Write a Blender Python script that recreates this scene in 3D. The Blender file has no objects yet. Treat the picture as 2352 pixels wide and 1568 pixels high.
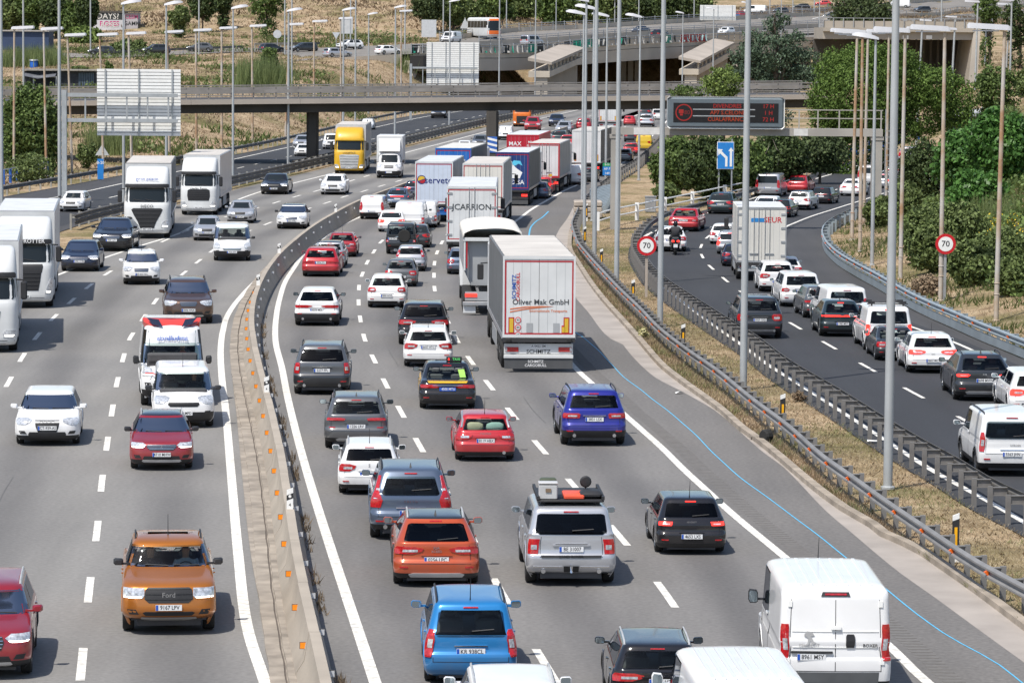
import bpy, math, random
import numpy as np
from mathutils import Vector, Matrix
random.seed(7); RNG = np.random.default_rng(7)
SC = bpy.context.scene
COL = SC.collection
# ---------------------------------------------------------------- camera, sky, sun, exposure
F, CX, CY, HC = 8300.0, 1176.0, 784.0, 12.0          # focal length and centre in units of a 2352 px wide frame
PITCH = math.atan((CY - 65.0) / F); ROLL = math.radians(0.45)
cam = bpy.data.cameras.new('camera'); cam.sensor_width = 36.0; cam.lens = F / 2352 * 36.0
cam.clip_start = 1.0; cam.clip_end = 6000.0
camo = bpy.data.objects.new('camera', cam); COL.objects.link(camo); SC.camera = camo
fw = Vector((0, math.cos(PITCH), -math.sin(PITCH))); rt = Vector((1, 0, 0)); up = rt.cross(fw)
rt, up = rt * math.cos(ROLL) + up * math.sin(ROLL), up * math.cos(ROLL) - rt * math.sin(ROLL)
camo.matrix_world = Matrix(((rt.x, up.x, -fw.x, 0), (rt.y, up.y, -fw.y, 0), (rt.z, up.z, -fw.z, HC), (0, 0, 0, 1)))
SUN = Vector((-0.36, -0.46, 1.0)).normalized()        # towards the sun: high, behind the viewer's left shoulder
w = bpy.data.worlds.new('World'); SC.world = w; w.use_nodes = True
nt = w.node_tree; bg = nt.nodes['Background']; sky = nt.nodes.new('ShaderNodeTexSky')
sky.sky_type = 'NISHITA'; sky.sun_disc = False; sky.sun_elevation = math.asin(SUN.z)
sky.sun_rotation = math.atan2(SUN.x, SUN.y); sky.air_density = 1.0; sky.dust_density = 1.5
nt.links.new(sky.outputs[0], bg.inputs[0]); bg.inputs[1].default_value = 0.13
sl = bpy.data.lights.new('sun', 'SUN'); sl.energy = 4.5; sl.angle = math.radians(0.53); sl.color = (1.0, 0.955, 0.88)
so = bpy.data.objects.new('sun', sl); COL.objects.link(so); so.rotation_euler = SUN.to_track_quat('Z', 'Y').to_euler()
SC.view_settings.view_transform = 'Standard'; SC.view_settings.look = 'None'
SC.view_settings.exposure = 0.20; SC.view_settings.gamma = 1.0; SC.view_settings.use_curve_mapping = False
# ---------------------------------------------------------------- picture <-> place
def ray(px, py): return fw + rt * ((px - CX) / F) - up * ((py - CY) / F)
def G0(px, py, z=0.0):
    d = ray(px, py); t = (z - HC) / d.z; return Vector((d.x * t, d.y * t, z))
def PY(px, py, Y):
    d = ray(px, py); t = Y / d.y; return Vector((d.x * t, Y, HC + d.z * t))
def scale_at(p): return F / (p - Vector((0, 0, HC))).dot(fw)
def pchip(xs, ys):
    o = np.argsort(xs); xs = np.array(xs, float)[o]; ys = np.array(ys, float)[o]
    k = np.concatenate(([True], np.diff(xs) > 1e-6)); xs = xs[k]; ys = ys[k]
    h = np.diff(xs); s = np.diff(ys) / h; m = np.zeros(len(xs)); m[0] = s[0]; m[-1] = s[-1]
    for i in range(1, len(xs) - 1):
        m[i] = 0 if s[i-1] * s[i] <= 0 else 2 * s[i-1] * s[i] / (s[i-1] + s[i])
    def f(x):
        x = np.asarray(x, float); i = np.clip(np.searchsorted(xs, x) - 1, 0, len(xs) - 2)
        t = (x - xs[i]) / h[i]; a = np.clip(t, 0, 1)
        v = (2*a**3-3*a*a+1)*ys[i]+(a**3-2*a*a+a)*h[i]*m[i]+(-2*a**3+3*a*a)*ys[i+1]+(a**3-a*a)*h[i]*m[i+1]
        return v + np.where(t < 0, t * h[i] * m[0], 0) + np.where(t > 1, (t - 1) * h[i] * m[-1], 0)
    return f
def curve(pts, z=0.0):
    g = [G0(x, y, z) for x, y in pts]; return pchip([p.y for p in g], [p.x for p in g])
# ---------------------------------------------------------------- mesh helpers
class MB:
    def __init__(s): s.v = []; s.f = []
    def add(s, vs, fs):
        n = len(s.v); s.v += [tuple(v) for v in vs]; s.f += [tuple(i + n for i in f) for f in fs]; return s
    def box(s, x0, x1, y0, y1, z0, z1, b=0.0):
        if b <= 0:
            return s.add([(x0,y0,z0),(x1,y0,z0),(x1,y1,z0),(x0,y1,z0),(x0,y0,z1),(x1,y0,z1),(x1,y1,z1),(x0,y1,z1)],
                         [(3,2,1,0),(4,5,6,7),(0,1,5,4),(1,2,6,5),(2,3,7,6),(3,0,4,7)])
        rings = []
        for z, e in ((z0, b), (z0 + b, 0), (z1 - b, 0), (z1, b)):
            c = b
            rings.append([(x0+e+c*(1-e/b*0.0) if False else x0+e+c, y0+e, z), (x1-e-c, y0+e, z), (x1-e, y0+e+c, z), (x1-e, y1-e-c, z),
                          (x1-e-c, y1-e, z), (x0+e+c, y1-e, z), (x0+e, y1-e-c, z), (x0+e, y0+e+c, z)])
        return s.loft(rings, True, True)
    def loft(s, rings, cap0=False, cap1=False, closed=True):
        n = len(rings[0]); vs = [p for r in rings for p in r]; fs = []
        for i in range(len(rings) - 1):
            for j in range(n if closed else n - 1):
                k = (j + 1) % n; fs.append((i*n+j, i*n+k, (i+1)*n+k, (i+1)*n+j))
        if cap0: fs.append(tuple(range(n - 1, -1, -1)))
        if cap1: fs.append(tuple((len(rings)-1)*n + j for j in range(n)))
        return s.add(vs, fs)
    def tube(s, pts, r, n=8, cap=True):
        pts = [Vector(p) for p in pts]; rs = r if isinstance(r, (list, tuple)) else [r] * len(pts); rings = []
        for i, p in enumerate(pts):
            d = (pts[min(i+1, len(pts)-1)] - pts[max(i-1, 0)]).normalized()
            a = d.cross(Vector((0, 0, 1)) if abs(d.z) < .9 else Vector((1, 0, 0))).normalized(); b = a.cross(d)
            rings.append([p + (a * math.cos(2*math.pi*k/n) - b * math.sin(2*math.pi*k/n)) * rs[i] for k in range(n)])
        return s.loft(rings, cap, cap)
    def lathe(s, prof, n=16, axis='x'):          # prof: (radius, offset along axis)
        rings = []
        for r, o in prof:
            c = [(r*math.cos(2*math.pi*k/n), r*math.sin(2*math.pi*k/n)) for k in range(n)]
            rings.append([(o, a, b) if axis == 'x' else ((a, o, -b) if axis == 'y' else (a, b, o)) for a, b in c])
        return s.loft(rings, True, True)
    def poly(s, pts, d0, d1, plane='xz'):        # flat outline given depth between d0 and d1
        n = len(pts); m = (lambda a, b, d: (a, d, b)) if plane == 'xz' else ((lambda a, b, d: (d, a, b)) if plane == 'yz' else (lambda a, b, d: (a, b, d)))
        vs = [m(a, b, d0) for a, b in pts] + [m(a, b, d1) for a, b in pts]
        fs = [tuple(range(n)), tuple(range(2*n-1, n-1, -1))] + [(i, i+n, (i+1) % n + n, (i+1) % n) for i in range(n)]
        return s.add(vs, fs)
    def mesh(s, name, smooth=None):
        m = bpy.data.meshes.new(name); m.from_pydata(s.v, [], s.f); m.update()
        if smooth is not None:
            m.polygons.foreach_set('use_smooth', [True] * len(m.polygons))
            if smooth < 180: m.set_sharp_from_angle(angle=math.radians(smooth))
        return m
def link(name, me, mat=None, parent=None, loc=None, rz=0.0, scale=None):
    o = bpy.data.objects.new(name, me); COL.objects.link(o)
    if mat is not None and me is not None:
        if not me.materials: me.materials.append(mat)
        if me.materials[0] is not mat:
            o.material_slots[0].link = 'OBJECT'; o.material_slots[0].material = mat
    if parent is not None: o.parent = parent
    if loc is not None: o.location = loc
    if rz: o.rotation_euler.z = rz
    if scale is not None: o.scale = scale
    return o
def obj(name, mb, mat, parent=None, smooth=None, **k): return link(name, mb.mesh(name, smooth), mat, parent, **k)
LABELS = set()
def tag(o, label=None, cat=None, group=None, kind=None):
    if label: o['label'] = label
    if cat: o['category'] = cat
    if group: o['group'] = group
    if kind: o['kind'] = kind
    return o
def thing(name, label, cat, loc=(0, 0, 0), rz=0.0, group=None, scale=None):
    o = bpy.data.objects.new(name, None); COL.objects.link(o); o.location = loc; o.rotation_euler = (0, 0, rz); o.empty_display_size = .3
    if scale: o.scale = (scale,) * 3
    return tag(o, label, cat, group)
def ordinal(i):
    w_ = ['leftmost','second','third','fourth','fifth','sixth','seventh','eighth','ninth','tenth','eleventh','twelfth','thirteenth','fourteenth','fifteenth','sixteenth','seventeenth','eighteenth','nineteenth','twentieth']
    if i < 20: return w_[i]
    t = ['twenty','thirty','forty','fifty','sixty'][(i + 1) // 10 - 2]; r = (i + 1) % 10
    return t + '-' + w_[r - 1] if r else {'twenty':'twentieth','thirty':'thirtieth','forty':'fortieth','fifty':'fiftieth','sixty':'sixtieth'}[t]
# ---------------------------------------------------------------- materials
MATS = {}
def _pr(name):
    m = bpy.data.materials.new(name); m.use_nodes = True; t = m.node_tree; b = t.nodes['Principled BSDF']; return m, t, b
def N(t, kind, **k):
    n = t.nodes.new(kind)
    for a, v in k.items():
        if a in n.inputs: n.inputs[a].default_value = v
        else: setattr(n, a, v)
    return n
def ramp(t, src, stops):
    r = t.nodes.new('ShaderNodeValToRGB'); e = r.color_ramp.elements
    while len(e) < len(stops): e.new(0.5)
    for i, (p, c) in enumerate(stops): e[i].position = p; e[i].color = (*c, 1)
    t.links.new(src, r.inputs[0]); return r.outputs[0]
def mat(name, col, rough=0.6, metal=0.0, var=0.12, vs=3.0, coat=0.0, spec=0.5, bump=0.0, bs=40.0, emit=0.0):
    if name in MATS: return MATS[name]
    m, t, b = _pr(name); tc = N(t, 'ShaderNodeTexCoord')
    if var > 0:
        n = N(t, 'ShaderNodeTexNoise', Scale=vs, Detail=5.0); t.links.new(tc.outputs['Object'], n.inputs['Vector'])
        c0 = tuple(x * (1 - var) for x in col); c1 = tuple(min(1, x * (1 + var)) for x in col)
        t.links.new(ramp(t, n.outputs[0], [(0.3, c0), (0.7, c1)]), b.inputs['Base Color'])
    else: b.inputs['Base Color'].default_value = (*col, 1)
    b.inputs['Roughness'].default_value = rough; b.inputs['Metallic'].default_value = metal
    b.inputs['Coat Weight'].default_value = coat; b.inputs['Coat Roughness'].default_value = 0.06
    b.inputs['Specular IOR Level'].default_value = spec
    if bump > 0:
        n2 = N(t, 'ShaderNodeTexNoise', Scale=bs, Detail=4.0); t.links.new(tc.outputs['Object'], n2.inputs['Vector'])
        bp = N(t, 'ShaderNodeBump', Strength=bump, Distance=0.02); t.links.new(n2.outputs[0], bp.inputs['Height']); t.links.new(bp.outputs[0], b.inputs['Normal'])
    if emit > 0:
        b.inputs['Emission Color'].default_value = (*col, 1); b.inputs['Emission Strength'].default_value = emit
    MATS[name] = m; return m
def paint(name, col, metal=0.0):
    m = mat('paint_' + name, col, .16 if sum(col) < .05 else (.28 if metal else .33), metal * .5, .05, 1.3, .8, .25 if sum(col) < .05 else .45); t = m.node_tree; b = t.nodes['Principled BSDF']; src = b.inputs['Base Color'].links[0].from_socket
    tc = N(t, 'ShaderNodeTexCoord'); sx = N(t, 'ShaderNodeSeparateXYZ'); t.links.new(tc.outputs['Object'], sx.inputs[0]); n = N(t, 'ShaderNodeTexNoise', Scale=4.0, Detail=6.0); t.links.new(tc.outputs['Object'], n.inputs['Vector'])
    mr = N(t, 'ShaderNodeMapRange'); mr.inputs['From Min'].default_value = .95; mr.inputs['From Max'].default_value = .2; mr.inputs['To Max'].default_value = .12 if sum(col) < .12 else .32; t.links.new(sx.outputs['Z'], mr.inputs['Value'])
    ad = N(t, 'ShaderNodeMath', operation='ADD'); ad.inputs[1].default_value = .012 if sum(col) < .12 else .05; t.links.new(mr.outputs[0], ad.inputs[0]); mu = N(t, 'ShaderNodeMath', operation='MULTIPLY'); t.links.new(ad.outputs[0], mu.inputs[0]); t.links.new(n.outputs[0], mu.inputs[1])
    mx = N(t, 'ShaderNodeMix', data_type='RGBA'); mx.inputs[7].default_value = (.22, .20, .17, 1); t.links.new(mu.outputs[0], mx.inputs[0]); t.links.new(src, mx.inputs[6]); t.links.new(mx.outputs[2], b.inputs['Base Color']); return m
def srgb(r, g, b): return tuple(((c / 255 / 12.92) if c <= 10 else ((c / 255 + .055) / 1.055) ** 2.4) for c in (r, g, b))
def asphalt(name, c, patch=0.18, grain=0.25, lanes=0):
    if name in MATS: return MATS[name]
    m, t, b = _pr(name); tc = N(t, 'ShaderNodeTexCoord')
    mp = N(t, 'ShaderNodeMapping'); mp.inputs['Scale'].default_value = (0.9, 0.05, 1); t.links.new(tc.outputs['Object'], mp.inputs[0])
    n1 = N(t, 'ShaderNodeTexNoise', Scale=1.0, Detail=4.0); t.links.new(mp.outputs[0], n1.inputs['Vector'])
    n2 = N(t, 'ShaderNodeTexNoise', Scale=9.0, Detail=6.0); t.links.new(tc.outputs['Object'], n2.inputs['Vector'])
    n3 = N(t, 'ShaderNodeTexNoise', Scale=.13, Detail=5.0); t.links.new(tc.outputs['Object'], n3.inputs['Vector'])
    a = ramp(t, n1.outputs[0], [(.3, tuple(x*(1-patch) for x in c)), (.65, tuple(x*(1+patch) for x in c))])
    mx = N(t, 'ShaderNodeMix', data_type='RGBA', blend_type='MULTIPLY'); mx.inputs[0].default_value = 1.0; t.links.new(a, mx.inputs[6])
    t.links.new(ramp(t, n2.outputs[0], [(.25, (1-grain,)*3), (.75, (1+grain*.6,)*3)]), mx.inputs[7])
    mx2 = N(t, 'ShaderNodeMix', data_type='RGBA', blend_type='MULTIPLY'); mx2.inputs[0].default_value = 1.0; t.links.new(mx.outputs[2], mx2.inputs[6])
    t.links.new(ramp(t, n3.outputs[0], [(.3, (.88, .88, .89)), (.7, (1.08, 1.07, 1.06))]), mx2.inputs[7])
    last = mx2.outputs[2]
    if lanes:                                              # worn wheel paths and darker oil band along each lane
        at = N(t, 'ShaderNodeAttribute', attribute_name='lane'); mu = N(t, 'ShaderNodeMath', operation='MULTIPLY'); mu.inputs[1].default_value = 6.2832; t.links.new(at.outputs['Fac'], mu.inputs[0])
        nw = N(t, 'ShaderNodeTexNoise', Scale=.05, Detail=3.0); t.links.new(tc.outputs['Object'], nw.inputs['Vector']); ad = N(t, 'ShaderNodeMath', operation='ADD'); t.links.new(mu.outputs[0], ad.inputs[0]); t.links.new(nw.outputs[0], ad.inputs[1])
        co = N(t, 'ShaderNodeMath', operation='COSINE'); t.links.new(ad.outputs[0], co.inputs[0]); m3 = N(t, 'ShaderNodeMix', data_type='RGBA', blend_type='MULTIPLY'); m3.inputs[0].default_value = 1.0; t.links.new(last, m3.inputs[6])
        mm = N(t, 'ShaderNodeMapRange'); mm.inputs['From Min'].default_value = -1; t.links.new(co.outputs[0], mm.inputs['Value']); t.links.new(ramp(t, mm.outputs[0], [(.0, (.72, .72, .73)), (.45, (.98, .98, .98)), (1.0, (1.08, 1.08, 1.07))]), m3.inputs[7]); last = m3.outputs[2]
    t.links.new(last, b.inputs['Base Color']); b.inputs['Roughness'].default_value = 0.85
    bp = N(t, 'ShaderNodeBump', Strength=.25, Distance=.01); n4 = N(t, 'ShaderNodeTexNoise', Scale=60.0, Detail=3.0)
    t.links.new(tc.outputs['Object'], n4.inputs['Vector']); t.links.new(n4.outputs[0], bp.inputs['Height']); t.links.new(bp.outputs[0], b.inputs['Normal'])
    MATS[name] = m; return m
def leafmat(name, dark, light, rough=.6, trans=.25):
    if name in MATS: return MATS[name]
    m, t, b = _pr(name); g = N(t, 'ShaderNodeNewGeometry')
    t.links.new(ramp(t, g.outputs['Random Per Island'], [(0.0, dark), (0.75, light), (1.0, tuple(min(1, x*1.35) for x in light))]), b.inputs['Base Color'])
    b.inputs['Roughness'].default_value = rough; b.inputs['Specular IOR Level'].default_value = .25
    tr = N(t, 'ShaderNodeBsdfTranslucent'); t.links.new(b.inputs['Base Color'].links[0].from_socket, tr.inputs[0])
    mx = N(t, 'ShaderNodeMixShader'); mx.inputs[0].default_value = trans; t.links.new(b.outputs[0], mx.inputs[1]); t.links.new(tr.outputs[0], mx.inputs[2])
    t.links.new(mx.outputs[0], t.nodes['Material Output'].inputs[0]); MATS[name] = m; return m
def glassmat(name, tint):
    m, t, b = _pr(name); t.nodes.remove(b)
    tr = N(t, 'ShaderNodeBsdfTransparent'); tr.inputs[0].default_value = (*tint, 1)
    gl = N(t, 'ShaderNodeBsdfGlossy'); gl.inputs['Roughness'].default_value = .03; gl.inputs[0].default_value = (.36, .38, .42, 1)
    fr = N(t, 'ShaderNodeFresnel', IOR=1.5); mx = N(t, 'ShaderNodeMixShader')
    t.links.new(fr.outputs[0], mx.inputs[0]); t.links.new(tr.outputs[0], mx.inputs[1]); t.links.new(gl.outputs[0], mx.inputs[2])
    t.links.new(mx.outputs[0], t.nodes['Material Output'].inputs[0]); MATS[name] = m; return m
GLASS = glassmat('clear_glass', (.76, .82, .80)); DGLASS = glassmat('tinted_glass', (.10, .11, .12))
FGLASS = mat('far_glass', (.016, .021, .024), .07, 0, 0, spec=.32)
BLACK = mat('black_plastic', (.022, .022, .024), .55); RUBBER = mat('tyre_rubber', (.018, .018, .018), .85, bump=.2)
DARK = mat('dark_interior', (.06, .06, .063), .8); CHROME = mat('chrome', (.75, .76, .78), .15, 1.0, 0.03)
ALLOY = mat('alloy_rim', (.42, .43, .45), .35, .9); SILVERP = mat('silver_plastic', (.5, .5, .5), .4, .3)
REDL = mat('red_lamp', (.42, .012, .015), .12, 0, .3, 25.0, 1.0); REDON = mat('red_lamp_lit', (1.0, .03, .02), .2, 0, 0, emit=2.2)
CLEARL = mat('clear_lamp', (.55, .57, .6), .08, .3, .5, 18.0, 1.0); HEADON = mat('head_lamp_lit', (1.0, .95, .85), .2, 0, 0, emit=4.0)
AMBER = mat('amber_reflector', (.9, .27, .01), .35, 0, .06); PLATE = mat('plate_white', (.72, .73, .74), .4, 0, .02)
PBLUE = mat('plate_blue', (.02, .09, .45), .4, 0, 0); INK = mat('ink', (.015, .015, .018), .5, 0, 0)
WHITEP = mat('white_paint', (.78, .78, .76), .5, 0, .05); GALV = mat('galvanised', (.36, .37, .38), .5, .45, .18, 2.0)
STEELD = mat('weathered_rail', (.135, .128, .12), .6, .3, .3, 1.5); CONC = mat('concrete', (.38, .33, .28), .85, 0, .2, .8, bump=.25, bs=20)
# ---------------------------------------------------------------- flat lettering
_TX = {}
def textmesh(s, size=1.0, w=1.0):
    k = (s, size, w)
    if k not in _TX:
        c = bpy.data.curves.new('t', 'FONT'); c.body = s; c.size = size; c.align_x = 'CENTER'; c.align_y = 'CENTER'; c.resolution_u = 2; c.offset = .012 * size
        o = bpy.data.objects.new('t', c); m = bpy.data.meshes.new_from_object(o); bpy.data.objects.remove(o)
        if w != 1.0:
            for v in m.vertices: v.co.x *= w
        _TX[k] = m.copy(); m = _TX[k]; m.materials.clear()
    return _TX[k]
def text(name, s, size, mat_, parent, loc, face='R', w=1.0, tilt=0.0, roll=0.0):
    me = textmesh(s, size, w)
    o = link(name, me, mat_, parent, loc)
    o.rotation_euler = (math.pi/2 + tilt, roll, 0) if face == 'R' else (math.pi/2 + tilt, roll, math.pi)
    return o
# ================================================================ TERRAIN AND ROADS
CUR = {k: curve(v) for k, v in dict(
  # far-left parallel road: outer barrier foot, outer line, inner edge (foot of the rail between the two roads)
  flb=[(8,452),(142,428),(332,393),(470,368),(588,346),(738,312),(888,276),(1000,258),(1100,247)],
  fll=[(75,461),(132,453),(280,422),(588,355),(670,337),(738,322),(875,290),(985,267),(1070,254)],
  fld=[(244,456),(320,439),(615,371),(760,339),(936,304),(1055,277)],
  mlb=[(160,532),(200,518),(285,496),(532,432),(588,419),(770,376),(935,334),(1113,290),(1200,272)],
  # left carriageway: edge line, two dashed lines, inner line, inner asphalt edge
  lel=[(-420,1000),(-130,760),(30,676),(150,625),(300,572),(425,530),(530,467),(588,444),(663,424),(770,397),(935,350),(1013,330),(1088,310),(1180,287),(1262,268)],
  lc=[(-130,1130),(21,876),(51,821),(84,774),(120,733),(158,697),(194,666),(230,639),(266,616),(335,576),(366,559),(400,543),(470,514),(550,489),(616,471),(654,459),(693,448),(730,438),(805,416),(841,405),(930,381),(1060,346),(1160,318),(1290,284)],
  ld=[(188,1524),(205,1354),(223,1218),(234,1108),(246,1020),(257,948),(268,883),(282,827),(298,778),(324,739),(348,704),(373,672),(400,646),(429,622),(455,601),(481,581),(520,553),(595,522),(627,509),(725,474),(760,463),(794,451),(830,441),(863,431),(1000,392),(1120,356),(1230,320),(1330,290)],
  lil=[(609,1568),(568,1440),(548,1280),(532,1100),(519,950),(509,860),(507,800),(512,760),(524,722),(546,690),(575,658),(606,628),(646,596),(700,560),(790,512),(900,465),(1010,424),(1120,386),(1250,342),(1350,306)],
  gut=[(640,1568),(600,1400),(577,1280),(557,1100),(543,950),(533,860),(531,800),(535,760),(546,722),(566,690),(595,655),(622,626),(662,592),(716,556),(803,508),(912,461),(1020,421),(1130,383),(1260,339),(1358,304)],
  # concrete barrier: middle of its foot
  bar=[(724,1568),(683,1370),(660,1215),(640,1090),(618,990),(596,900),(583,840),(578,784),(583,735),(596,695),(617,655),(643,620),(682,583),(722,551),(766,523),(800,503),(840,484),(920,452),(1040,405),(1150,364),(1262,322),(1345,294)],
  rll=[(862,1568),(733,1176),(691,1034),(660,909),(648,847),(633,784),(633,742),(641,692),(658,642),(675,616),(700,580),(735,552),(775,523),(825,499),(900,466),(1010,420),(1140,372),(1262,330),(1360,298)],
  ra=[(1255,1530),(1150,1357),(1063,1195),(963,1022),(921,946),(887,884),(860,828),(839,783),(829,741),(824,704),(824,673),(827,644),(836,621),(845,600),(857,581),(869,563),(886,546),(945,500),(1010,470),(1120,420),(1230,374),(1330,335),(1410,302)],
  rb=[(1650,1550),(1530,1365),(1420,1228),(1316,1113),(1243,1030),(1178,953),(1128,890),(1085,834),(1053,787),(1033,747),(1001,678),(997,650),(997,626),(998,604),(1002,585),(1010,567),(1018,552),(1056,510),(1100,478),(1190,430),(1290,380),(1370,344),(1440,310)],
  rrl=[(2160,1590),(2117,1556),(2056,1496),(1821,1295),(1764,1248),(1681,1179),(1616,1120),(1566,1074),(1526,1034),(1476,989),(1433,951),(1363,884),(1330,854),(1280,800),(1230,745),(1195,680),(1180,620),(1172,560),(1176,517),(1196,500),(1221,481),(1252,463),(1295,439),(1346,417),(1381,404),(1420,382),(1460,350),(1490,320)],
  rre=[(2352,1521),(2239,1439),(2139,1366),(2064,1313),(1951,1219),(1900,1176),(1801,1074),(1751,1037),(1651,949),(1576,904),(1501,864),(1451,817),(1423,784),(1400,777),(1351,717),(1320,680),(1300,640),(1284,595),(1270,570),(1283,530),(1301,505),(1322,470),(1372,432),(1402,412),(1436,388),(1476,354),(1506,322)],
  rke=[(2352,1449),(2239,1364),(2164,1311),(2089,1261),(2027,1236),(1979,1199),(1949,1186),(1726,1009),(1701,992),(1651,947),(1556,877),(1513,842),(1463,784),(1420,735),(1380,690),(1350,650),(1325,610),(1305,575),(1306,540),(1316,510),(1336,474),(1384,434),(1412,413),(1446,390),(1486,355),(1514,324)],
  vrg=[(2352,1425),(2239,1360),(2139,1290),(2034,1215),(1949,1150),(1890,1106),(1814,1035),(1726,965),(1651,900),(1576,845),(1510,790),(1476,752),(1420,695),(1380,650),(1350,615),(1325,580),(1315,548),(1325,512),(1345,476),(1392,436),(1420,414),(1455,391),(1494,356),(1522,325)],
  # slip road: foot of its left rail, edge line, dashes, right line, foot of its right rail
  srl=[(2440,1285),(2352,1232),(2219,1163),(2143,1113),(2073,1072),(1980,1012),(1929,977),(1871,938),(1800,894),(1760,866),(1700,816),(1664,792),(1600,748),(1540,706),(1500,676),(1466,640),(1446,605),(1444,575),(1456,552),(1480,530),(1530,506),(1590,490),(1640,477),(1700,459),(1764,434),(1850,404),(1930,378),(2000,355),(2070,335)],
  sll=[(2440,1252),(2289,1162),(2139,1079),(2039,1014),(1814,869),(1764,838),(1700,790),(1620,733),(1540,672),(1500,637),(1471,604),(1461,580),(1466,557),(1483,542),(1511,528),(1598,500),(1623,490),(1690,469),(1738,453),(1800,433),(1870,412),(1950,388),(2020,363),(2080,343)],
  sdl=[(2330,1030),(2206,960),(2094,900),(1993,844),(1906,794),(1834,753),(1760,708),(1682,656),(1650,629),(1623,604),(1609,581),(1612,562),(1626,544),(1660,525),(1720,500),(1790,478),(1860,456),(1920,436),(1990,408),(2050,380),(2095,355)],
  srr=[(2500,940),(2344,858),(2200,790),(2050,735),(1940,690),(1870,655),(1820,622),(1793,590),(1786,560),(1792,537),(1804,522),(1826,512),(1864,497),(1914,481),(1971,463),(2021,447),(2066,432),(2090,415),(2112,390),(2128,362)],
  srb=[(2500,890),(2352,826),(2239,779),(2189,756),(2139,734),(2089,709),(2014,664),(1964,636),(1926,612),(1904,592),(1890,567),(1892,548),(1905,534),(1925,521),(1961,504),(2006,488),(2050,474),(2090,452),(2122,424),(2143,394),(2158,366)],
).items()}
def sstep(a, b, x): t = np.clip((x - a) / (b - a), 0, 1); return t * t * (3 - 2 * t)
def T(X, Y):                                             # height of the ground
    X = np.asarray(X, float); Y = np.asarray(Y, float); Yc = np.clip(Y, 40, 620)
    dl = CUR['flb'](np.clip(Yc, 180, 620)) - X - 1.0; dr = X - np.minimum(CUR['srb'](np.clip(Yc, 60, 300)) + np.maximum(0, Yc - 300) * .04, 70) - .8
    nz = .35 * np.sin(X * .31 + Y * .07) * np.sin(Y * .13 - X * .11) + .2 * np.sin(X * .9 + 1.3) * np.sin(Y * .5)
    zl = sstep(0, 14, dl) * (.5 + .031 * np.maximum(0, Y - 340) + .3 * sstep(3, 30, dl)) + nz * sstep(2, 12, dl) * .7
    zr = .16 * np.clip(dr, 0, 5) + .33 * np.clip(dr - 5, 0, 12) * sstep(60, 140, Y) + sstep(2, 14, dr) * (.022 * np.maximum(0, Y - 330)) + nz * sstep(2, 9, dr) * .5
    near = np.where(dl > 0, zl, np.where(dr > 0, zr, 0.0))
    k = sstep(-25, 25, X); sl_ = .10 * (1 - k) + .040 * k
    farz = 9.6 + 2.0 * (1 - k) + sl_ * np.maximum(0, Y - 668) + nz * .8
    return np.where(Y > 668, np.maximum(farz, near), near)
def H(px, py, ymin=40.0, ymax=1400.0):                   # where a ray through a point of the picture meets the ground
    d = ray(px, py); ts = np.linspace(ymin, ymax, 2800) / d.y; z = HC + d.z * ts; g = T(d.x * ts, d.y * ts)
    i = np.argmax(z < g) if (z < g).any() else len(ts) - 1
    if i == 0: return Vector((d.x*ts[0], d.y*ts[0], float(g[0])))
    a = (z[i-1] - g[i-1]); b = (g[i] - z[i]); t = ts[i-1] + (ts[i] - ts[i-1]) * a / max(a + b, 1e-9)
    return Vector((d.x * t, d.y * t, float(T(d.x * t, d.y * t))))
def TZ(x, y): return float(T(x, y))
def groundmat():
    m, t, b = _pr('dry_ground'); tc = N(t, 'ShaderNodeTexCoord')
    def nz(s, d=6.0): n = N(t, 'ShaderNodeTexNoise', Scale=s, Detail=d); t.links.new(tc.outputs['Object'], n.inputs['Vector']); return n.outputs[0]
    straw = ramp(t, nz(1.2), [(.3, (.22, .155, .10)), (.5, (.39, .295, .195)), (.72, (.51, .41, .285))])
    green = ramp(t, nz(.9), [(.3, (.10, .095, .042)), (.7, (.25, .215, .105))])
    mk = ramp(t, nz(.11, 8.0), [(.46, (0, 0, 0)), (.62, (1, 1, 1))])
    mx = N(t, 'ShaderNodeMix', data_type='RGBA'); t.links.new(mk, mx.inputs[0]); t.links.new(straw, mx.inputs[6]); t.links.new(green, mx.inputs[7])
    fine = ramp(t, nz(9.0), [(.3, (.62, .6, .58)), (.7, (1.15, 1.14, 1.1))])
    m2 = N(t, 'ShaderNodeMix', data_type='RGBA', blend_type='MULTIPLY'); m2.inputs[0].default_value = 1; t.links.new(mx.outputs[2], m2.inputs[6]); t.links.new(fine, m2.inputs[7])
    t.links.new(m2.outputs[2], b.inputs['Base Color']); b.inputs['Roughness'].default_value = .95; b.inputs['Specular IOR Level'].default_value = .1
    bp = N(t, 'ShaderNodeBump', Strength=.8, Distance=.15); t.links.new(nz(5.0), bp.inputs['Height']); t.links.new(bp.outputs[0], b.inputs['Normal'])
    return m
GROUND = groundmat()
def build_ground():
    xs = np.concatenate(([-900, -500, -300, -220], np.arange(-170, -70, 4), np.arange(-70, 80, 1.6), np.arange(80, 190, 4), [230, 320, 550, 950]))
    ys = np.concatenate(([-60, -20, 20], np.arange(40, 680, 3.0), np.arange(680, 1000, 8), [1060, 1160, 1300, 1600]))
    Xg, Yg = np.meshgrid(xs, ys); Z = T(Xg, Yg)
    road = (Yg < 690) & (Z < .02)
    Z = np.where(road, -.03, Z)
    m = MB(); nx = len(xs); m.v = list(zip(Xg.ravel(), Yg.ravel(), Z.ravel()))
    m.f = [(j*nx+i, j*nx+i+1, (j+1)*nx+i+1, (j+1)*nx+i) for j in range(len(ys)-1) for i in range(nx-1)]
    tag(obj('ground', m, GROUND, smooth=180), kind='structure')
build_ground()
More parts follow.
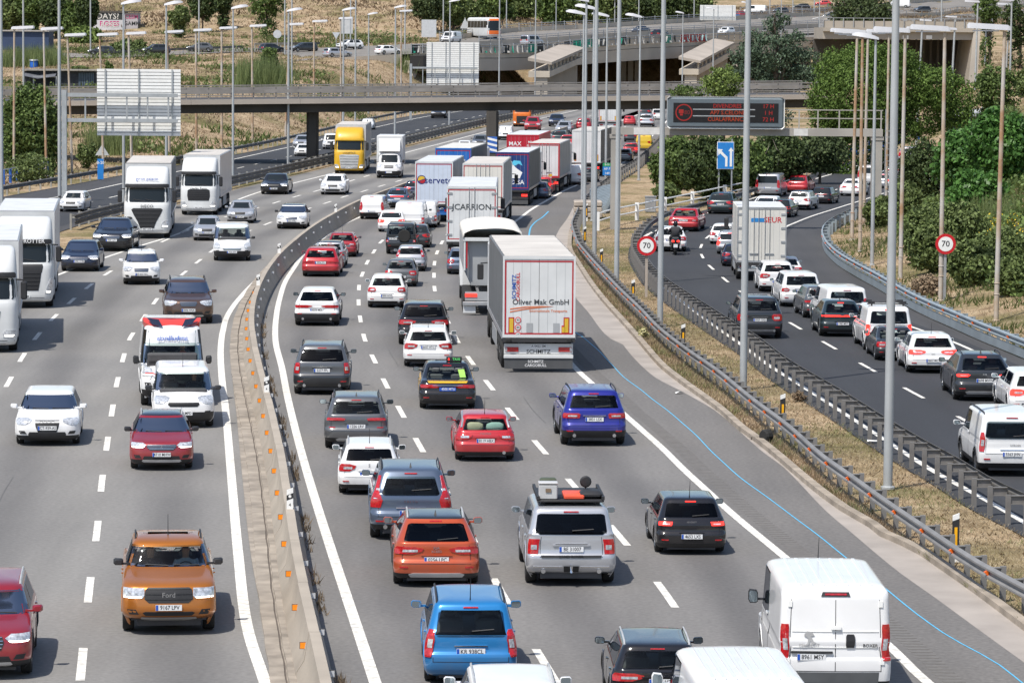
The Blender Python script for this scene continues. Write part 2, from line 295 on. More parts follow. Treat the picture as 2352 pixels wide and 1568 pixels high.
YS = np.concatenate((np.arange(48, 130, 1.5), np.arange(130, 300, 2.5), np.arange(300, 700, 6)))
def sheet(name, fl, fr, mat_, z, y0=48, y1=640, n=None, kind='structure', lane=None):
    ys = YS[(YS >= y0) & (YS <= y1)]; L = fl(ys); R = fr(ys); n = n or 4; m = MB(); rows = []
    for i, y in enumerate(ys): rows.append([(L[i] + (R[i] - L[i]) * k / n, y, z) for k in range(n + 1)])
    m.loft(rows, closed=False); o = obj(name, m, mat_)
    if lane:
        a = o.data.attributes.new('lane', 'FLOAT', 'POINT'); P_ = np.array(m.v); g0, g1 = lane[0](P_[:, 1]), lane[1](P_[:, 1]); a.data.foreach_set('value', ((P_[:, 0]-g0)/np.maximum(1, g1-g0)*lane[2]).astype(np.float32))
    return tag(o, kind=kind)
off = lambda f, d: (lambda y: f(y) + d)
LIGHT = asphalt('asphalt_grey', (.195, .188, .178), .08, grain=.2, lanes=1); LIGHT2 = asphalt('asphalt_warm', (.168, .161, .154), .09, grain=.22, lanes=1)
SHOULD = asphalt('asphalt_shoulder', (.15, .142, .134), .07, grain=.3); DARKA = asphalt('asphalt_dark', (.034, .036, .041), .10, grain=.25)
DARK2 = asphalt('asphalt_dark_worn', (.055, .055, .058), .12, grain=.25); GUTT = mat('gutter_concrete', (.27, .235, .195), .9, 0, .35, 1.3, bump=.4, bs=12)
APRON = mat('apron_concrete', (.33, .295, .265), .9, 0, .16, .6, bump=.3, bs=14)
XF = lambda a, b: (lambda y: np.where(y < 250, CUR[a](np.minimum(y, 250)), CUR[b](y)))
def lel_out(y): return np.minimum(CUR['lel'](y) - 1.3, CUR['mlb'](np.maximum(y, 215)) + .4)
sheet('left_carriageway', lambda y: np.where(y < 215, CUR['lel'](y) - 3.0, np.minimum(CUR['mlb'](y) + .7, CUR['lel'](y) - .5)), off(CUR['gut'], 0), LIGHT, .004, n=36, lane=(CUR['lc'], CUR['ld'], 1))
sheet('right_carriageway', off(CUR['bar'], .2), off(CUR['rrl'], .1), LIGHT2, .004, n=36, lane=(CUR['ra'], CUR['rb'], 1))
sheet('hard_shoulder', off(CUR['rrl'], .1), CUR['rre'], SHOULD, .0042)
sheet('concrete_apron', CUR['rre'], CUR['rke'], APRON, .006, 48, 330)
sheet('slip_road', CUR['srl'], CUR['srb'], DARKA, .004, 48, 420)
sheet('slip_road_edge', off(CUR['srr'], .5), CUR['srb'], DARK2, .008, 48, 420)
sheet('parallel_road', CUR['flb'], lambda y: CUR['mlb'](y) - .5, DARK2, .004, 150, 640)
sheet('parallel_road_lane', off(CUR['fll'], .0), lambda y: CUR['mlb'](y) - 1.4, DARKA, .008, 150, 640)
sheet('road_gutter', CUR['gut'], off(CUR['bar'], -.25), GUTT, .02, 48, 400)
# crack and leaf litter of the gutter: two concrete lips with a gap between
def ribbon(fc, o0, o1, z0, z1, mat_, name, y0, y1, **k):
    ys = YS[(YS >= y0) & (YS <= y1)]; c = fc(ys); m = MB()
    m.loft([[(c[i]+o0, y, z0), (c[i]+o0, y, z1), (c[i]+o1, y, z1), (c[i]+o1, y, z0)] for i, y in enumerate(ys)], True, True, True)
    m.f = [tuple(reversed(f)) for f in m.f]
    return obj(name, m, mat_, **k)
gc = lambda y: CUR['bar'](y) - .52 + .012 * np.sin(y * 1.7)
tag(ribbon(gc, -.30, -.02, 0, .05, GUTT, 'gutter_lip', 48, 260), kind='structure')
tag(ribbon(gc, .04, .20, 0, .065, GUTT, 'gutter_lip', 48, 260), kind='structure')
tag(ribbon(gc, -.02, .015, 0, .022, mat('gutter_crack', (.12, .10, .085), .95), 'gutter_crack', 48, 260), kind='structure')
# kerb of the right verge: low worn concrete lip, built in lengths
kb = lambda y: CUR['rke'](y)
tag(ribbon(kb, .0, .22, 0, .14, mat('old_kerb', (.30, .255, .205), .92, 0, .3, 1.2, bump=.5, bs=9), 'kerb', 48, 215), kind='structure')
# ---- painted lines
LINE = mat('road_paint', (.66, .64, .59), .75, 0, .32, 5.0); LINEB = mat('blue_survey_line', (.10, .42, .66), .6, 0, .1, 3.0)
def solid(name, f, w_, y0, y1, z=.011, mat_=LINE):
    ys = np.arange(y0, y1, 1.2); c = f(ys); e = (f(ys + .1) - f(ys - .1)) / .2; k = w_ / 2 * np.sqrt(1 + e * e); m = MB()
    m.loft([[(c[i]-k[i], y, z), (c[i]+k[i], y, z)] for i, y in enumerate(ys)], closed=False); tag(obj(name, m, mat_), kind='structure')
def dashes(name, f, y0, y1, ph, w_=.17, ln=3.5, per=9.0, z=.011):
    m = MB(); k0 = math.ceil((y0 - ph) / per)
    for k in range(k0, int((y1 - ph) / per) + 1):
        y = ph + k * per; ys = np.linspace(y - ln/2, y + ln/2, 4); c = f(ys); e = (f(ys+.1)-f(ys-.1))/.2; kk = w_/2*np.sqrt(1+e*e)
        m.loft([[(c[i]-kk[i], yy, z), (c[i]+kk[i], yy, z)] for i, yy in enumerate(ys)], closed=False)
    tag(obj(name, m, LINE), kind='structure')
solid('edge_line', CUR['lel'], .2, 120, 560); solid('edge_line', CUR['lil'], .23, 48, 560); solid('edge_line', CUR['rll'], .23, 48, 560)
solid('edge_line', CUR['rrl'], .22, 48, 520); solid('edge_line', CUR['sll'], .2, 60, 400, .012); solid('edge_line', CUR['srr'], .17, 60, 400, .013)
solid('edge_line', CUR['fll'], .18, 200, 560, .013)
yof = lambda x, y: G0(x, y).y
dashes('lane_dashes', CUR['lc'], 80, 520, yof(51, 821)); dashes('lane_dashes', CUR['ld'], 60, 520, yof(205, 1354))
dashes('lane_dashes', CUR['ra'], 60, 500, yof(1150, 1357)); dashes('lane_dashes', CUR['rb'], 60, 500, yof(1530, 1365))
dashes('lane_dashes', CUR['sdl'], 80, 400, yof(1993, 844), .14, z=.012); dashes('lane_dashes', CUR['fld'], 240, 520, yof(320, 439), .14, z=.013)
bl = curve([(2352,1572),(2301,1530),(2166,1454),(2040,1357),(1976,1306),(1811,1178),(1764,1144),(1679,1079),(1576,979),(1476,899),(1426,860),(1391,822),(1351,784),(1312,757)])
solid('survey_line', lambda y: bl(y) + .01*np.sin(y*.9), .036, 62, yof(1316,757), .012, LINEB)
bl2 = curve([(1205,560),(1214,545),(1218,525),(1230,510),(1245,500),(1262,484)])
solid('survey_line', bl2, .09, yof(1205,560), yof(1262,484), .012, LINEB)
# rumble strip beside the right edge line
m = MB(); ys = np.arange(62, 140, .32)
for y in ys:
    x = float(CUR['rrl'](y)) + .30; e = float(CUR['rrl'](y+.1) - CUR['rrl'](y)) * 10
    m.box(x, x + .42, y, y + .12, .0045, .0125)
tag(obj('rumble_strip', m, mat('rumble_asphalt', (.148, .140, .132), .9, 0, .1)), kind='structure')
# tar seams, skid marks and patches across the carriageways
sm = MB(); rnd = random.Random(3)
for nm, a, b_ in (('l', 'lel', 'lil'), ('r', 'rll', 'rrl')):
    for k in range(6):
        y = 70 + rnd.random() ** 1.5 * 160; u = rnd.uniform(.08, .9); L_ = rnd.uniform(4, 12); wv = rnd.uniform(.008, .016)
        ys = np.linspace(y, y + L_, 10); x = CUR[a](ys) * (1 - u) + CUR[b_](ys) * u + .02 * np.sin(ys * .8 + k)
        sm.loft([[(x[i]-wv, yy, .0075), (x[i]+wv, yy, .0075)] for i, yy in enumerate(ys)], closed=False)
tag(obj('tar_seams', sm, mat('tar', (.10, .097, .092), .7)), kind='structure')
# ================================================================ CARS AND VANS
# proportions: L W H, hood edge / cowl / belt heights, insets along the length, half widths, wheel radius, overhangs
BASE = dict(L=4.25, W=1.79, H=1.47, zh=.545, zc=.655, yh=.035, yc=.235, ytf=.42, ybr=.035, ytr=.13, hwb=.93, hwt=.72, R=.32, fo=.86, ro=.80,
            zt=.20, bow=.05, fbow=.13, rf=.42, rr=.28, trunk=0.0, ground=.115, doors=2, dome=1.0)
def typ(**k): d = dict(BASE); d.update(k); return d
TYPES = dict(
 hatch=typ(), mini=typ(L=3.65, W=1.6, H=1.48, ybr=.02, ytr=.09, yc=.21, ytf=.37), sedan=typ(L=4.6, W=1.8, H=1.45, ytf=.40, ybr=.015, ytr=.30, trunk=.13, zt=.19),
 coupe=typ(L=4.45, W=1.75, H=1.37, ytf=.42, ybr=.012, ytr=.30, trunk=.15), wagon=typ(L=4.5, W=1.79, H=1.47, ybr=.02, ytr=.075, hwt=.72),
 suv=typ(L=4.4, W=1.83, H=1.63, zh=.57, zc=.665, yc=.23, ytf=.39, ybr=.025, ytr=.10, hwt=.74, R=.36, zt=.25, ground=.14), suvcoupe=typ(L=4.45, W=1.84, H=1.56, zh=.56, zc=.665, ybr=.02, ytr=.19, hwt=.68, R=.36, zt=.25),
 bigsuv=typ(L=4.75, W=1.93, H=1.80, zh=.575, zc=.66, yc=.235, ytf=.37, ybr=.014, ytr=.055, hwb=.95, hwt=.80, R=.39, zt=.17, ground=.15, rr=.18, dome=.7),
 jeep=typ(L=4.3, W=1.75, H=1.88, zh=.55, zc=.62, yc=.25, ytf=.35, ybr=.01, ytr=.03, hwb=.96, hwt=.84, R=.38, zt=.27, ground=.2, rr=.14, dome=.6),
 mpv=typ(L=4.2, W=1.685, H=1.6, zh=.53, zc=.62, yc=.20, ytf=.36, ybr=.018, ytr=.075, hwb=.95, hwt=.76, zt=.12, rr=.22), pickup=typ(L=5.35, W=1.87, H=1.82, zh=.60, zc=.68, yc=.235, ytf=.345, ybr=.34, ytr=.37, hwb=.93, hwt=.74, R=.39, fo=.9, ro=1.2, zt=.20, ground=.17, rf=.36),
 smallvan=typ(L=4.4, W=1.85, H=1.83, zh=.52, zc=.60, yc=.175, ytf=.30, ybr=.008, ytr=.03, hwb=.975, hwt=.83, R=.33, zt=.20, rr=.17, dome=.7, doors=1),
 van=typ(L=5.1, W=1.96, H=1.97, zh=.47, zc=.58, yc=.15, ytf=.28, ybr=.006, ytr=.022, hwb=.98, hwt=.86, R=.34, zt=.20, rr=.15, dome=.6, doors=1, fo=.95, ro=.95),
 bigvan=typ(L=5.4, W=2.05, H=2.28, zh=.44, zc=.54, yc=.12, ytf=.24, ybr=.004, ytr=.018, hwb=.99, hwt=.92, R=.35, zt=.17, rr=.13, dome=.5, doors=1, fo=.95, ro=1.0),
 tallvan=typ(L=5.9, W=2.02, H=2.65, zh=.42, zc=.50, yc=.11, ytf=.215, ybr=.004, ytr=.018, hwb=.985, hwt=.84, R=.36, zt=.17, rr=.13, dome=.5, doors=1, fo=.95, ro=1.1))
class Shell:
    def __init__(s, p, keys=None):
        s.p = p
        if keys is not None: s.setk(keys); return
        L, W, Hh = p['L'], p['W'], p['H']; g = p['ground']; a = p
        lg = min(.013, a['ybr']*.7); tr = a['trunk']; zc = a['zc']; up_ = (1 - zc)
        k = [(g, .05, .05, .90), (g+.045, .014, .014, .965), (.29, .0, .0, 1.0), (.385, .003, .0, 1.0), (.42, .005, lg, .998), (a['zh']-.05, a['yh']*.45, lg+.003, .993),
             (a['zh'], a['yh']+.015, max(lg+.003, .005), .98), ((a['zh']+zc)/2, (a['yh']+a['yc'])*.5, max(lg+.004, a['ybr']*.75) if not tr else .02, .962),
             (zc, a['yc'], a['ybr'] if not tr else .045, a['hwb']), (zc+.022, a['yc']+.025, (a['ybr']+(.012 if a['ybr'] > .012 else .001)) if not tr else tr, a['hwb']-(.02 if a['ybr'] > .012 else .004))]
        hb = a['hwb'] - (.02 if a['ybr'] > .012 else .004); ht = a['hwt']; y0 = a['yc']+.025; y1 = a['ytf']-.03; r0 = k[-1][2]; r1 = a['ytr']
        for t in (.35, .7, 1.0):
            k.append((zc+.022+(.935-zc-.022)*t, y0+(y1-y0)*t, r0+(r1-r0)*t**.9, hb+(ht+.03-hb)*t))
        d = a['dome']; k += [(.97, a['ytf'], r1+.012, ht-.02), (.99, a['ytf']+.05, r1+.05, ht-.10*d-.02), (1.0, a['ytf']+.11, r1+.14, ht-.30)]
        s.setk(k)
    def setk(s, k):
        ks = np.array(k); s.keys = ks; n = len(ks); u = np.arange(n)
        s.fn = [pchip(u, ks[:, i]) for i in range(4)]; s.n = n
        uu = np.linspace(0, n-1, 420); s.tz = s.fn[0](uu); s.tab = [f(uu) for f in s.fn[1:]]
    def at(s, z):
        zz = z / s.p['H']; yf, yr, hw = (float(np.interp(zz, s.tz, t)) for t in s.tab); return s.vals(zz, yf, yr, hw)
    def vals(s, zz, yf, yr, hw):
        p = s.p; L = p['L']; w2 = p['W']/2; hw = hw*w2
        van = p['H'] > 1.72 and p['ybr'] < .012; sc = 1.0 if zz < p['zc'] or van else .62; return (L/2 - yf*L, -L/2 + yr*L, hw, min(p['rf']*w2*sc, hw*.9), min(p['rr']*w2*(1 if zz < p['zc'] or van else .8), hw*.9))
    def ring(s, v, m):
        yf, yr, hw, rf, rr = v; b = s.p['bow']; fb = s.p['fbow']; pts = []
        for i in range(m[0]): x = (hw-rr)*i/m[0]; pts.append((x, yr + b*(x/hw)**2))
        yr0 = yr + b*((hw-rr)/hw)**2; yf0 = yf - fb*((hw-rf)/hw)**2
        for i in range(m[1]): t = math.pi/2*i/m[1]; pts.append((hw-rr+rr*math.sin(t), yr0+rr-rr*math.cos(t)))
        for i in range(m[2]+1): pts.append((hw, yr0+rr+(yf0-rf-yr0-rr)*i/m[2]))
        for i in range(1, m[1]+1): t = math.pi/2*i/m[1]; pts.append((hw-rf+rf*math.cos(t), yf0-rf+rf*math.sin(t)))
        for i in range(1, m[0]+1): x = (hw-rf)*(1-i/m[0]); pts.append((x, yf - fb*(x/hw)**2))
        return pts + [(-x, y) for x, y in reversed(pts[1:-1])]
    def end(s, x, z, rear, o=0.0):                       # point on the rear or front face at width x, height z, pushed out by o
        yf, yr, hw, rf, rr = s.at(z); a = min(abs(x), hw*.999); sg = 1 if x >= 0 else -1
        r, y, b = (rr, yr, s.p['bow']) if rear else (rf, yf, s.p['fbow']); q = 1 if rear else -1
        if a <= hw - r: return Vector((sg*a, y + q*(b*(a/hw)**2 - o), z))
        c = (a-(hw-r))/r; c = min(c, .999); dd = math.sqrt(1-c*c); y0 = y + q*b*((hw-r)/hw)**2
        return Vector((sg*(a + o*c), y0 + q*(r - r*dd - o*dd), z))
    def side(s, yy, z, o=0.0):
        yf, yr, hw, rf, rr = s.at(z); y = -s.p['L']/2 + yy*s.p['L']; yr0 = yr + s.p['bow']*((hw-rr)/hw)**2; yf0 = yf - s.p['fbow']*((hw-rf)/hw)**2
        x = hw
        if y < yr0+rr: c = min(1, (yr0+rr-y)/rr); x = hw-rr+rr*math.sqrt(max(0, 1-c*c))
        if y > yf0-rf: c = min(1, (y-yf0+rf)/rf); x = hw-rf+rf*math.sqrt(max(0, 1-c*c))
        return Vector((x + o, y, z))
def grid_patch(fn, rows, nz, nx, thick, mb=None):
    """rows: (z, a, b); fn(a, z, push) -> point.  A thin raised panel with skirts."""
    mb = mb or MB(); out = []
    rr = []
    for i in range(len(rows) - 1):
        for k in range(nz if i < len(rows)-2 else nz + 1):
            t = k / nz; rr.append(tuple(rows[i][j] + (rows[i+1][j]-rows[i][j])*t for j in range(3)))
    grid = [[fn(a+(b-a)*k/nx, z, thick) for k in range(nx+1)] for z, a, b in rr]
    low = [[fn(a+(b-a)*k/nx, z, -.012) for k in range(nx+1)] for z, a, b in rr]
    ny = len(grid); vs = [p for r in grid for p in r]; fs = [(j*(nx+1)+i, j*(nx+1)+i+1, (j+1)*(nx+1)+i+1, (j+1)*(nx+1)+i) for j in range(ny-1) for i in range(nx)]
    bd = [(0, i) for i in range(nx+1)] + [(j, nx) for j in range(1, ny)] + [(ny-1, i) for i in range(nx-1, -1, -1)] + [(j, 0) for j in range(ny-2, 0, -1)]
    n0 = len(vs); vs += [low[j][i] for j, i in bd]; nb = len(bd); ix = [j*(nx+1)+i for j, i in bd]
    fs += [(ix[k], n0+k, n0+(k+1) % nb, ix[(k+1) % nb]) for k in range(nb)]
    return mb.add(vs, fs)
TAILS = dict(wide=[(.505,.56,.95),(.545,.34,.97),(.585,.30,.97),(.615,.52,.94)], tri=[(.475,.64,.96),(.53,.48,.975),(.585,.44,.97),(.62,.66,.93)],
 vert=[(.40,.80,.965),(.46,.765,.975),(.58,.76,.975),(.68,.80,.96),(.74,.86,.95)], volvo=[(.47,.74,.97),(.57,.70,.975),(.63,.76,.97),(.70,.86,.965),(.90,.90,.97)],
 box=[(.415,.74,.955),(.60,.72,.955)], bar=[(.575,.0,.95),(.60,.0,.965),(.615,.10,.96)], high=[(.58,.80,.97),(.66,.78,.97),(.80,.82,.95),(.84,.86,.94)], round=[(.44,.62,.93),(.49,.54,.96),(.56,.52,.965),(.60,.60,.94)],
 vanlow=[(.27,.83,.965),(.30,.81,.97),(.44,.81,.97),(.48,.83,.96)], duct=[(.50,.40,.94),(.535,.22,.97),(.555,.20,.97),(.575,.45,.95)], split=[(.525,.50,.95),(.60,.46,.965)])
HEADS = dict(slant=[(.435,.70,.93),(.485,.50,.96),(.53,.46,.955),(.555,.62,.92)], tri=[(.45,.58,.93),(.50,.48,.96),(.545,.60,.95)], round=[(.41,.66,.92),(.45,.58,.95),(.51,.60,.95),(.54,.72,.91)], tall=[(.36,.70,.93),(.42,.63,.955),(.47,.66,.95),(.51,.80,.91)], box=[(.44,.56,.955),(.47,.52,.96),(.555,.52,.955)], low=[(.30,.62,.90),(.36,.56,.94),(.42,.66,.95)])
_CACHE = {}
def mirror_rows(rows): return [(z, -b, -a) for z, a, b in rows]
def car_meshes(tname, lod, q):
    key = (tname, lod, repr(sorted(q.items())))
    if key in _CACHE: return _CACHE[key]
    p = dict(TYPES[tname]); p.update({k: v for k, v in q.items() if k in p}); p['H'] *= .95; S = Shell(p); L, W, Hh = p['L'], p['W'], p['H']; w2 = W/2
    m = {0: (6, 5, 20), 1: (4, 3, 12), 2: (2, 2, 5)}[lod]; sub = {0: 2, 1: 1, 2: 1}[lod]; parts = []
    us = np.linspace(0, S.n-1, (S.n-1)*sub+1); rows = []
    for u in us: zz, yf, yr, hw = (float(f(u)) for f in S.fn); rows.append((zz*Hh, S.ring(S.vals(zz, yf, yr, hw), m)))
    n = len(rows[0][1]); ax = (L/2 - p['fo'], -L/2 + p['ro']); R = p['R']; zr = R; ar = R*1.13
    wz0, wz1 = p['zc']+.012, .945; rear = q.get('rearwin', 1)
    vanrear = tname in ('van', 'bigvan', 'tallvan') or q.get('panel')
    rw = q.get('rw') or [(wz0+.01, .78), (wz0+.03, .835), (.90, .86 if not vanrear else .8)]
    rw = [(rw[0][0], rw[0][1]*.93), (rw[0][0]+.012, rw[0][1]*.99)] + list(rw[1:-1]) + [(rw[-1][0]-.02, rw[-1][1]), (rw[-1][0]-.006, rw[-1][1]*.965), (rw[-1][0], rw[-1][1]*.90)]
    wt = q.get('wtop', .92); fw_ = [(wz0, .86), (wz0+.012, .93), (wt-.02, .95), (wt, .89)]
    rear_rows = [(z*Hh, -a, a) for z, a in rw]; front_rows = [(z*Hh, -a, a) for z, a in fw_]
    rel = lambda rearf: (lambda a, z, o: S.end(a*S.at(z)[2], z, rearf, o))
    def inrows(rows_, x, z, sh):
        if not rows_[0][0]+sh < z < rows_[-1][0]-sh: return False
        b = np.interp(z, [r[0] for r in rows_], [r[2] for r in rows_]); return abs(x) < b - sh*1.3
    # side glass spans as fractions of the length
    yA = 1 - p['yc'] - .035; yT = 1 - p['ytf'] + .01; yR = p['ybr'] + .10; yRT = p['ytr'] + .07
    if p['trunk']: yR = p['trunk'] + .06; yRT = p['ytr'] + .04
    zs0, zs1 = (p['zc']+.02)*Hh, .925*Hh
    mid = yR + (yA-yR)*.52
    spans = [[(zs0, mid+.012, yA), (zs1, mid+.012, max(yT, mid+.05))]]
    if p['doors'] == 2: spans.append([(zs0, yR+.02, mid-.012), (zs1, yRT+.03, mid-.012)])
    open_ = lod == 0
    bm_, tm, rm = MB(), MB(), MB(); vs = [(x, y, z) for z, r in rows for x, y in r]
    bf, tf, rf_ = [], [], []; split_roof = q.get('roofsplit', False)
    for j in range(len(rows)-1):
        for i in range(n):
            k = (i+1) % n; f = (j*n+i, j*n+k, (j+1)*n+k, (j+1)*n+i); c = [sum(vs[a][d] for a in f)/4 for d in range(3)]
            if abs(c[0]) > w2*.72 and c[2] < zr+ar and any(abs(c[1]-a) < 1.6 for a in ax):
                if any((c[1]-a)**2 + (c[2]-zr)**2 < (ar*.97)**2 for a in ax): continue
            if open_:
                hwz = S.at(c[2])[2]; yfz, yrz = S.at(c[2])[:2]
                if rear and not q.get('panel') and c[1] < yrz+.22 and inrows(rear_rows, c[0]/hwz, c[2], .02): continue
                if c[1] > yfz-.35 and inrows(front_rows, c[0]/hwz, c[2], .02): continue
                yy = (c[1]+L/2)/L
                if abs(c[0]) > hwz*.93 and any(zs0+.02 < c[2] < zs1-.02 and np.interp(c[2], [r[0] for r in sp], [r[1] for r in sp])+.008 < yy < np.interp(c[2], [r[0] for r in sp], [r[2] for r in sp])-.008 for sp in spans): continue
            (tf if c[2] < p['zt']*Hh else (rf_ if split_roof and c[2] > .952*Hh else bf)).append(f)
    top = tuple((len(rows)-1)*n+i for i in range(n)); (rf_ if split_roof else bf).append(top)
    def sub_mesh(fs, nm, sm=60):
        if not fs: return None
        ids = sorted({a for f in fs for a in f}); mp = {a: i for i, a in enumerate(ids)}; mb = MB(); mb.v = [vs[a] for a in ids]; mb.f = [tuple(mp[a] for a in f) for f in fs]; return mb.mesh(nm, sm)
    add = lambda nm, me, mt, par=None: parts.append((nm, me, mt, par)) or len(parts)-1
    add('body', sub_mesh(bf, 'body'), 'PAINT')
    if tf: add('lower_trim', sub_mesh(tf, 'lower_trim'), q.get('trimmat', 'BLACK'))
    if rf_: add('roof', sub_mesh(rf_, 'roof'), 'ROOF')
    if q.get('rackbase'): pass
    # underbody and cabin
    mb = MB(); mb.box(-w2*.80, w2*.80, -L/2+.14, L/2-.25, .17*Hh if Hh < 2 else .3, .40*Hh); mb.box(-w2*.68, w2*.68, -L/2+.14, L/2-.3, .10*Hh, .18*Hh)
    add('underbody', mb.mesh('underbody'), 'DARK')
    nz, nx = ((5, 12) if lod == 0 else ((3, 6) if lod == 1 else (1, 2))); G = 'GLASS' if lod == 0 else 'FGLASS'
    if rear and not q.get('panel'): add('rear_window', grid_patch(rel(True), rear_rows, nz, nx, .008).mesh('rear_window', 40), q.get('rglass', G) if lod == 0 else G)
    add('windscreen', grid_patch(rel(False), front_rows, nz, nx, .008).mesh('windscreen', 40), G)
    for sp in spans:
        for sg in (1, -1):
            fnn = lambda a, z, o, sg=sg: (lambda v: Vector((sg*v.x, v.y, v.z)))(S.side(a, z, o)); add('side_window', grid_patch(fnn, sp, nz, max(2, nx//2), .006).mesh('side_window', 40), G)
    if lod < 2:                                            # black window surround and pillars
        pass
    if lod == 0:
        mb = MB(); mb.box(-w2*.80, w2*.80, -L/2+.35 if not p['trunk'] else -L/2+.8, L/2-p['yc']*L-.02, .38*Hh, .56*Hh); ci = add('cabin', mb.mesh('cabin'), 'DARK')
        mb = MB(); mb.box(-w2*.78, w2*.78, L/2-p['yc']*L-.45, L/2-p['yc']*L-.02, .5*Hh, .655*Hh, .05); add('dashboard', mb.mesh('dashboard', 40), 'DARK', ci)
        seaty = [L/2 - p['fo'] - 1.55] + ([-L/2 + p['ro'] + .25] if p['doors'] == 2 and not p['trunk'] else ([-L/2 + p['ro'] + .45] if p['trunk'] else []))
        if q.get('panel'): seaty = seaty[:1]
        for yy in seaty:
            for sx in (-1, 1):
                mb = MB(); mb.box(sx*.36-.24, sx*.36+.24, yy-.09, yy+.05, .45*Hh, .45*Hh+.42+.05*(Hh-1.45), .05); mb.box(sx*.36-.13, sx*.36+.13, yy-.08, yy+.02, .45*Hh+.45, .45*Hh+.62, .04)
                add('seat', mb.mesh('seat', 40), 'SEAT')
        mb = MB(); mb.tube([(-.36+.18*math.cos(t), L/2-p['fo']-1.05-.05*math.sin(t), .60*Hh+.17*math.sin(t)) for t in np.linspace(0, 2*math.pi, 14)], .014, 6); add('steering_wheel', mb.mesh('steering_wheel', 60), 'BLACK', ci)
    if lod == 0:                                           # door seams and handles
        for sg in (1, -1):
            sd = lambda a, z, o, sg=sg: (lambda v: Vector((sg*v.x, v.y, v.z)))(S.side(a, z, o)); yy0 = max(.30, (p['ro']+R)/L+.06)
            for yy in (mid, yA-.015) + ((yR+.03,) if p['doors'] == 2 else ()):
                add('door_seam', grid_patch(sd, [(.20*Hh, max(yy, yy0) if yy < mid else min(yy, .80-.10), max(yy, yy0)+.0025 if yy < mid else min(yy, .70)+.0025), (zs0, yy, yy+.0025)], 5, 1, .0035).mesh('door_seam'), 'INK')
            for yy in (mid+.03,) + ((yR+.08,) if p['doors'] == 2 else ()): add('door_handle', grid_patch(sd, [(.575*Hh, yy, yy+.035), (.590*Hh, yy, yy+.035)], 1, 2, .03).mesh('door_handle'), 'PAINT')
    # wheels
    seg = (20, 12, 8)[lod]; tw = .205 if Hh < 1.6 else .235
    for a in ax:
        for sg in (1, -1):
            x1 = w2 - .015; mb = MB(); mb.lathe([(R*.62, -tw/2), (R*.93, -tw/2), (R, -tw*.36), (R, tw*.36), (R*.93, tw/2), (R*.66, tw/2), (R*.60, tw*.40)], seg)
            mb.v = [(sg*(x1-tw/2)+sg*v[0], v[1]+a, v[2]+R) for v in mb.v]; wi = add('wheel', mb.mesh('wheel', 40), 'RUBBER')
            if lod < 2:
                mb = MB(); mb.lathe([(R*.62, .38*tw), (R*.60, .47*tw), (R*.54, .42*tw), (R*.52, .20*tw)], seg)
                for s_ in range(5):
                    t = 2*math.pi*s_/5; c_, s2 = math.cos(t), math.sin(t); hw_ = .045
                    mb.add([(.44*tw, c_*r-s2*h, s2*r+c_*h) for r, h in ((.02, -hw_), (R*.57, -hw_*.8), (R*.57, hw_*.8), (.02, hw_))], [(0, 1, 2, 3)])
                mb.v = [(sg*(x1-tw/2)+sg*v[0], v[1]+a, v[2]+R) for v in mb.v]; add('rim', mb.mesh('rim', 30), q.get('rim', 'ALLOY'), wi)
            if lod < 2:                                    # arch trim hugging the opening
                mb = MB(); na = 14; vs_, fs_ = [], []
                for s_ in range(na+1):
                    t = math.radians(-25 + 230*s_/na)
                    for rr_, o in ((ar*.94, -.06), (ar*.955, .010), (ar*1.13, .012), (ar*1.15, -.004)):
                        zz = max(.1*Hh, zr + rr_*math.sin(t)); yy = a + rr_*math.cos(t); v = S.side((yy+L/2)/L, zz, o); vs_.append((sg*v.x, v.y, v.z))
                for s_ in range(na):
                    for k in range(3): fs_.append((s_*4+k, s_*4+k+1, s_*4+k+5, s_*4+k+4))
                add('wheel_arch', mb.add(vs_, fs_).mesh('wheel_arch', 40), q.get('arch', 'PAINT'))
    zH = lambda rows_: [(z*Hh, a, b) for z, a, b in rows_]
    # lamps
    face = q['face']
    if face == 'R' or lod < 2:
        tl = zH(q['tailrows'] if 'tailrows' in q else TAILS[q.get('tail', 'tri')])
        for sg in (1, -1):
            r_ = tl if sg > 0 else mirror_rows(tl); ti = add('tail_light', grid_patch(rel(True), r_, 3 if lod == 0 else 1, 5 if lod == 0 else 2, .018).mesh('tail_light', 40), 'REDON' if q.get('lit') else 'REDL')
            if lod == 0 and q.get('tail') not in ('bar', 'duct'):
                z0 = tl[0][0]; z1 = tl[-1][0]; zm = z0+(z1-z0)*q.get('rev', .45); h = (z1-z0)*.16
                aa = np.interp(zm, [r[0] for r in tl], [r[1] for r in tl]); bb = np.interp(zm, [r[0] for r in tl], [r[2] for r in tl])
                r2 = [(zm-h, aa+(bb-aa)*.18, aa+(bb-aa)*.72), (zm+h, aa+(bb-aa)*.18, aa+(bb-aa)*.72)]
                add('reversing_lamp', grid_patch(rel(True), r2 if sg > 0 else mirror_rows(r2), 1, 3, .024).mesh('reversing_lamp', 40), 'CLEARL', ti)
        if lod < 2:
            if q.get('foglow', 1):
                for sg in (1, -1):
                    r2 = zH([(q.get('fogz', .27), .66, .84), (q.get('fogz', .27)+.022, .66, .86)]); add('rear_reflector', grid_patch(rel(True), r2 if sg > 0 else mirror_rows(r2), 1, 2, .012).mesh('rear_reflector'), 'REDL')
            r2 = zH([(q.get('brz', .925 if not vanrear else .955), -.2, .2), (q.get('brz', .925 if not vanrear else .955)+.014, -.2, .2)])
            bi = add('brake_light', grid_patch(rel(True), r2, 1, 4, .02).mesh('brake_light'), 'REDON' if q.get('lit') else 'REDL')
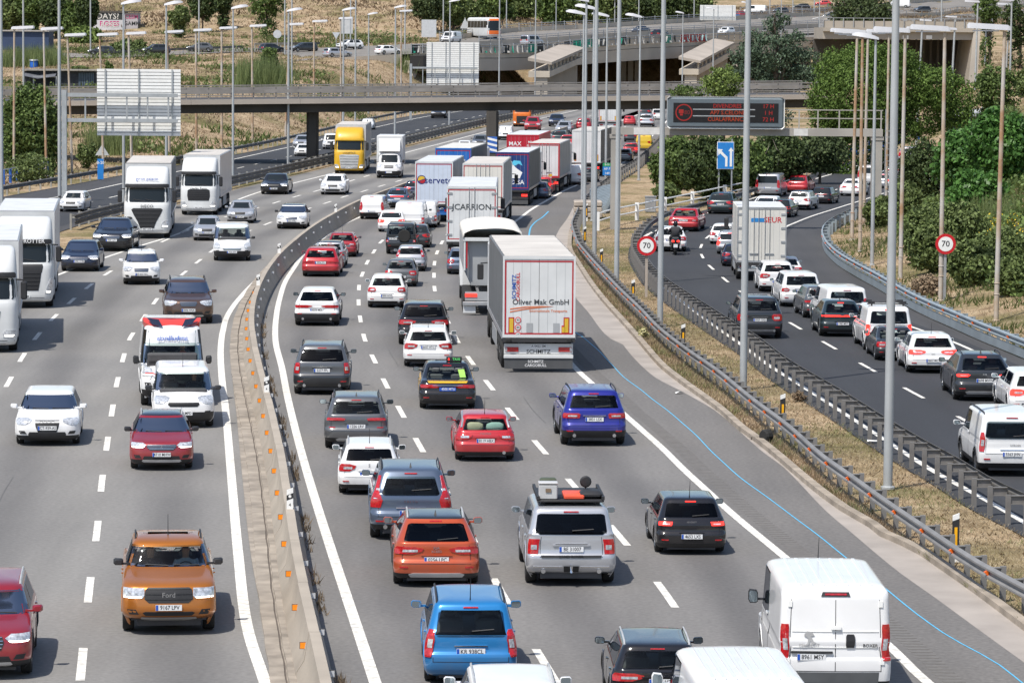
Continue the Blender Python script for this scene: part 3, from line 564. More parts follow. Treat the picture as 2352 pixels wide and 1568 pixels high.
            if q.get('brhood'): r3 = zH([(q['brz']-.012, -.27, .27), (q['brz']+.024, -.25, .25)]); add('brake_light_housing', grid_patch(rel(True), r3, 1, 4, .012).mesh('brake_light_housing'), 'BLACK')
            ex = q.get('exh')
            if ex:
                for sx in ((-1, 1) if ex == 2 else (1,)):
                    mb = MB(); mb.lathe([(.035, 0), (.05, 0), (.05, .25), (.035, .25)], 10, 'y'); k = len(mb.v)-40; mb.v[k:] = [(v[0]+sx*w2*.62, v[1]-L/2+.02, v[2]+.20*Hh) for v in mb.v[k:]]; add('exhaust', mb.mesh('exhaust', 40), 'CHROME')
            if q.get('skid'):
                r2 = zH([(.155, -.62, .62), (.20, -.66, .66), (.225, -.55, .55)]); add('skid_plate', grid_patch(rel(True), r2, 2, 8, .02).mesh('skid_plate', 40), 'SILVERP')
            if lod == 0 and q.get('pz', .47) > .33 and not vanrear and q.get('handle', 1):
                z = q.get('pz', .47)+.062; r2 = zH([(z, -.36, .36), (z+.012, -.36, .36)]); add('boot_handle', grid_patch(rel(True), r2, 1, 4, .03).mesh('boot_handle'), q.get('handlemat', 'CHROME' if q.get('face') == 'R' and p['H'] > 1.5 else 'PAINT'))
            if lod == 0:                                   # tailgate shut lines
                z0 = q.get('gate', .36); gx = q.get('gatex', .80); mb = MB(); zt_ = q.get('gatetop', wz0)
                for a0, a1 in ((-gx, -gx+.012), (gx-.012, gx)): grid_patch(rel(True), zH([(z0, a0, a1), (zt_, a0, a1)]), 6, 1, .0035, mb)
                grid_patch(rel(True), zH([(z0, -gx, gx), (z0+.006, -gx, gx)]), 1, 10, .0035, mb)
                if q.get('twodoor'): grid_patch(rel(True), zH([(z0, -.006, .006), (zt_, -.006, .006)]), 8, 1, .0035, mb)
                add('shut_line', mb.mesh('shut_line'), 'INK')
                if rear and not q.get('panel') and not p['trunk'] and q.get('wiper', 1):
                    mb = MB(); zz = (wz0+.03)*Hh; mb.tube([S.end(.02, zz, True, .03), S.end(w2*.5, zz+.03, True, .03)], .014, 5); add('rear_wiper', mb.mesh('rear_wiper'), 'BLACK')
    if face == 'F' or lod < 2:
        hl = zH(HEADS[q.get('head', 'slant')])
        for sg in (1, -1):
            r_ = hl if sg > 0 else mirror_rows(hl); hi = add('headlight', grid_patch(rel(False), r_, 3 if lod == 0 else 1, 5 if lod == 0 else 2, .014).mesh('headlight', 40), 'CLEARL')
            if q.get('drl') and lod < 2:
                zz = hl[0][0]; r2 = [(zz+.0, hl[0][1]+.03, hl[0][2]-.02), (zz+.028, hl[1][1]+.06, hl[1][2]-.02)]; add('running_light', grid_patch(rel(False), r2 if sg > 0 else mirror_rows(r2), 1, 3, .02).mesh('running_light'), 'HEADON', hi)
        gr = zH(q.get('grille') or [(.41, -.36, .36), (.50, -.40, .40), (.515, -.38, .38)])
        gi = add('grille', grid_patch(rel(False), gr, 2, 6, .008).mesh('grille', 40), 'BLACK')
        if lod == 0:
            mb = MB(); z0, z1 = gr[0][0], gr[-1][0]; nb = q.get('bars', 4)
            for k in range(nb):
                zz = z0 + (z1-z0)*(k+.7)/nb; b = float(np.interp(zz, [r[0] for r in gr], [r[2] for r in gr]))*.97; grid_patch(rel(False), [(zz, -b, b), (zz+.012, -b, b)], 1, 6, .018, mb)
            add('grille_bar', mb.mesh('grille_bar'), q.get('barmat', 'CHROME'), gi)
        if lod < 2:
            lo = zH(q.get('intake') or [(.19, -.52, .52), (.235, -.60, .60), (.29, -.55, .55)]); add('lower_intake', grid_patch(rel(False), lo, 2, 6, .006).mesh('lower_intake', 40), 'BLACK')
            for sg in (1, -1):
                r2 = zH([(.25, .64, .84), (.31, .70, .88)]); add('fog_lamp', grid_patch(rel(False), r2 if sg > 0 else mirror_rows(r2), 1, 2, .008).mesh('fog_lamp', 40), 'BLACK')
            if q.get('fskid'): r2 = zH([(.165, -.58, .58), (.19, -.64, .64), (.215, -.60, .60)]); add('skid_plate', grid_patch(rel(False), r2, 2, 8, .025).mesh('skid_plate', 40), 'SILVERP')
            mb = MB(); zz = (wz0+.015)*Hh
            for sx in (-1, .05): mb.tube([S.end((sx*.62+.5 if sx < 0 else .0)*w2 + (-.55*w2 if sx < 0 else 0), zz, False, .02), S.end((sx*.62+.5 if sx < 0 else .5)*w2, zz+.015, False, .025)], .010, 4)
            add('wiper', mb.mesh('wiper'), 'BLACK')
    # mirrors
    if lod < 2:
        ym = L/2 - p['yc']*L - .28; zm = (p['zc']+.045)*Hh; hx = S.at(zm)[2]; tall = p['H'] > 1.9 or q.get('bigmirror')
        for sg in (1, -1):
            mb = MB(); wx, hz = (.20, .14) if not tall else (.19, .27)
            mb.loft([[(sg*(hx+.07+wx*(.5+.5*a*sc)), ym+dy, zm+hz*b*sc*.5+hz*.2) for a, b in ((-1, -.8), (-.6, -1), (.6, -1), (1, -.5), (1, .6), (.7, 1), (-.7, .9), (-1, .5))] for dy, sc in ((-.07, .92), (-.05, 1), (.03, .95), (.09, .6))], True, True)
            mb.box(*sorted((sg*(hx-.06), sg*(hx+.12))), ym-.02, ym+.03, zm-.03, zm+.01); add('wing_mirror', mb.mesh('wing_mirror', 50), q.get('mirrormat', 'PAINT'))
            if face == 'R':
                mb = MB(); mb.loft([[(sg*(hx+.07+wx*(.5+.42*a)), ym-.073, zm+hz*b*.42+hz*.2) for a, b in ((-1, -.8), (-.6, -1), (.6, -1), (1, -.5), (1, .6), (.7, 1), (-.7, .9), (-1, .5))]], True); add('mirror_glass', mb.mesh('mirror_glass'), 'MIRROR', len(parts)-1)
    if q.get('rails'):
        zt_ = .967*Hh; ya, yb = -L/2+(p['ytr']+.06)*L, L/2-(p['ytf']+.05)*L
        for sg in (1, -1):
            x = sg*(p['hwt']-.03)*w2; mb = MB(); mb.tube([(x, ya-.08, zt_-.01), (x, ya+.06, zt_+.055), (x, (ya+yb)/2, zt_+.075), (x, yb-.08, zt_+.055), (x, yb+.05, zt_-.01)], .018, 6); add('roof_rail', mb.mesh('roof_rail', 60), q['rails'])
    an = q.get('ant')
    if an and lod < 2:
        mb = MB()
        if an == 'fin': y0 = -L/2+(p['ytr']+.09)*L; mb.loft([[(-.03*k, y0-.09*k-.03, Hh+h-.015), (.03*k, y0-.09*k-.03, Hh+h-.015), (.012*k, y0+.12*k, Hh+h-.015), (-.012*k, y0+.12*k, Hh+h-.015)] for h, k in ((-.01, 1), (.05, .6), (.10, .15))], True, True)
        else: y0 = (-L/2+(p['ytr']+.07)*L) if an == 'rod' else L/2-(p['ytf']+.08)*L; mb.tube([(0, y0, Hh-.03), (0, y0-.02, Hh+.03), (0, y0-.14, Hh+.40)], [.018, .010, .005], 5)
        add('antenna', mb.mesh('antenna', 60), 'BLACK')
    _CACHE[key] = (p, S, parts); return _CACHE[key]
MM = dict(BLACK=BLACK, RUBBER=RUBBER, DARK=DARK, CHROME=CHROME, ALLOY=ALLOY, SILVERP=SILVERP, REDL=REDL, REDON=REDON, CLEARL=CLEARL, HEADON=HEADON, INK=INK, GLASS=GLASS, DGLASS=DGLASS, FGLASS=FGLASS,
          SEAT=mat('seat_cloth', (.13, .13, .135), .9), MIRROR=mat('mirror', (.35, .42, .46), .05, .9, 0), WHITE=WHITEP, BLUE=PBLUE)
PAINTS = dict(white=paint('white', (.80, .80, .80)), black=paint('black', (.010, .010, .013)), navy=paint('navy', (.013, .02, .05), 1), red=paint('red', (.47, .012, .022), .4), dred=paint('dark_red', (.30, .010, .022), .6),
  orange=paint('orange', (.50, .16, .012), 1), xorange=paint('burnt_orange', (.50, .075, .018), .6), blue=paint('bright_blue', (.012, .20, .50), .6), rblue=paint('royal_blue', (.012, .018, .26), .7), steel=paint('steel_blue', (.10, .135, .20), 1),
  grey=paint('grey', (.115, .12, .13), .8), dgrey=paint('dark_grey', (.032, .036, .042), .8), silver=paint('silver', (.50, .51, .54), 1), brown=paint('brown', (.11, .062, .045), 1), petrol=paint('petrol', (.02, .035, .04), .6),
  dirty=mat('paint_dirty_white', (.60, .58, .54), .5, 0, .12, 1.5), yellow=paint('yellow', (.62, .42, .02)), gold=mat('paint_roof_cloth', (.5, .48, .44), .6))
YAW = {('F', 'lc'): -.075, ('F', 'ld'): -.07, ('F', 'lel'): -.08, ('R', 'rb'): .036, ('R', 'ra'): .055, ('R', 'rll'): .05, ('R', 'rrl'): .06, ('R', 'sdl'): .045, ('R', 'srr'): .04, ('F', 'fld'): -.05}
def heading(px, py, cname, face):
    g = G0(px, py); f = CUR[cname]; e = float(f(g.y + 1.5) - f(g.y - 1.5)) / 3; e += YAW.get((face, cname), 0.0) * (min(1, max(0, (g.y - 95) / 60)) if face == 'F' else (1 if cname[0] == 's' else min(1, max(0, (215 - g.y) / 80)))); h = Vector((e, 1, 0)).normalized(); return h if face == 'R' else -h
VG = {'L': 'vehicles on the left carriageway', 'R': 'vehicles on the right carriageway', 'S': 'vehicles on the slip road', 'P': 'vehicles on the parallel road', 'V': 'vehicles on the upper roads'}
CATN = dict(hatch='car', mini='car', sedan='car', coupe='car', wagon='car', suv='car', suvcoupe='car', bigsuv='car', jeep='car', mpv='car', pickup='pickup truck', smallvan='van', van='van', bigvan='van', tallvan='van')
NAMEN = dict(hatch='hatchback_car', mini='small_car', sedan='saloon_car', coupe='coupe_car', wagon='estate_car', suv='suv_car', suvcoupe='suv_car', bigsuv='suv_car', jeep='offroad_car', mpv='people_carrier', pickup='pickup_truck', smallvan='small_van', van='panel_van', bigvan='panel_van', tallvan='panel_van')
LASTCAR = {}; CARS = {}
def put(t, x, y, wpx, face, col, label, road, cname=None, lod=None, plate=None, at=None, hd=None, name=None, cat=None, badge=None, yaw=0.0, **q):
    q['face'] = face; base = TYPES[t]
    g = at if at is not None else G0(x, y); s = scale_at(g)
    sc = 1.0 if wpx is None else max(.80, min(1.2, wpx / s / base['W']))
    wp = base['W'] * sc * s * .4354
    if lod is None: lod = 0 if wp > 30 else (1 if wp > 15 else 2)
    p, S, parts = car_meshes(t, lod, q)
    if hd is None:
        cname = cname or {'L': 'lc', 'R': 'ra', 'S': 'sdl', 'P': 'fld'}[road]; h = heading(x, y, cname, face); h = (h + Vector((yaw, 0, 0))).normalized()
    else: h = Vector((math.cos(math.radians(hd)), math.sin(math.radians(hd)), 0))
    ya = (-p['L']/2 + p['ro']) if face == 'R' else (p['L']/2 - p['fo'])
    if at is not None: ya = 0
    rz = math.atan2(-h.x, h.y); loc = g - h * ya * sc
    if at is None: loc.z = .012
    root = thing(name or NAMEN[t], label, cat or CATN[t], loc, rz, VG[road], sc); os_ = []
    col_ = PAINTS[col] if isinstance(col, str) else col; roofc = PAINTS[q['roof']] if 'roof' in q else BLACK
    for nm, me, mt, par in parts:
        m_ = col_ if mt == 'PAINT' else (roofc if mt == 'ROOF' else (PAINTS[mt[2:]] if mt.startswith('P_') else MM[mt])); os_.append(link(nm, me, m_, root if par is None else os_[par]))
    if plate and lod < 2:
        zz = q.get('pz', .47 if face == 'R' else .27) * p['H']; e = S.end(0, zz, face == 'R', .012); sg = -1 if face == 'R' else 1
        px_ = q.get('px', 0.0) * p['W'] / 2; wpl, hpl = (.26, .057); mb = MB().box(px_-wpl, px_+wpl, *sorted((e.y, e.y+sg*.016)), zz-hpl, zz+hpl)
        pb = PBLUE if q.get('bplate') else PLATE; pl = obj('number_plate', mb, pb, root)
        bx = px_ - sg * -1 * (wpl-.028) if face == 'F' else px_ - (wpl-.028); mb = MB().box(bx-.024, bx+.024, *sorted((e.y+sg*.016, e.y+sg*.019)), zz-hpl+.004, zz+hpl-.004); obj('plate_band', mb, PBLUE, pl)
        if wp > 26: text('plate_text', plate, .115, PLATE if q.get('bplate') else INK, pl, (px_ + (.02 if face == 'R' else -.02), e.y + sg*.0185, zz), face, .86)
    for bt in (badge or []):
        s_, bx, bz, sz, mt = bt; e = S.end(bx*p['W']/2, bz*p['H'], face == 'R', .014); tl_ = 0
        text('badge', s_, sz, MM.get(mt, CHROME), root, (e.x, e.y, e.z), face, 1.0, tl_)
    LASTCAR.update(root=root, S=S, p=p, sc=sc, parts=os_, loc=loc, rz=rz); CARS[label] = dict(LASTCAR); return root
# ---------------------------------------------------------------- near traffic
put('suv', -39, 1546, 228, 'F', 'dred', 'red SUV with silver roof rails cut by the left edge of the picture', 'L', 'ld', drl=1, head='tri', rails='SILVERP', arch='BLACK', fskid=1, grille=[(.36,-.40,.40),(.45,-.46,.46),(.52,-.42,.42)])
put('pickup', 387, 1445, 213, 'F', 'orange', 'orange pickup truck with black grille and silver bumper plate', 'L', 'ld', plate='9167 LPV', pz=.335, head='box', drl=1, rails='BLACK', ant='front', mirrormat='BLACK', arch='PAINT', fskid=1, bigmirror=0,
    grille=[(.385,-.42,.42),(.43,-.52,.52),(.535,-.50,.50),(.56,-.44,.44)], bars=3, barmat='BLACK', intake=[(.235,-.50,.50),(.27,-.56,.56),(.285,-.5,.5)], badge=[('Ford', 0, .475, .14, 'CHROME')])
put('suvcoupe', 371, 1074, 148, 'F', 'dred', 'red crossover with a black roof in front of the white vans', 'L', 'ld', plate='4710 MHW', pz=.32, head='tri', drl=1, roofsplit=1, roof='black', rails='SILVERP', mirrormat='BLACK', fskid=1, W=1.78, H=1.54, L=4.14, grille=[(.40,-.36,.36),(.46,-.48,.48),(.51,-.46,.46)], badge=[('S', 0, .455, .15, 'CHROME')])
put('hatch', 111, 1018, 146, 'F', 'white', 'white hatchback with a tall black grille and four rings', 'L', 'lc', plate='CT-939-AS', pz=.37, head='slant', grille=[(.27,-.28,.28),(.40,-.36,.36),(.53,-.40,.40)], barmat='BLACK', badge=[('OOOO', 0, .475, .13, 'CHROME')])
put('smallvan', 421, 978, 139, 'F', 'white', 'white small van with black bumper behind the red crossover', 'L', 'ld', plate='3462 MPD', pz=.27, zt=.30, head='slant', ant='front', mirrormat='BLACK', grille=[(.38,-.44,.44),(.42,-.52,.52),(.455,-.50,.50)], barmat='BLACK', trimmat='BLACK', panel=1)
put('tallvan', 396, 929, 146, 'F', 'white', 'white ambulance van with red roof light fairing and mirrored lettering', 'L', 'ld', name='ambulance', cat='ambulance', zt=.24, head='tall', drl=1, mirrormat='BLACK', bigmirror=1, panel=1, wtop=.775, grille=[(.30,-.36,.36),(.37,-.42,.42)])
AMB = dict(LASTCAR)
put('suv', 432, 741, 109, 'F', 'brown', 'brown SUV with chrome grille just ahead of the ambulance', 'L', 'ld', plate='3006 HNK', pz=.33, head='slant', H=1.71, W=1.89, L=4.63, rails='BLACK', fskid=1, grille=[(.42,-.28,.28),(.48,-.36,.36),(.53,-.34,.34)])
put('mini', 325, 652, 84, 'F', 'white', 'small white hatchback with chrome grille bar beside the brown SUV', 'L', 'lc', plate='EZ-022-NN', pz=.33, head='slant', ant='front')
put('suvcoupe', 260, 576, 88, 'F', 'black', 'black coupe SUV with star grille and lit headlights', 'L', 'lel', plate='9281 LZV', pz=.36, drl=1, W=1.89, L=4.73, H=1.6, head='tri', grille=[(.40,-.40,.40),(.47,-.44,.44),(.51,-.40,.40)])
put('hatch', 185, 622, 85, 'F', 'navy', 'navy hatchback driving alongside the white trucks', 'L', 'lel', plate='2981 KYM', pz=.36, drl=1, W=1.82, grille=[(.39,-.42,.42),(.46,-.50,.50),(.50,-.46,.46)])
put('van', 533, 598, 85, 'F', 'white', 'white passenger van with black lower bumper beside the barrier', 'L', 'ld', plate='7026 KRF', pz=.26, zt=.30, head='tall', mirrormat='BLACK', grille=[(.31,-.44,.44),(.36,-.50,.50)], doors=2)
put('hatch', 476, 552, 67, 'F', 'silver', 'silver small hatchback half hidden by the white passenger van', 'L', 'ld', W=1.695, L=3.95, H=1.5, head='tri', plate='5214 KDV', pz=.36)
put('hatch', 553, 512, 65, 'F', 'silver', 'older silver hatchback with round badge behind the passenger van', 'L', 'lc', W=1.695, L=3.95, H=1.44, head='round', plate='0241 DKC', pz=.3)
put('hatch', 671, 525, 69, 'F', 'white', 'white hatchback with a black roof near the concrete barrier', 'L', 'ld', plate='2251 KGB', pz=.36, roofsplit=1, roof='black', mirrormat='BLACK')
put('hatch', 766, 447, 58, 'F', 'white', 'white hatchback following the box lorry', 'L', 'lc', plate='4410 LTR', pz=.36)
put('sedan', 631, 446, 60, 'F', 'black', 'black saloon with bright vertical running lights', 'L', 'lc', drl=1, W=1.86, plate='1820 MBD', pz=.3)
put('smallvan', 894, 409, 53, 'F', 'white', 'white cab of the box lorry', 'L', 'lc', zt=.26, head='slant', panel=1, mirrormat='BLACK', H=2.1, L=4.2, W=2.0, name='box_lorry', cat='lorry', plate='5577 LKH', pz=.24)
BOXL = dict(LASTCAR)
# right carriageway, seen from behind
put('mpv', 1078, 1561, 211, 'R', 'blue', 'bright blue people carrier with tall tail lights and dark rear glass', 'R', 'ra', plate='KR 938CL', pz=.425, tail='vert', tailrows=[(.36,.86,.975),(.42,.82,.98),(.56,.80,.98),(.64,.83,.97),(.68,.88,.965)], rails='BLACK', ant='rod', zt=.0, gate=.30, gatex=.82, rw=[(.60,.78),(.635,.80),(.89,.84)], mirrormat='PAINT', foglow=0, rev=.5)
put('suvcoupe', 1000, 1338, 198, 'R', 'xorange', 'burnt orange crossover with silver skid plate behind the steel blue SUV', 'R', 'rll', plate='0256 LPC', pz=.42, tail='wide', skid=1, rails='SILVERP', ant='fin', roofsplit=1, roof='dgrey', W=1.826, L=4.4, H=1.49, arch='BLACK', mirrormat='PAINT', rglass='DGLASS', badge=[('KIA', 0, .595, .085, 'CHROME'), ('XCEED', 0, .545, .07, 'CHROME')], fogz=.30, exh=0)
put('bigsuv', 1307, 1336, 205, 'R', 'silver', 'silver boxy SUV with loaded roof rack and towing hook', 'R', 'rb', plate='BE 31007', pz=.475, tail='box', exh=2, rglass='DGLASS', gate=.375, gatex=.70, rw=[(.655,.78),(.69,.86),(.905,.88)], rim='BLACK', foglow=0, badge=[('LAND ROVER', 0, .385, .085, 'INK')])
RRV = dict(LASTCAR)
put('hatch', 1582, 1266, 165, 'R', 'black', 'black hatchback with three-stripe red tail lights in the right lane', 'R', 'rrl', plate='4653 LXS', pz=.345, tail='wide', lit=1, ant='rod', W=1.745, L=4.05, H=1.45, rglass='DGLASS', tailrows=[(.535,.58,.93),(.60,.56,.94)], badge=[('PEUGEOT', 0, .595, .055, 'CHROME')])
put('wagon', 1505, 1632, 215, 'R', 'black', 'black hatchback with silver roof rails cut by the bottom edge', 'R', 'rb', plate='8607 HZZ', pz=.50, tail='wide', rails='SILVERP', W=1.785, L=4.3, H=1.44, px=.1, badge=[('OOOO', .12, .585, .13, 'CHROME')])
put('van', 1711, 1830, 285, 'R', 'white', 'white panel van roof with pressed ribs at the bottom edge', 'R', 'rrl', panel=1, tail='vanlow', H=2.1, brz=.955)
VANB = dict(LASTCAR)
put('suv', 1178, 1774, 256, 'R', 'white', 'white car roof with silver rails peeking in at the bottom', 'R', 'ra', rails='SILVERP', H=1.6)
put('bigvan', 1905, 1603, 256, 'R', 'white', 'big white panel van with twin rear doors in the bottom right corner', 'R', 'rrl', yaw=.05, H=2.32, panel=1, plate='8961 MSY', pz=.42, px=-.42, zt=.21, tail='vanlow', tailrows=[(.39,.85,.97),(.42,.84,.975),(.66,.84,.975),(.69,.85,.965)], brz=.93, brhood=1, gate=.30, gatex=.82, gatetop=.89, twodoor=1, mirrormat='BLACK', foglow=0, ant='front',
    badge=[('PEUGEOT', -.46, .515, .085, 'SILVERP'), ('BOXER', .62, .515, .085, 'INK')])
BOXER = dict(LASTCAR)
put('suv', 1360, 1019, 147, 'R', 'rblue', 'royal blue SUV in the right lane behind the white trailer', 'R', 'rb', plate='3831 LSX', pz=.49, tail='split', tailrows=[(.51,.46,.96),(.58,.44,.97),(.60,.5,.95)], rails='BLACK', exh=2, H=1.66, W=1.834, arch='BLACK', zt=.27, gate=.38)
put('hatch', 1112, 1054, 140, 'R', 'red', 'bright red hatchback with silver roof arches and pillows inside', 'R', 'rb', plate='8119 HBX', pz=.455, tail='tri', ant='rod', exh=1, W=1.74, L=3.95, H=1.42, badge=[('OOOO', 0, .60, .10, 'CHROME')], foglow=0, zt=.2)
A1 = dict(LASTCAR)
put('sedan', 1027, 936, 130, 'R', 'black', 'black and yellow taxi saloon with roof sign', 'R', 'ra', plate='4505 MTU', pz=.475, bplate=1, tail='duct', mirrormat='PAINT', W=1.78, L=4.63, name='taxi_car', cat='taxi', badge=[])
TAXI = dict(LASTCAR)
put('suv', 818, 1027, 147, 'R', 'grey', 'grey crossover with low outboard lamps behind the red hatchback', 'R', 'rll', plate='1226 LRV', pz=.45, tail='duct', tailrows=[(.56,.38,.93),(.60,.34,.94),(.615,.5,.9)], rails='BLACK', ant='fin', skid=1, H=1.57, W=1.8, L=4.17, arch='BLACK', fogz=.42, lit=0)
put('wagon', 848, 1130, 150, 'R', 'white', 'white estate car with dark rear glass ahead of the steel blue SUV', 'R', 'rll', plate='9607 HML', pz=.42, tail='tri', rails='SILVERP', ant='rod', W=1.69, L=4.2, H=1.45, rglass='DGLASS', exh=1, badge=[('IBIZA', 0, .50, .05, 'CHROME'), ('S', 0, .59, .12, 'CHROME')])
put('suv', 942, 1232, 181, 'R', 'steel', 'steel blue SUV with tall red pillar lamps', 'R', 'rll', plate='3125 JVJ', pz=.40, tail='volvo', rails='BLACK', ant='fin', H=1.71, W=1.89, L=4.63, exh=2, rw=[(.64,.72),(.67,.76),(.89,.74)], badge=[('V O L V O', 0, .555, .07, 'CHROME')], gate=.34)
put('suv', 740, 903, 129, 'R', 'grey', 'grey SUV with red and white box lamps nearest the barrier', 'R', 'rll', plate='5277 FFL', pz=.50, tail='vert', tailrows=[(.44,.80,.96),(.50,.78,.965),(.62,.80,.96),(.65,.84,.95)], rails='BLACK', W=1.84, H=1.7, L=4.35, exh=2, rglass='DGLASS', zt=.40, trimmat='P_dgrey', gate=.40, rw=[(.675,.80),(.70,.85),(.90,.86)], badge=[('KIA', 0, .585, .07, 'CHROME')])
put('suvcoupe', 729, 746, 105, 'R', 'white', 'white crossover with black lower bumper and slim dark lamps', 'R', 'rll', plate='8255 MDJ', pz=.44, tail='duct', rglass='DGLASS', zt=.36, exh=2, arch='BLACK', W=1.795, L=4.4, H=1.54, mirrormat='BLACK', fogz=.33)
put('hatch', 889, 705, 92, 'R', 'white', 'white rounded hatchback with bright red wraparound lamps', 'R', 'ra', plate='7800 HGG', pz=.38, tail='tri', tailrows=[(.50,.62,.96),(.55,.56,.97),(.62,.60,.96),(.635,.7,.93)], W=1.728, L=3.94, H=1.52, exh=1, mirrormat='PAINT')
put('hatch', 921, 657, 79, 'R', 'grey', 'grey hatchback with round badge ahead of the white rounded hatchback', 'R', 'ra', plate='3176 JTD', pz=.38, tail='round', W=1.682, L=3.97, H=1.46)
put('hatch', 943, 622, 74, 'R', 'silver', 'silver hatchback with high red lamps beside its glass', 'R', 'ra', plate='1771 BTB', pz=.47, tail='high', W=1.66, L=3.84, H=1.48)
put('jeep', 922, 583, 70, 'R', 'dgrey', 'black off-road car with spare wheel on its tailgate', 'R', 'ra', plate='9100 DKX', pz=.50, px=-.55, tail='box', tailrows=[(.40,.80,.95),(.47,.80,.95)], lit=0, foglow=1)
JEEP = dict(LASTCAR)
put('hatch', 957, 568, 66, 'R', 'dgrey', 'dark grey hatchback showing beside the off-road car', 'R', 'ra', tail='tri', W=1.7)
put('smallvan', 856, 503, 57, 'R', 'white', 'white small van with curved logo nearest the barrier bend', 'R', 'rll', panel=1, plate='6213 JYV', pz=.36, tail='vert', zt=.24, twodoor=0, lit=0)
put('suvcoupe', 914, 477, 55, 'R', 'steel', 'dark blue crossover with lit tail lights beside the small van', 'R', 'rll', plate='1920 MCN', tail='bar', lit=1)
put('hatch', 952, 452, 46, 'R', 'navy', 'dark blue car with lit lamps at the edge of the blue lorry', 'R', 'rll', lit=1, tail='wide')
put('van', 942, 530, 70, 'R', 'white', 'white van with plain doors behind the off-road car', 'R', 'ra', panel=1, tail='vanlow')
put('hatch', 900, 532, 62, 'R', 'white', 'white hatchback tucked beside the plain white van', 'R', 'ra', tail='round', lit=1)
put('van', 974, 522, 62, 'R', 'white', 'white van with small red lettering on its rear door', 'R', 'ra', panel=1, tail='vanlow', twodoor=1, gatetop=.9, gate=.2)
AGG = dict(LASTCAR)
put('hatch', 738, 634, 86, 'R', 'red', 'red hatchback with slim lamps closest to the barrier', 'R', 'rll', plate='2926 JVS', pz=.50, tail='duct', tailrows=[(.52,.45,.96),(.575,.42,.97),(.59,.6,.93)], W=1.785, H=1.43, zt=.2)
put('suv', 757, 615, 72, 'R', 'silver', 'silver SUV with a black roof half behind the red hatchback', 'R', 'rll', tail='tri', roofsplit=1, roof='black', rails='BLACK', plate='3402 LRB')
put('hatch', 786, 589, 70, 'R', 'dred', 'dark red hatchback ahead of the silver SUV', 'R', 'rll', tail='tri', ant='rod', W=1.7, plate='7755 GHT')
put('hatch', 1062, 629, 75, 'R', 'steel', 'dark car squeezed between the lorries', 'R', 'rb', tail='round', W=1.7)
put('suv', 973, 790, 113, 'R', 'black', 'black glossy SUV hidden behind the white estate', 'R', 'ra', tail='wide', rglass='DGLASS', W=1.89, H=1.62, L=4.57, plate='0417 LJH')
put('wagon', 983, 840, 112, 'R', 'white', 'white estate car in front of the taxi', 'R', 'ra', plate='6607 HTC', pz=.52, tail='tri', rails='WHITE', ant='rod', W=1.78, L=4.48, H=1.5, fogz=.31)
# slip road
put('coupe', 1572, 531, 69, 'R', 'red', 'red two-door coupe on the slip road bend', 'S', 'sll', plate='5561 FGZ', pz=.50, tail='wide', tailrows=[(.47,.60,.96),(.55,.5,.97),(.56,.5,.96)])
put('hatch', 1540, 577, 72, 'R', 'white', 'white hatchback right in front of the motorcyclist', 'S', 'sll', tail='tri', mirrormat='BLACK', plate='4172 LDF')
put('hatch', 1657, 491, 62, 'R', 'petrol', 'dark green hatchback ahead of the red coupe', 'S', 'sll', tail='tri', plate='6631 KLM')
put('van', 1766, 452, 58, 'R', 'silver', 'silver passenger van beside the far red hatchback', 'S', 'sll', tail='vert', doors=2, H=1.9, plate='2180 HNC', pz=.4)
put('hatch', 1833, 442, 50, 'R', 'red', 'red hatchback next to the silver passenger van', 'S', 'sdl', tail='wide')
put('sedan', 1757, 499, 62, 'R', 'white', 'white sleek saloon with curved glass roof', 'S', 'sdl', tail='wide', plate='9003 LVN')
put('hatch', 1713, 520, 58, 'R', 'grey', 'grey car hidden in front of the box lorry', 'S', 'sdl', tail='tri')
put('hatch', 1793, 499, 52, 'R', 'black', 'black hatchback with lit lamps beside the white saloon', 'S', 'sdl', tail='tri', plate='8813 LMT')
put('suv', 1838, 482, 52, 'R', 'white', 'white crossover with a black roof on the slip road', 'S', 'sdl', tail='tri', roofsplit=1, roof='black', plate='5127 LZD')
put('hatch', 1889, 468, 48, 'R', 'black', 'black hatchback with wide lamp bar', 'S', 'srr', tail='bar', plate='0392 LHV')
put('sedan', 1955, 450, 50, 'R', 'white', 'white saloon furthest right on the bend', 'S', 'srr', tail='wide')
put('van', 1994, 424, 42, 'R', 'white', 'white van behind the lamp posts', 'S', 'srr', tail='vert', doors=2)
put('hatch', 2030, 432, 38, 'R', 'silver', 'silver car partly hidden by the gantry column', 'S', 'srr', tail='tri', lit=1)
put('suv', 2085, 373, 42, 'R', 'silver', 'silver SUV with sun glint by the blue panel', 'S', 'srr', tail='vert')
put('hatch', 2053, 407, 40, 'R', 'grey', 'grey car behind the tall foreground pole', 'S', 'srr', tail='tri')
put('hatch', 1660, 560, 52, 'R', 'white', 'white hatchback left of the box lorry', 'S', 'sdl', tail='round', lit=0, plate='3144 HBF')
put('mpv', 1675, 583, 52, 'R', 'silver', 'silver people carrier beside the box lorry', 'S', 'sdl', tail='vert', lit=1)
put('hatch', 1690, 611, 60, 'R', 'navy', 'dark car peeking out left of the box lorry', 'S', 'sdl', tail='tri')
put('mini', 1783, 669, 78, 'R', 'white', 'white small car directly behind the box lorry', 'S', 'srr', tail='tri', lit=0, W=1.7, plate='9102 KYR', pz=.36)
put('sedan', 1806, 645, 70, 'R', 'white', 'white saloon roof behind the white small car', 'S', 'srr', tail='wide')
put('mpv', 1836, 703, 86, 'R', 'white', 'white rounded people carrier with flared red lamps', 'S', 'srr', tail='tri', tailrows=[(.46,.66,.97),(.52,.60,.975),(.56,.72,.96)], W=1.81, zt=.13, plate='4471 HVB')
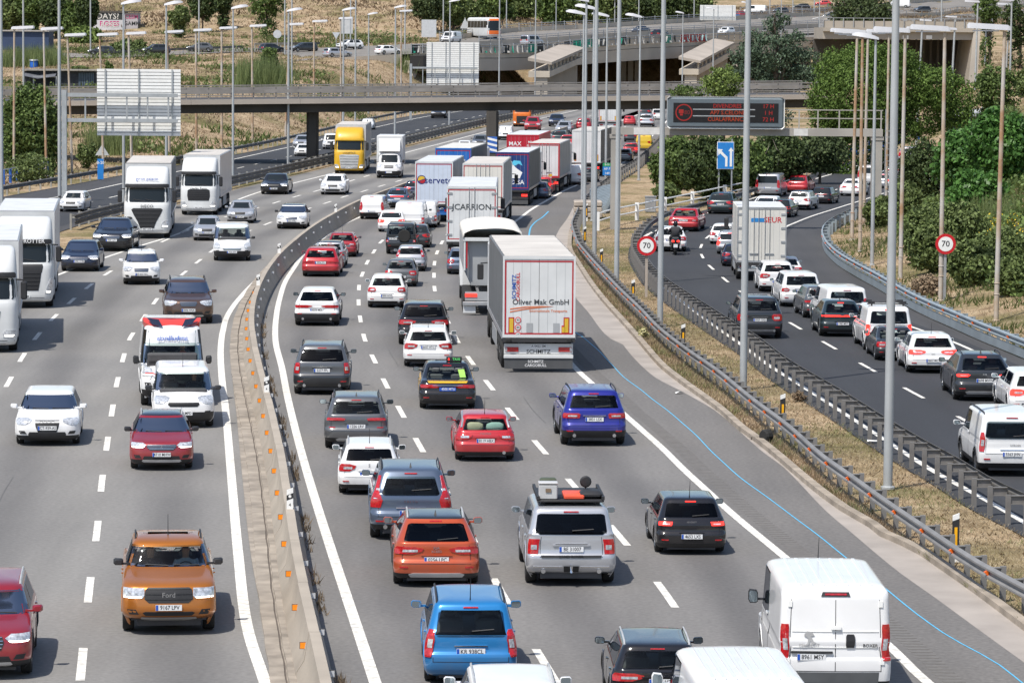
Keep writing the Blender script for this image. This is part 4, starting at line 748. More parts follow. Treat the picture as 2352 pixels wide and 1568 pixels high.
put('suv', 1884, 729, 85, 'R', 'grey', 'grey crossover between white people carrier and dark blue crossover', 'S', 'srr', tail='duct', W=1.8, plate='2057 LBC')
put('smallvan', 1938, 752, 100, 'R', 'white', 'white small van with split rear windows', 'S', 'srr', tail='vert', zt=.22, rw=[(.63,.78),(.66,.82),(.88,.84)])
put('suvcoupe', 1930, 771, 100, 'R', 'petrol', 'dark blue crossover with full-width lit lamp bar', 'S', 'sdl', plate='1985 MRT', pz=.38, tail='bar', lit=1, ant='fin', W=1.839)
put('suv', 1741, 775, 105, 'R', 'dgrey', 'charcoal SUV in the left lane of the slip road', 'S', 'sdl', plate='0929 GKB', pz=.46, tail='round', rails='BLACK', exh=2, W=1.85, H=1.72, L=4.6, skid=1)
put('smallvan', 2035, 803, 108, 'R', 'white', 'white small van with black roof bars', 'S', 'srr', tail='vert', tailrows=[(.36,.86,.97),(.42,.83,.975),(.58,.83,.975),(.60,.87,.96)], lit=1, rw=[(.62,.76),(.65,.82),(.88,.84)], zt=.18)
RIFT = dict(LASTCAR)
put('sedan', 2056, 826, 95, 'R', 'dgrey', 'dark grey saloon with round lit lamps', 'S', 'srr', plate='5083 GPC', pz=.36, tail='round', W=1.85, lit=0)
put('hatch', 2137, 854, 115, 'R', 'white', 'white hatchback with pointed lit red lamps', 'S', 'srr', plate='4607 MCV', pz=.345, tail='wide', lit=1, ant='rod', W=1.798, L=4.05, H=1.44, badge=[('CLIO', 0, .505, .06, 'CHROME')])
put('suvcoupe', 2254, 917, 135, 'R', 'dgrey', 'dark grey crossover with lit lamps near the right edge', 'S', 'srr', plate='8698 MWN', pz=.46, tail='split', tailrows=[(.54,.58,.93),(.58,.5,.96),(.60,.6,.93)], lit=1, rails='BLACK', ant='fin', W=1.826, H=1.49, skid=1, badge=[('KIA', 0, .59, .08, 'CHROME')])
put('wagon', 2376, 952, 130, 'R', 'white', 'white estate car cut by the right edge', 'S', 'srr', tail='tri', lit=1)
put('smallvan', 2313, 1088, 154, 'R', 'white', 'white leisure van with tall lamps at the right edge', 'S', 'sdl', plate='5563 JHN', pz=.36, tail='vert', tailrows=[(.40,.85,.97),(.46,.83,.975),(.62,.84,.975),(.70,.89,.965)], rails='BLACK', zt=.20, rw=[(.60,.78),(.64,.84),(.87,.85)], W=1.81, arch='BLACK', badge=[('CITROEN', .1, .50, .07, 'CHROME')])
# ================================================================ LORRIES
TAPE = mat('red_tape', (.40, .012, .02), .5, 0, .05); TWHITE = mat('trailer_white', (.60, .61, .61), .45, 0, .10, .9); TGREY = mat('trailer_grey', (.33, .34, .35), .5, 0, .14, .7)
TARP = mat('tarp_grey', (.12, .125, .13), .6, 0, .12, .8, bump=.2, bs=3); ROOFT = mat('trailer_roof', (.52, .49, .45), .7, 0, .12, .6, bump=.3, bs=2); ALU = mat('aluminium_side', (.5, .5, .52), .3, .6, .1, .5)
CHASS = mat('chassis', (.03, .03, .032), .7); YEL = mat('marker_yellow', (.62, .40, .03), .5, 0, .04); CREAM = mat('cream_box', (.62, .60, .55), .5, 0, .06, .6)
def wheel_set(root, W, ys, R=.5, dual=True, seg=14):
    for y in ys:
        for sg in (1, -1):
            tw = .58 if dual else .32; mb = MB(); mb.lathe([(R*.6, -tw/2), (R*.94, -tw/2), (R, -tw*.42), (R, tw*.42), (R*.94, tw/2), (R*.55, tw/2), (R*.5, tw*.3)], seg)
            mb.v = [(sg*(W/2-tw/2-.03)+sg*v[0], v[1]+y, v[2]+R) for v in mb.v]; wo = obj('wheel', mb, RUBBER, root, 40)
            mb = MB(); mb.lathe([(R*.56, tw*.28), (R*.5, tw*.42), (R*.2, tw*.50), (R*.16, tw*.50)], 10); mb.v = [(sg*(W/2-tw/2-.03)+sg*v[0], v[1]+y, v[2]+R) for v in mb.v]; obj('rim', mb, ALLOY, wo, 30)
def cargo(root, W, L, z0, z1, side, roof, y0=0.0, ribs=0, rail=True, roofname='roof'):
    mb = MB(); w = W/2
    mb.loft([[(-w, y, z0), (w, y, z0), (w, y, z1-.03), (w-.05, y, z1), (-w+.05, y, z1), (-w, y, z1-.03)] for y in (y0+.03, y0+L)], True, True); mb.f = [tuple(reversed(f)) for f in mb.f]
    box = obj('cargo_box', mb, side, root); mb = MB(); n = 9
    for k in range(n): a = y0+.06+(L-.12)*k/n; b = a+(L-.12)/n-.02; mb.add([(-w+.06, a, z1+.004), (w-.06, a, z1+.004), (w-.06, (a+b)/2, z1+.02), (-w+.06, (a+b)/2, z1+.02), (w-.06, b, z1+.004), (-w+.06, b, z1+.004)], [(0, 1, 2, 3), (3, 2, 4, 5)])
    o_ = obj(roofname, mb, roof, root); o_['kind'] = 'stuff'
    for sg in (1, -1):
        if rail: mb = MB(); mb.box(*sorted((sg*(w+.002), sg*(w+.03))), y0+.03, y0+L, z0-.05, z0+.12); obj('side_rail', mb, ALU, root)
        for k in range(ribs):
            yy = y0 + L*(k+.5)/ribs; mb = MB(); mb.box(*sorted((sg*(w+.001), sg*(w+.018))), yy-.03, yy+.03, z0+.13, z1-.1); obj('side_post', mb, side, root)
    return box
def disc(cx, cz, r, y, n=20, a0=0, a1=360, t=.006):
    m = MB(); m.poly([(cx + r*math.cos(math.radians(a0+(a1-a0)*k/n)), cz + r*math.sin(math.radians(a0+(a1-a0)*k/n))) for k in range(n+ (a1-a0 < 360))], y-t, y); return m
def place(x, y, wpx, W, cname, face, ycon, label, name='lorry', cat='lorry', group='R', far=False, smin=.85, smax=1.12):
    g = G0(x, y); s = scale_at(g); sc = max(smin, min(smax, wpx/s/W)); h = heading(x, y, cname, face); h = (h + Vector((.03, 0, 0)) * (1 if face == 'F' else 0)).normalized()
    rz = math.atan2(-h.x, h.y); loc = g - h*ycon*sc; loc.z = .012; return thing(name, label, cat, loc, rz, VG[group], sc)
def rear_truck(x, y, wpx, cname, label, door=TWHITE, side=TGREY, roof=ROOFT, W=2.5, L=12.0, z0=1.2, z1=4.0, tape=True, seam=True, bars=True, plate=None, flap=True, cab=TWHITE, lit=False, markers=True, texts=(), ribs=0, name='lorry', axles=(2.0, 3.3, 4.6), R=.5, frame=None, group='R', cabh=3.7, bumper=TWHITE, hinge=None):
    r = place(x, y, wpx, W, cname, 'R', axles[0], label, name, 'lorry', group); w = W/2
    cargo(r, W, L, z0, z1, side, roof, ribs=ribs)
    for sg in (-1, 1):
        mb = MB(); mb.box(*sorted((sg*.008, sg*(w-.06))), -.03, .02, z0+.10, z1-.10); d = obj('rear_door', mb, door, r)
        for k in range(1, 4): mb = MB(); mb.box(sg*(w-.06)*k/4-.005, sg*(w-.06)*k/4+.005, -.033, -.03, z0+.12, z1-.12); obj('door_seam', mb, TGREY, d)
        if bars:
            for bx in ((.16, .40) if bars == 1 else (.14,)):
                mb = MB(); mb.tube([(sg*bx, -.055, z0-.02), (sg*bx, -.055, z1-.03)], .018, 6); mb2 = MB(); obj('lock_bar', mb, GALV, d)
            mb = MB(); mb.box(*sorted((sg*.16, sg*.62)), -.075, -.05, z0+.42, z0+.47); obj('door_handle', mb, GALV, d)
        if hinge is not None:
            for k in range(4): mb = MB(); zz = z0+.35+k*(z1-z0-.7)/3; mb.box(*sorted((sg*(w-.28), sg*(w+.0))), -.06, -.03, zz-.05, zz+.05); obj('hinge', mb, GALV, d)
    if frame is None: frame = TWHITE
    for x0, x1, a, b in ((-w, -w+.06, z0, z1), (w-.06, w, z0, z1), (-w+.06, w-.06, z1-.10, z1), (-w+.06, w-.06, z0, z0+.10)):
        mb = MB(); mb.box(x0, x1, -.05, .03, a, b); obj('door_frame', mb, frame, r)
    if tape:
        for x0, x1, a, b in ((-w+.07, -w+.12, z0+.16, z1-.20), (w-.12, w-.07, z0+.16, z1-.20), (-w+.07, w-.07, z1-.20, z1-.15), (-w+.07, w-.07, z0+.11, z0+.16)):
            mb = MB(); mb.box(x0, x1, -.037, -.034, a, b); obj('marking_tape', mb, TAPE, r)
    mb = MB(); mb.box(-.45, .45, .2, L-.3, .75, z0); obj('chassis', mb, CHASS, r)
    mb = MB(); mb.box(-w, w, -.06, .08, z0-.16, z0-.002); obj('sill', mb, CHASS, r)
    for sg in (-1, 1): mb = MB(); mb.box(sg*(w-.2)-.09, sg*(w-.2)+.09, -.14, -.06, z0-.16, z0-.03, .02); obj('rubber_buffer', mb, RUBBER, r)
    bp = MB(); bp.box(-w+.06, w-.06, .10, .16, .62, .98); obj('light_board', bp, bumper, r)
    for sg in (-1, 1):
        mb = MB(); mb.box(*sorted((sg*(w-.56), sg*(w-.10))), .07, .10, .70, .86, .01); obj('tail_light', mb, REDON if lit else REDL, r)
        mb = MB(); mb.box(*sorted((sg*(w-.17), sg*(w-.10))), .065, .07, .72, .84); obj('reversing_lamp', mb, CLEARL, r)
        if markers:
            mb = MB(); mb.box(sg*(w-.30)-.10, sg*(w-.30)+.10, -.040, -.034, z0+.14, z0+.70); mk = obj('marker_plate', mb, TAPE, r); mb = MB(); mb.box(sg*(w-.30)-.065, sg*(w-.30)+.065, -.044, -.040, z0+.18, z0+.66); obj('marker_yellow', mb, YEL, mk)
    mb = MB(); mb.box(-w+.05, w-.05, -.02, .10, .48, .60, .015); obj('bumper_bar', mb, bumper, r)
    if flap: mb = MB(); mb.box(-w+.07, w-.07, .02, .05, .12, .48); obj('mud_flap', mb, mat('flap_grey', (.07, .072, .075), .6, 0, .1), r)
    if plate: mb = MB(); mb.box(-.27, .27, .085, .10, .83, .95); pl = obj('number_plate', mb, PLATE, r); text('plate_text', plate, .11, INK, pl, (0, .083, .89))
    wheel_set(r, W, axles, R)
    for sg in (-1, 1): mb = MB(); mb.box(*sorted((sg*(w-.04), sg*w)), 5.6, min(L-3.5, 9.5), .42, 1.0); obj('side_guard', mb, TGREY, r)
    # tractor in front
    yc = L + .55; mb = MB(); mb.box(-w*.97, w*.97, yc, yc+2.0, .9, cabh, .12); obj('cab', mb, cab, r); wheel_set(r, W, (yc+1.2,), R, False); wheel_set(r, W, (L-1.4,), R)
    mb = MB(); mb.box(-w*.9, w*.9, yc+.0, yc+2.05, .3, .92); obj('cab_base', mb, CHASS, r)
    for sg in (-1, 1):
        mb = MB(); mb.box(*sorted((sg*(w+.12), sg*(w+.36))), yc+1.75, yc+1.85, 2.15, 2.75, .03); mo = obj('wing_mirror', mb, BLACK, r); mb = MB(); mb.tube([(sg*(w*.95), yc+1.8, 2.8), (sg*(w+.24), yc+1.8, 2.78)], .025, 5); obj('mirror_arm', mb, BLACK, mo)
    for tx in texts: text('door_text', tx[0], tx[1], tx[2], r, (tx[3], -.040, tx[4]), 'R', tx[5] if len(tx) > 5 else 1.0, 0, tx[6] if len(tx) > 6 else 0.0)
    return r
INKT = mat('text_dark', (.05, .055, .06), .5, 0, 0); NAVYT = mat('text_navy', (.015, .03, .16), .5, 0, 0); ORT = mat('text_orange', (.62, .16, .05), .5, 0, 0); WT = mat('text_white', (.78, .78, .78), .5, 0, 0); BLT = mat('text_blue', (.02, .09, .40), .5, 0, 0); REDT = mat('text_red', (.55, .02, .03), .5, 0, 0)
# the big white-backed trailer in the right lane
r = rear_truck(1230, 843, 164, 'rb', 'big curtain trailer with red-edged white rear doors in the right lane', TWHITE, TARP, ROOFT, plate='A 0422 EM', bars=False, texts=[('Oliver Mak GmbH', .26, INKT, .06, 2.42), ('Internationale Transporte', .125, ORT, .32, 2.12)], L=12.6)
text('door_text', 'SCHMITZ', .20, BLT, r, (-.86, -.040, 2.95), 'R', 1, 0, -math.pi/2); text('door_text', 'CARGOBULL', .17, REDT, r, (-.72, -.040, 2.95), 'R', 1, 0, -math.pi/2)
text('bumper_text', 'SCHMITZ', .20, INK, r, (0, .097, .70)); text('flap_text', 'SCHMITZ\nCARGOBULL', .13, WT, r, (-.1, .015, .30))
for k, t in enumerate(('90', '80', '60')):
    d = obj('speed_sticker', disc(-.72, 1.80-.25*k, .11, -.034), REDT, r); obj('sticker_face', disc(-.72, 1.80-.25*k, .08, -.041), TWHITE, d); text('sticker_text', t, .11, INK, d, (-.72, -.049, 1.80-.25*k))
for sx in (-.32, .60): mb = MB(); mb.box(sx-.11, sx+.11, -.042, -.034, 1.38, 1.70); obj('grey_patch', mb, TGREY, r)
for k in range(2):
    m = MB(); pts = [(-1.0, 2.20-.10*k), (-.5, 2.27-.07*k), (.1, 2.29-.03*k), (.5, 2.275), (.1, 2.265-.03*k), (-.5, 2.23-.07*k), (-1.0, 2.165-.10*k)]; m.poly(pts, -.040, -.034); obj('logo_swoosh', m, ORT, r)
m = MB(); m.box(.78, .92, -.040, -.034, 1.36, 1.62); st = obj('warning_sticker', m, REDT, r); m = MB(); m.box(.79, .91, -.044, -.040, 1.38, 1.57); obj('sticker_face', m, YEL, st)
rear_truck(1084, 604, 114, 'rb', 'white trailer with a name across its doors and a red frame line', TWHITE, TGREY, TWHITE, lit=False, hinge=1, bars=2, markers=False, flap=False, texts=[('JCARRION', .42, INKT, 0, 2.95, 1.02)], bumper=CHASS, W=2.55)
r = rear_truck(1001, 507, 86, 'ra', 'light blue trailer with a round logo and a name on its doors', mat('pale_blue_door', (.50, .56, .66), .45, 0, .05), TGREY, TWHITE, bars=False, markers=False, bumper=mat('blue_chassis', (.01, .12, .4), .5), texts=[('serveto', .62, NAVYT, .32, 2.75)], flap=False)
obj('logo_disc', disc(-.82, 2.8, .30, -.034), NAVYT, r); obj('logo_swoosh', disc(-.82, 2.8, .24, -.041, 16, 20, 200), YEL, r); obj('logo_swoosh', disc(-.78, 2.76, .20, -.046, 16, 200, 380), TAPE, r)
r = rear_truck(1112, 522, 93, 'rb', 'grey-white trailer with a green globe logo', CREAM, TGREY, ROOFT, markers=False, flap=False)
obj('globe_logo', disc(0, 2.45, .62, -.034, 18, 0, 180), mat('teal', (.10, .42, .36), .5), r); obj('globe_logo', disc(.05, 2.45, .40, -.041, 14, 20, 150), mat('globe_yellow', (.6, .5, .12), .5), r)
r = rear_truck(1181, 470, 76, 'rb', 'dark blue trailer with white arrow shape and red edge', mat('navy_door', (.012, .04, .16), .45, 0, .08), TARP, TWHITE, bars=False, frame=NAVYT, lit=True, bumper=CHASS, texts=[('COEXSA', .46, WT, .0, 1.75)], markers=False)
m = MB(); m.poly([(-.75, 2.05), (.55, 2.05), (.75, 2.5), (.25, 2.85), (-.1, 3.25), (-.45, 2.75)], -.040, -.034); obj('arrow_logo', m, WT, r); m = MB(); m.poly([(-.2, 3.05), (.1, 3.40), (.6, 3.35), (.75, 3.0), (.45, 3.15), (.2, 3.0)], -.040, -.034); obj('arrow_logo', m, mat('sky_blue', (.10, .5, .72), .5), r)
r = rear_truck(1254, 440, 70, 'rb', 'white trailer with ribbed doors and red frame in the queue', TWHITE, TGREY, ROOFT, frame=TAPE, lit=True, bumper=CHASS, markers=False)
for sx in (-.8, .35): m = MB(); m.box(sx, sx+.3, -.04, -.034, 1.32, 1.5); obj('marker_yellow', m, YEL, r)
rear_truck(1205, 427, 74, 'rb', 'red trailer with white lettering showing above the others', mat('red_door', (.42, .012, .03), .45, 0, .05), TAPE, TWHITE, bars=False, tape=False, texts=[('MAX', .45, WT, -.6, 3.3), ('MAGE\nGROUP', .26, WT, .75, 3.3)], frame=TAPE, markers=False)
rear_truck(1047, 470, 82, 'ra', 'blue trailer with cream roof behind the round-logo trailer', mat('blue_door', (.012, .12, .42), .45, 0, .05), TARP, CREAM, bars=False, frame=mat('blue_frame', (.012, .12, .42), .5), markers=False)
rear_truck(1351, 404, 66, 'rrl', 'tall plain white trailer furthest ahead in the right lane', TWHITE, TARP, ROOFT, bars=False, tape=False, lit=True, bumper=CHASS)
rear_truck(1398, 300, 44, 'rrl', 'small distant white trailer with red edge', TWHITE, TGREY, ROOFT, bars=False)
r = rear_truck(1745, 641, 112, 'sdl', 'white box lorry with a blue stripe and red name on the slip road', CREAM, CREAM, TWHITE, L=6.2, z0=.95, z1=3.75, tape=False, axles=(1.6,), R=.42, texts=[('SEUR', .40, REDT, .55, 3.1)], markers=False, frame=GALV, bumper=GALV, flap=False, group='S', name='box_lorry', cabh=2.6, hinge=1)
m = MB(); m.box(-.55, .12, -.040, -.034, 3.0, 3.2); obj('blue_stripe', m, mat('stripe_blue', (.02, .2, .5), .5), r)
# tipper trailer, half hidden by the big trailer
r = place(1128, 718, 134, 2.5, 'rb', 'R', 1.6, 'steel tipper trailer with rolled white cover and red stripes', 'tipper_lorry'); w = 1.25
prof = lambda k: [(-w*.72*k, 1.25), (w*.72*k, 1.25), (w*k, 2.0), (w*k, 3.25), (-w*k, 3.25), (-w*k, 2.0)]
m = MB(); m.loft([[(x, .25, z) for x, z in prof(.985)], [(x, .0, z) for x, z in prof(1)], [(x, 8.2, z) for x, z in prof(1)]], True, True); m.f = [tuple(reversed(f)) for f in m.f]; obj('tipper_body', m, TGREY, r)
for sg in (-1, 1):
    m = MB(); m.box(*sorted((sg*(w-.02), sg*(w-.10))), -.04, -.005, 1.9, 3.3); obj('tailgate_post', m, TWHITE, r)
    m = MB(); m.box(sg*(w-.16)-.03, sg*(w-.16)+.03, -.022, -.005, 2.0, 3.15); obj('marking_tape', m, TAPE, r)
m = MB(); m.box(-w, w, -.06, -.005, 3.15, 3.3); obj('tailgate_beam', m, TWHITE, r)
obj('green_logo', disc(.35, 2.55, .42, -.012, 20), mat('logo_green', (.05, .45, .12), .5), r); obj('logo_face', disc(.35, 2.55, .33, -.018, 20), TGREY, r)
m = MB(); arc = [(w*1.02*math.cos(t), 3.32+.42*math.sin(t)**.6) for t in np.linspace(0, math.pi, 13)]
n = 12; m.loft([[(x, y, z + .03*math.sin(y*5)) for x, z in arc] + [(x*.96, y, z*.985) for x, z in reversed(arc)] for y in np.linspace(-.1, 8.3, 24)], True, True); obj('cover_sheet', m, mat('cover_white', (.66, .63, .58), .7, 0, .1, 1.0), r, 180)
wheel_set(r, 2.5, (1.6, 2.9, 4.2)); m = MB(); m.box(-w+.1, w-.1, .0, .12, .62, 1.0); obj('light_board', m, TGREY, r); m = MB(); m.box(-w, w, -.1, 0, .42, .58, .02); obj('bumper_bar', m, GALV, r)
for sg in (-1, 1):
    m = MB(); m.box(*sorted((sg*(w-.6), sg*(w-.1))), -.03, 0, .78, .92); obj('tail_light', m, REDON, r); m = MB(); m.box(*sorted((sg*(w-.55), sg*(w-.02))), .02, .05, .1, .55); obj('mud_flap', m, TWHITE, r)
m = MB(); m.poly([(-.12, .66), (.12, .66), (0, .9)], -.01, 0); obj('warning_triangle', m, REDT, r)
m = MB(); m.box(-w*.97, w*.97, 9.2, 11.2, .5, 3.2, .12); obj('cab', m, TWHITE, r); m = MB(); m.box(-.45, .45, .2, 9, .7, 1.25); obj('chassis', m, CHASS, r); wheel_set(r, 2.5, (9.9,), .5, False)
# ---- lorries seen from the front
CABK = [(.075,.05,.0,.92), (.11,.0,0,.97), (.22,.0,0,1.0), (.36,.004,0,1.0), (.47,.02,0,1.0), (.505,.05,0,.995), (.60,.09,0,.985), (.70,.135,0,.97), (.73,.12,0,.965), (.78,.14,0,.955), (.86,.22,0,.94), (.93,.34,0,.92), (.975,.48,0,.89), (1.0,.66,0,.78)]
CABP = dict(BASE, L=2.35, W=2.5, H=3.85, zc=9, fbow=.10, bow=0, rf=.30, rr=.06)
def cab_front(r, pm, S, grille, heads, trimz=.10, win=(.515, .715), barm=BLACK, nbars=5, drl=True, gm=BLACK, visor=True, upper=None):
    p = S.p; Hh = p['H']; us = np.linspace(0, S.n-1, (S.n-1)*2+1); rows = []
    for u in us: zz, yf, yr, hw = (float(f(u)) for f in S.fn); rows.append((zz*Hh, S.ring(S.vals(zz, yf, yr, hw), (4, 4, 5))))
    mb = MB(); mb.loft([[(x, y, z) for x, y in rr] for z, rr in rows], False, True); obj('cab', mb, pm, r, 50)
    fr = lambda a, z, o: S.end(a*S.at(z)[2], z, False, o); zH = lambda q: [(z*Hh, -a, a) for z, a in q]
    wd = obj('windscreen', grid_patch(fr, zH([(win[0], .86), (win[0]+.015, .90), (win[1]-.01, .90), (win[1], .86)]), 3, 10, .012), FGLASS, r, 40)
    m = MB(); m.box(-.5, .1, 0, .01, 0, .01)
    for sx in (-.55, .1): mb = MB(); z = win[0]*Hh+.05; mb.tube([S.end(sx, z, False, .03), S.end(sx+.65, z+.10, False, .03)], .014, 4); obj('wiper', mb, BLACK, r)
    if visor: mb = grid_patch(fr, zH([(win[1]+.004, .92), (win[1]+.04, .93), (win[1]+.055, .9)]), 2, 10, .10); obj('sun_visor', mb, BLACK if visor == 1 else pm, r, 40)
    if upper: obj('roof_panel', grid_patch(fr, zH(upper[0]), 3, 8, .01), upper[1], r, 40)
    gi = obj('grille', grid_patch(fr, zH(grille), 4, 10, .015), gm, r, 40); z0, z1 = grille[0][0]*Hh, grille[-1][0]*Hh
    for k in range(nbars):
        z = z0+(z1-z0)*(k+.5)/nbars; b = float(np.interp(z/Hh, [g[0] for g in grille], [g[1] for g in grille]))*.95; obj('grille_bar', grid_patch(fr, [(z-.03, -b, b), (z+.03, -b, b)], 1, 8, .035), barm, gi, 40)
    for sg in (1, -1):
        rr = [(z*Hh, a, b) for z, a, b in heads]; h_ = obj('headlight', grid_patch(fr, rr if sg > 0 else mirror_rows(rr), 3, 4, .02), CLEARL, r, 40)
        if drl: rr = [(heads[0][0]*Hh+.03, heads[0][1]+.05, heads[0][2]-.06), (heads[0][0]*Hh+.09, heads[0][1]+.05, heads[0][2]-.04)]; obj('running_light', grid_patch(fr, rr if sg > 0 else mirror_rows(rr), 1, 3, .03), HEADON, h_)
        mb = MB(); mb.box(*sorted((sg*1.36, sg*1.60)), .55, .75, 1.95, 2.62, .05); mo = obj('wing_mirror', mb, BLACK, r, 40); mb = MB(); mb.tube([(sg*1.18, .75, 2.7), (sg*1.45, .68, 2.68)], .03, 5); obj('mirror_arm', mb, BLACK, mo)
        sd = lambda a, z, o, sg=sg: (lambda v: Vector((sg*v.x, v.y, v.z)))(S.side(a, z, o)); obj('side_window', grid_patch(sd, [(.53*Hh, .42, .86), (.70*Hh, .42, .80)], 2, 4, .01), FGLASS, r)
    obj('lower_bumper', grid_patch(fr, zH([(.085, .90), (trimz+.02, .93)]), 1, 8, .012), BLACK, r, 40)
    return fr
def front_truck(x, y, wpx, cname, label, pm, grille, heads, side=TGREY, roof=ROOFT, W=2.5, L=11.4, z1=4.0, plate='4821 LKM', texts=(), cabh=3.85, box=True, trailer_front=TWHITE, **k):
    p = dict(CABP, H=cabh); S = Shell(p, CABK); r = place(x, y, wpx, W, cname, 'F', .0, label, 'lorry', 'lorry', 'L', smax=1.15)
    cab_front(r, pm, S, grille, heads, **k)
    # cab occupies y -1.17..1.17 with its front axle at 0
    wheel_set(r, W, (-.15,), .5, False); mb = MB(); mb.box(-1.1, 1.1, -1.15, .9, .32, .62); obj('cab_base', mb, CHASS, r)
    if box:
        cargo(r, 2.55, L, 1.15, z1, side, roof, y0=-1.75-L); mb = MB(); mb.box(-1.26, 1.26, -1.74, -1.71, 1.2, z1-.04); obj('front_wall', mb, trailer_front, r)
    wheel_set(r, W, (-3.9, -8.7, -10.0, -11.3)); mb = MB(); mb.box(-.45, .45, -12.8, -1.2, .7, 1.14); obj('chassis', mb, CHASS, r)
    for sg in (1, -1): mb = MB(); mb.box(*sorted((sg*1.0, sg*1.24)), -3.2, -1.4, .35, .95, .04); obj('fuel_tank', mb, ALU, r); mb = MB(); mb.box(*sorted((sg*1.2, sg*1.25)), -8.0, -5.0, .4, 1.05); obj('side_guard', mb, TGREY, r)
    e = S.end(0, .135*cabh, False, .03); mb = MB(); mb.box(-.27, .27, e.y-.01, e.y+.02, .135*cabh-.06, .135*cabh+.06); pl = obj('number_plate', mb, PLATE, r); text('plate_text', plate, .11, INK, pl, (0, e.y+.024, .135*cabh), 'F')
    for t_ in texts: e = S.end(0, t_[3]*cabh, False, t_[4] if len(t_) > 4 else .03); text('cab_text', t_[0], t_[1], t_[2], r, (0, e.y, t_[3]*cabh), 'F', 1, -t_[5] if len(t_) > 5 else 0)
    return r, S
front_truck(339, 546, 105, 'lc', 'white lorry with tall black trapezoid grille and grey trailer', TWHITE, [(.15,.30),(.24,.40),(.34,.58),(.41,.68),(.43,.60)], [(.16,.62,.93),(.19,.60,.96),(.235,.66,.96),(.26,.80,.95)], side=TARP, texts=[('IVECO', .24, INKT, .455), ('giron palacin', .24, BLT, .84, .12)])
front_truck(459, 493, 84, 'lc', 'white lorry with a star badge and cab behind the black-grilled lorry', TWHITE, [(.26,.56),(.34,.62),(.44,.60),(.46,.5)], [(.15,.62,.92),(.20,.66,.95),(.24,.74,.95)], side=ALU, texts=[('Oerby Team', .22, INKT, .475)], nbars=6)
front_truck(803, 399, 69, 'lc', 'yellow lorry with silver slatted grille', mat('lorry_yellow', (.62, .36, .012), .4, 0, .04, coat=.5), [(.12,.56),(.30,.62),(.40,.66),(.42,.5)], [(.13,.66,.92),(.18,.70,.95),(.21,.78,.95)], side=TGREY, gm=SILVERP, barm=CHROME, visor=2, texts=[('LOGISTICS', .22, INKT, .455)])
r_, S_ = front_truck(56, 704, 134, 'lel', 'white lorry with black visor band and grey-white trailer at the left', TWHITE, [(.20,.50),(.30,.56),(.40,.60),(.42,.56)], [(.17,.72,.95),(.25,.80,.97),(.33,.90,.97)], side=ALU, roof=TWHITE, texts=[('GLOBETROTTER', .24, WT, .75, .14)], upper=([(.40,.62),(.47,.66),(.495,.64)], BLACK), cabh=3.8)
front_truck(-36, 805, 154, 'lel', 'white lorry whose cab is cut by the left edge', TWHITE, [(.16,.40),(.30,.46),(.40,.50)], [(.15,.58,.93),(.19,.56,.95),(.22,.66,.95)], side=ALU, roof=TWHITE)
front_truck(1199, 291, 42, 'ld', 'distant lorry with orange front and dark trailer', mat('lorry_orange', (.62, .15, .02), .4), [(.12,.56),(.30,.62),(.38,.6)], [(.13,.66,.92),(.2,.72,.95)], side=TARP)
# box body of the white box lorry
d = BOXL; W_ = d['p']['W']; bo = MB(); bo.box(-W_/2-.05, W_/2+.05, -3.9, .55, 1.0, 3.35, .04); o = obj('cargo_box', bo, TWHITE, d['root'], 40)
m = MB(); m.loft([[(-W_*.42, 1.0, 2.12), (W_*.42, 1.0, 2.12), (W_*.42, .5, 2.12), (-W_*.42, .5, 2.12)], [(-W_*.42, .75, 2.8), (W_*.42, .75, 2.8), (W_*.44, .5, 3.2), (-W_*.44, .5, 3.2)]], True, True); obj('wind_deflector', m, TWHITE, d['root'])
# ================================================================ BARRIERS AND RAILS
RAILM = mat('rail_galvanised', (.23, .225, .22), .55, .25, .22, 1.1); RAILB = mat('rail_bluish', (.30, .35, .38), .5, .3, .12, 1.0); RAILD = STEELD
def tangent(f, y): e = float(f(y+.3)-f(y-.3))/.6; return Vector((e, 1, 0)).normalized()
BARM = mat('barrier_concrete', (.35, .305, .25), .88, 0, .12, .7, bump=.3, bs=14)
bar = thing('concrete_barrier', 'low concrete barrier with orange reflectors dividing the two carriageways', 'barrier')
BP = [(-.34, .0), (-.34, .10), (-.19, .34), (-.11, .80), (-.10, .88), (.10, .88), (.11, .80), (.19, .34), (.34, .10), (.34, .0)]
y = 48.0; k = 0
while y < 480:
    L_ = 6.0 if y < 160 else (9.0 if y < 260 else 20.0); ys = np.linspace(y + .02, y + L_ - .02, 5); c = CUR['bar'](ys); m = MB(); dx = random.uniform(-.008, .008)
    m.loft([[(c[i] + px_ + dx, yy, pz_) for px_, pz_ in BP] for i, yy in enumerate(ys)], True, True); obj('barrier_section', m, BARM, bar, 40)
    y += L_
REFW = mat('white_reflector', (.62, .63, .65), .4, .1, .06); refl = MB().box(-.012, .012, -.07, .07, -.055, .055, 0).mesh('reflector')
def reflector(y, side, z, mt, parent, name='reflector'):
    t = tangent(CUR['bar'], y); x = float(CUR['bar'](y)); n = Vector((t.y, -t.x, 0)) * side
    back = link('reflector_bracket', _rb, STEELD, parent, (x + n.x*.165, y + n.y*.165, z)); back.rotation_euler = (0, 0, math.atan2(-t.x, t.y))
    o = link(name, _rf, mt, back, (0, -.012, 0))
_rb = MB().box(-.098, .098, -.006, .006, -.066, .066).mesh('reflector_bracket'); _rf = MB().box(-.085, .085, -.004, .004, -.055, .055).mesh('reflector')
y = 62.0
while y < 300: reflector(y, -1, .56, AMBER, bar); reflector(y + 1.2, 1, .60, REFW, bar); y += 4.4 if y < 150 else 5.5
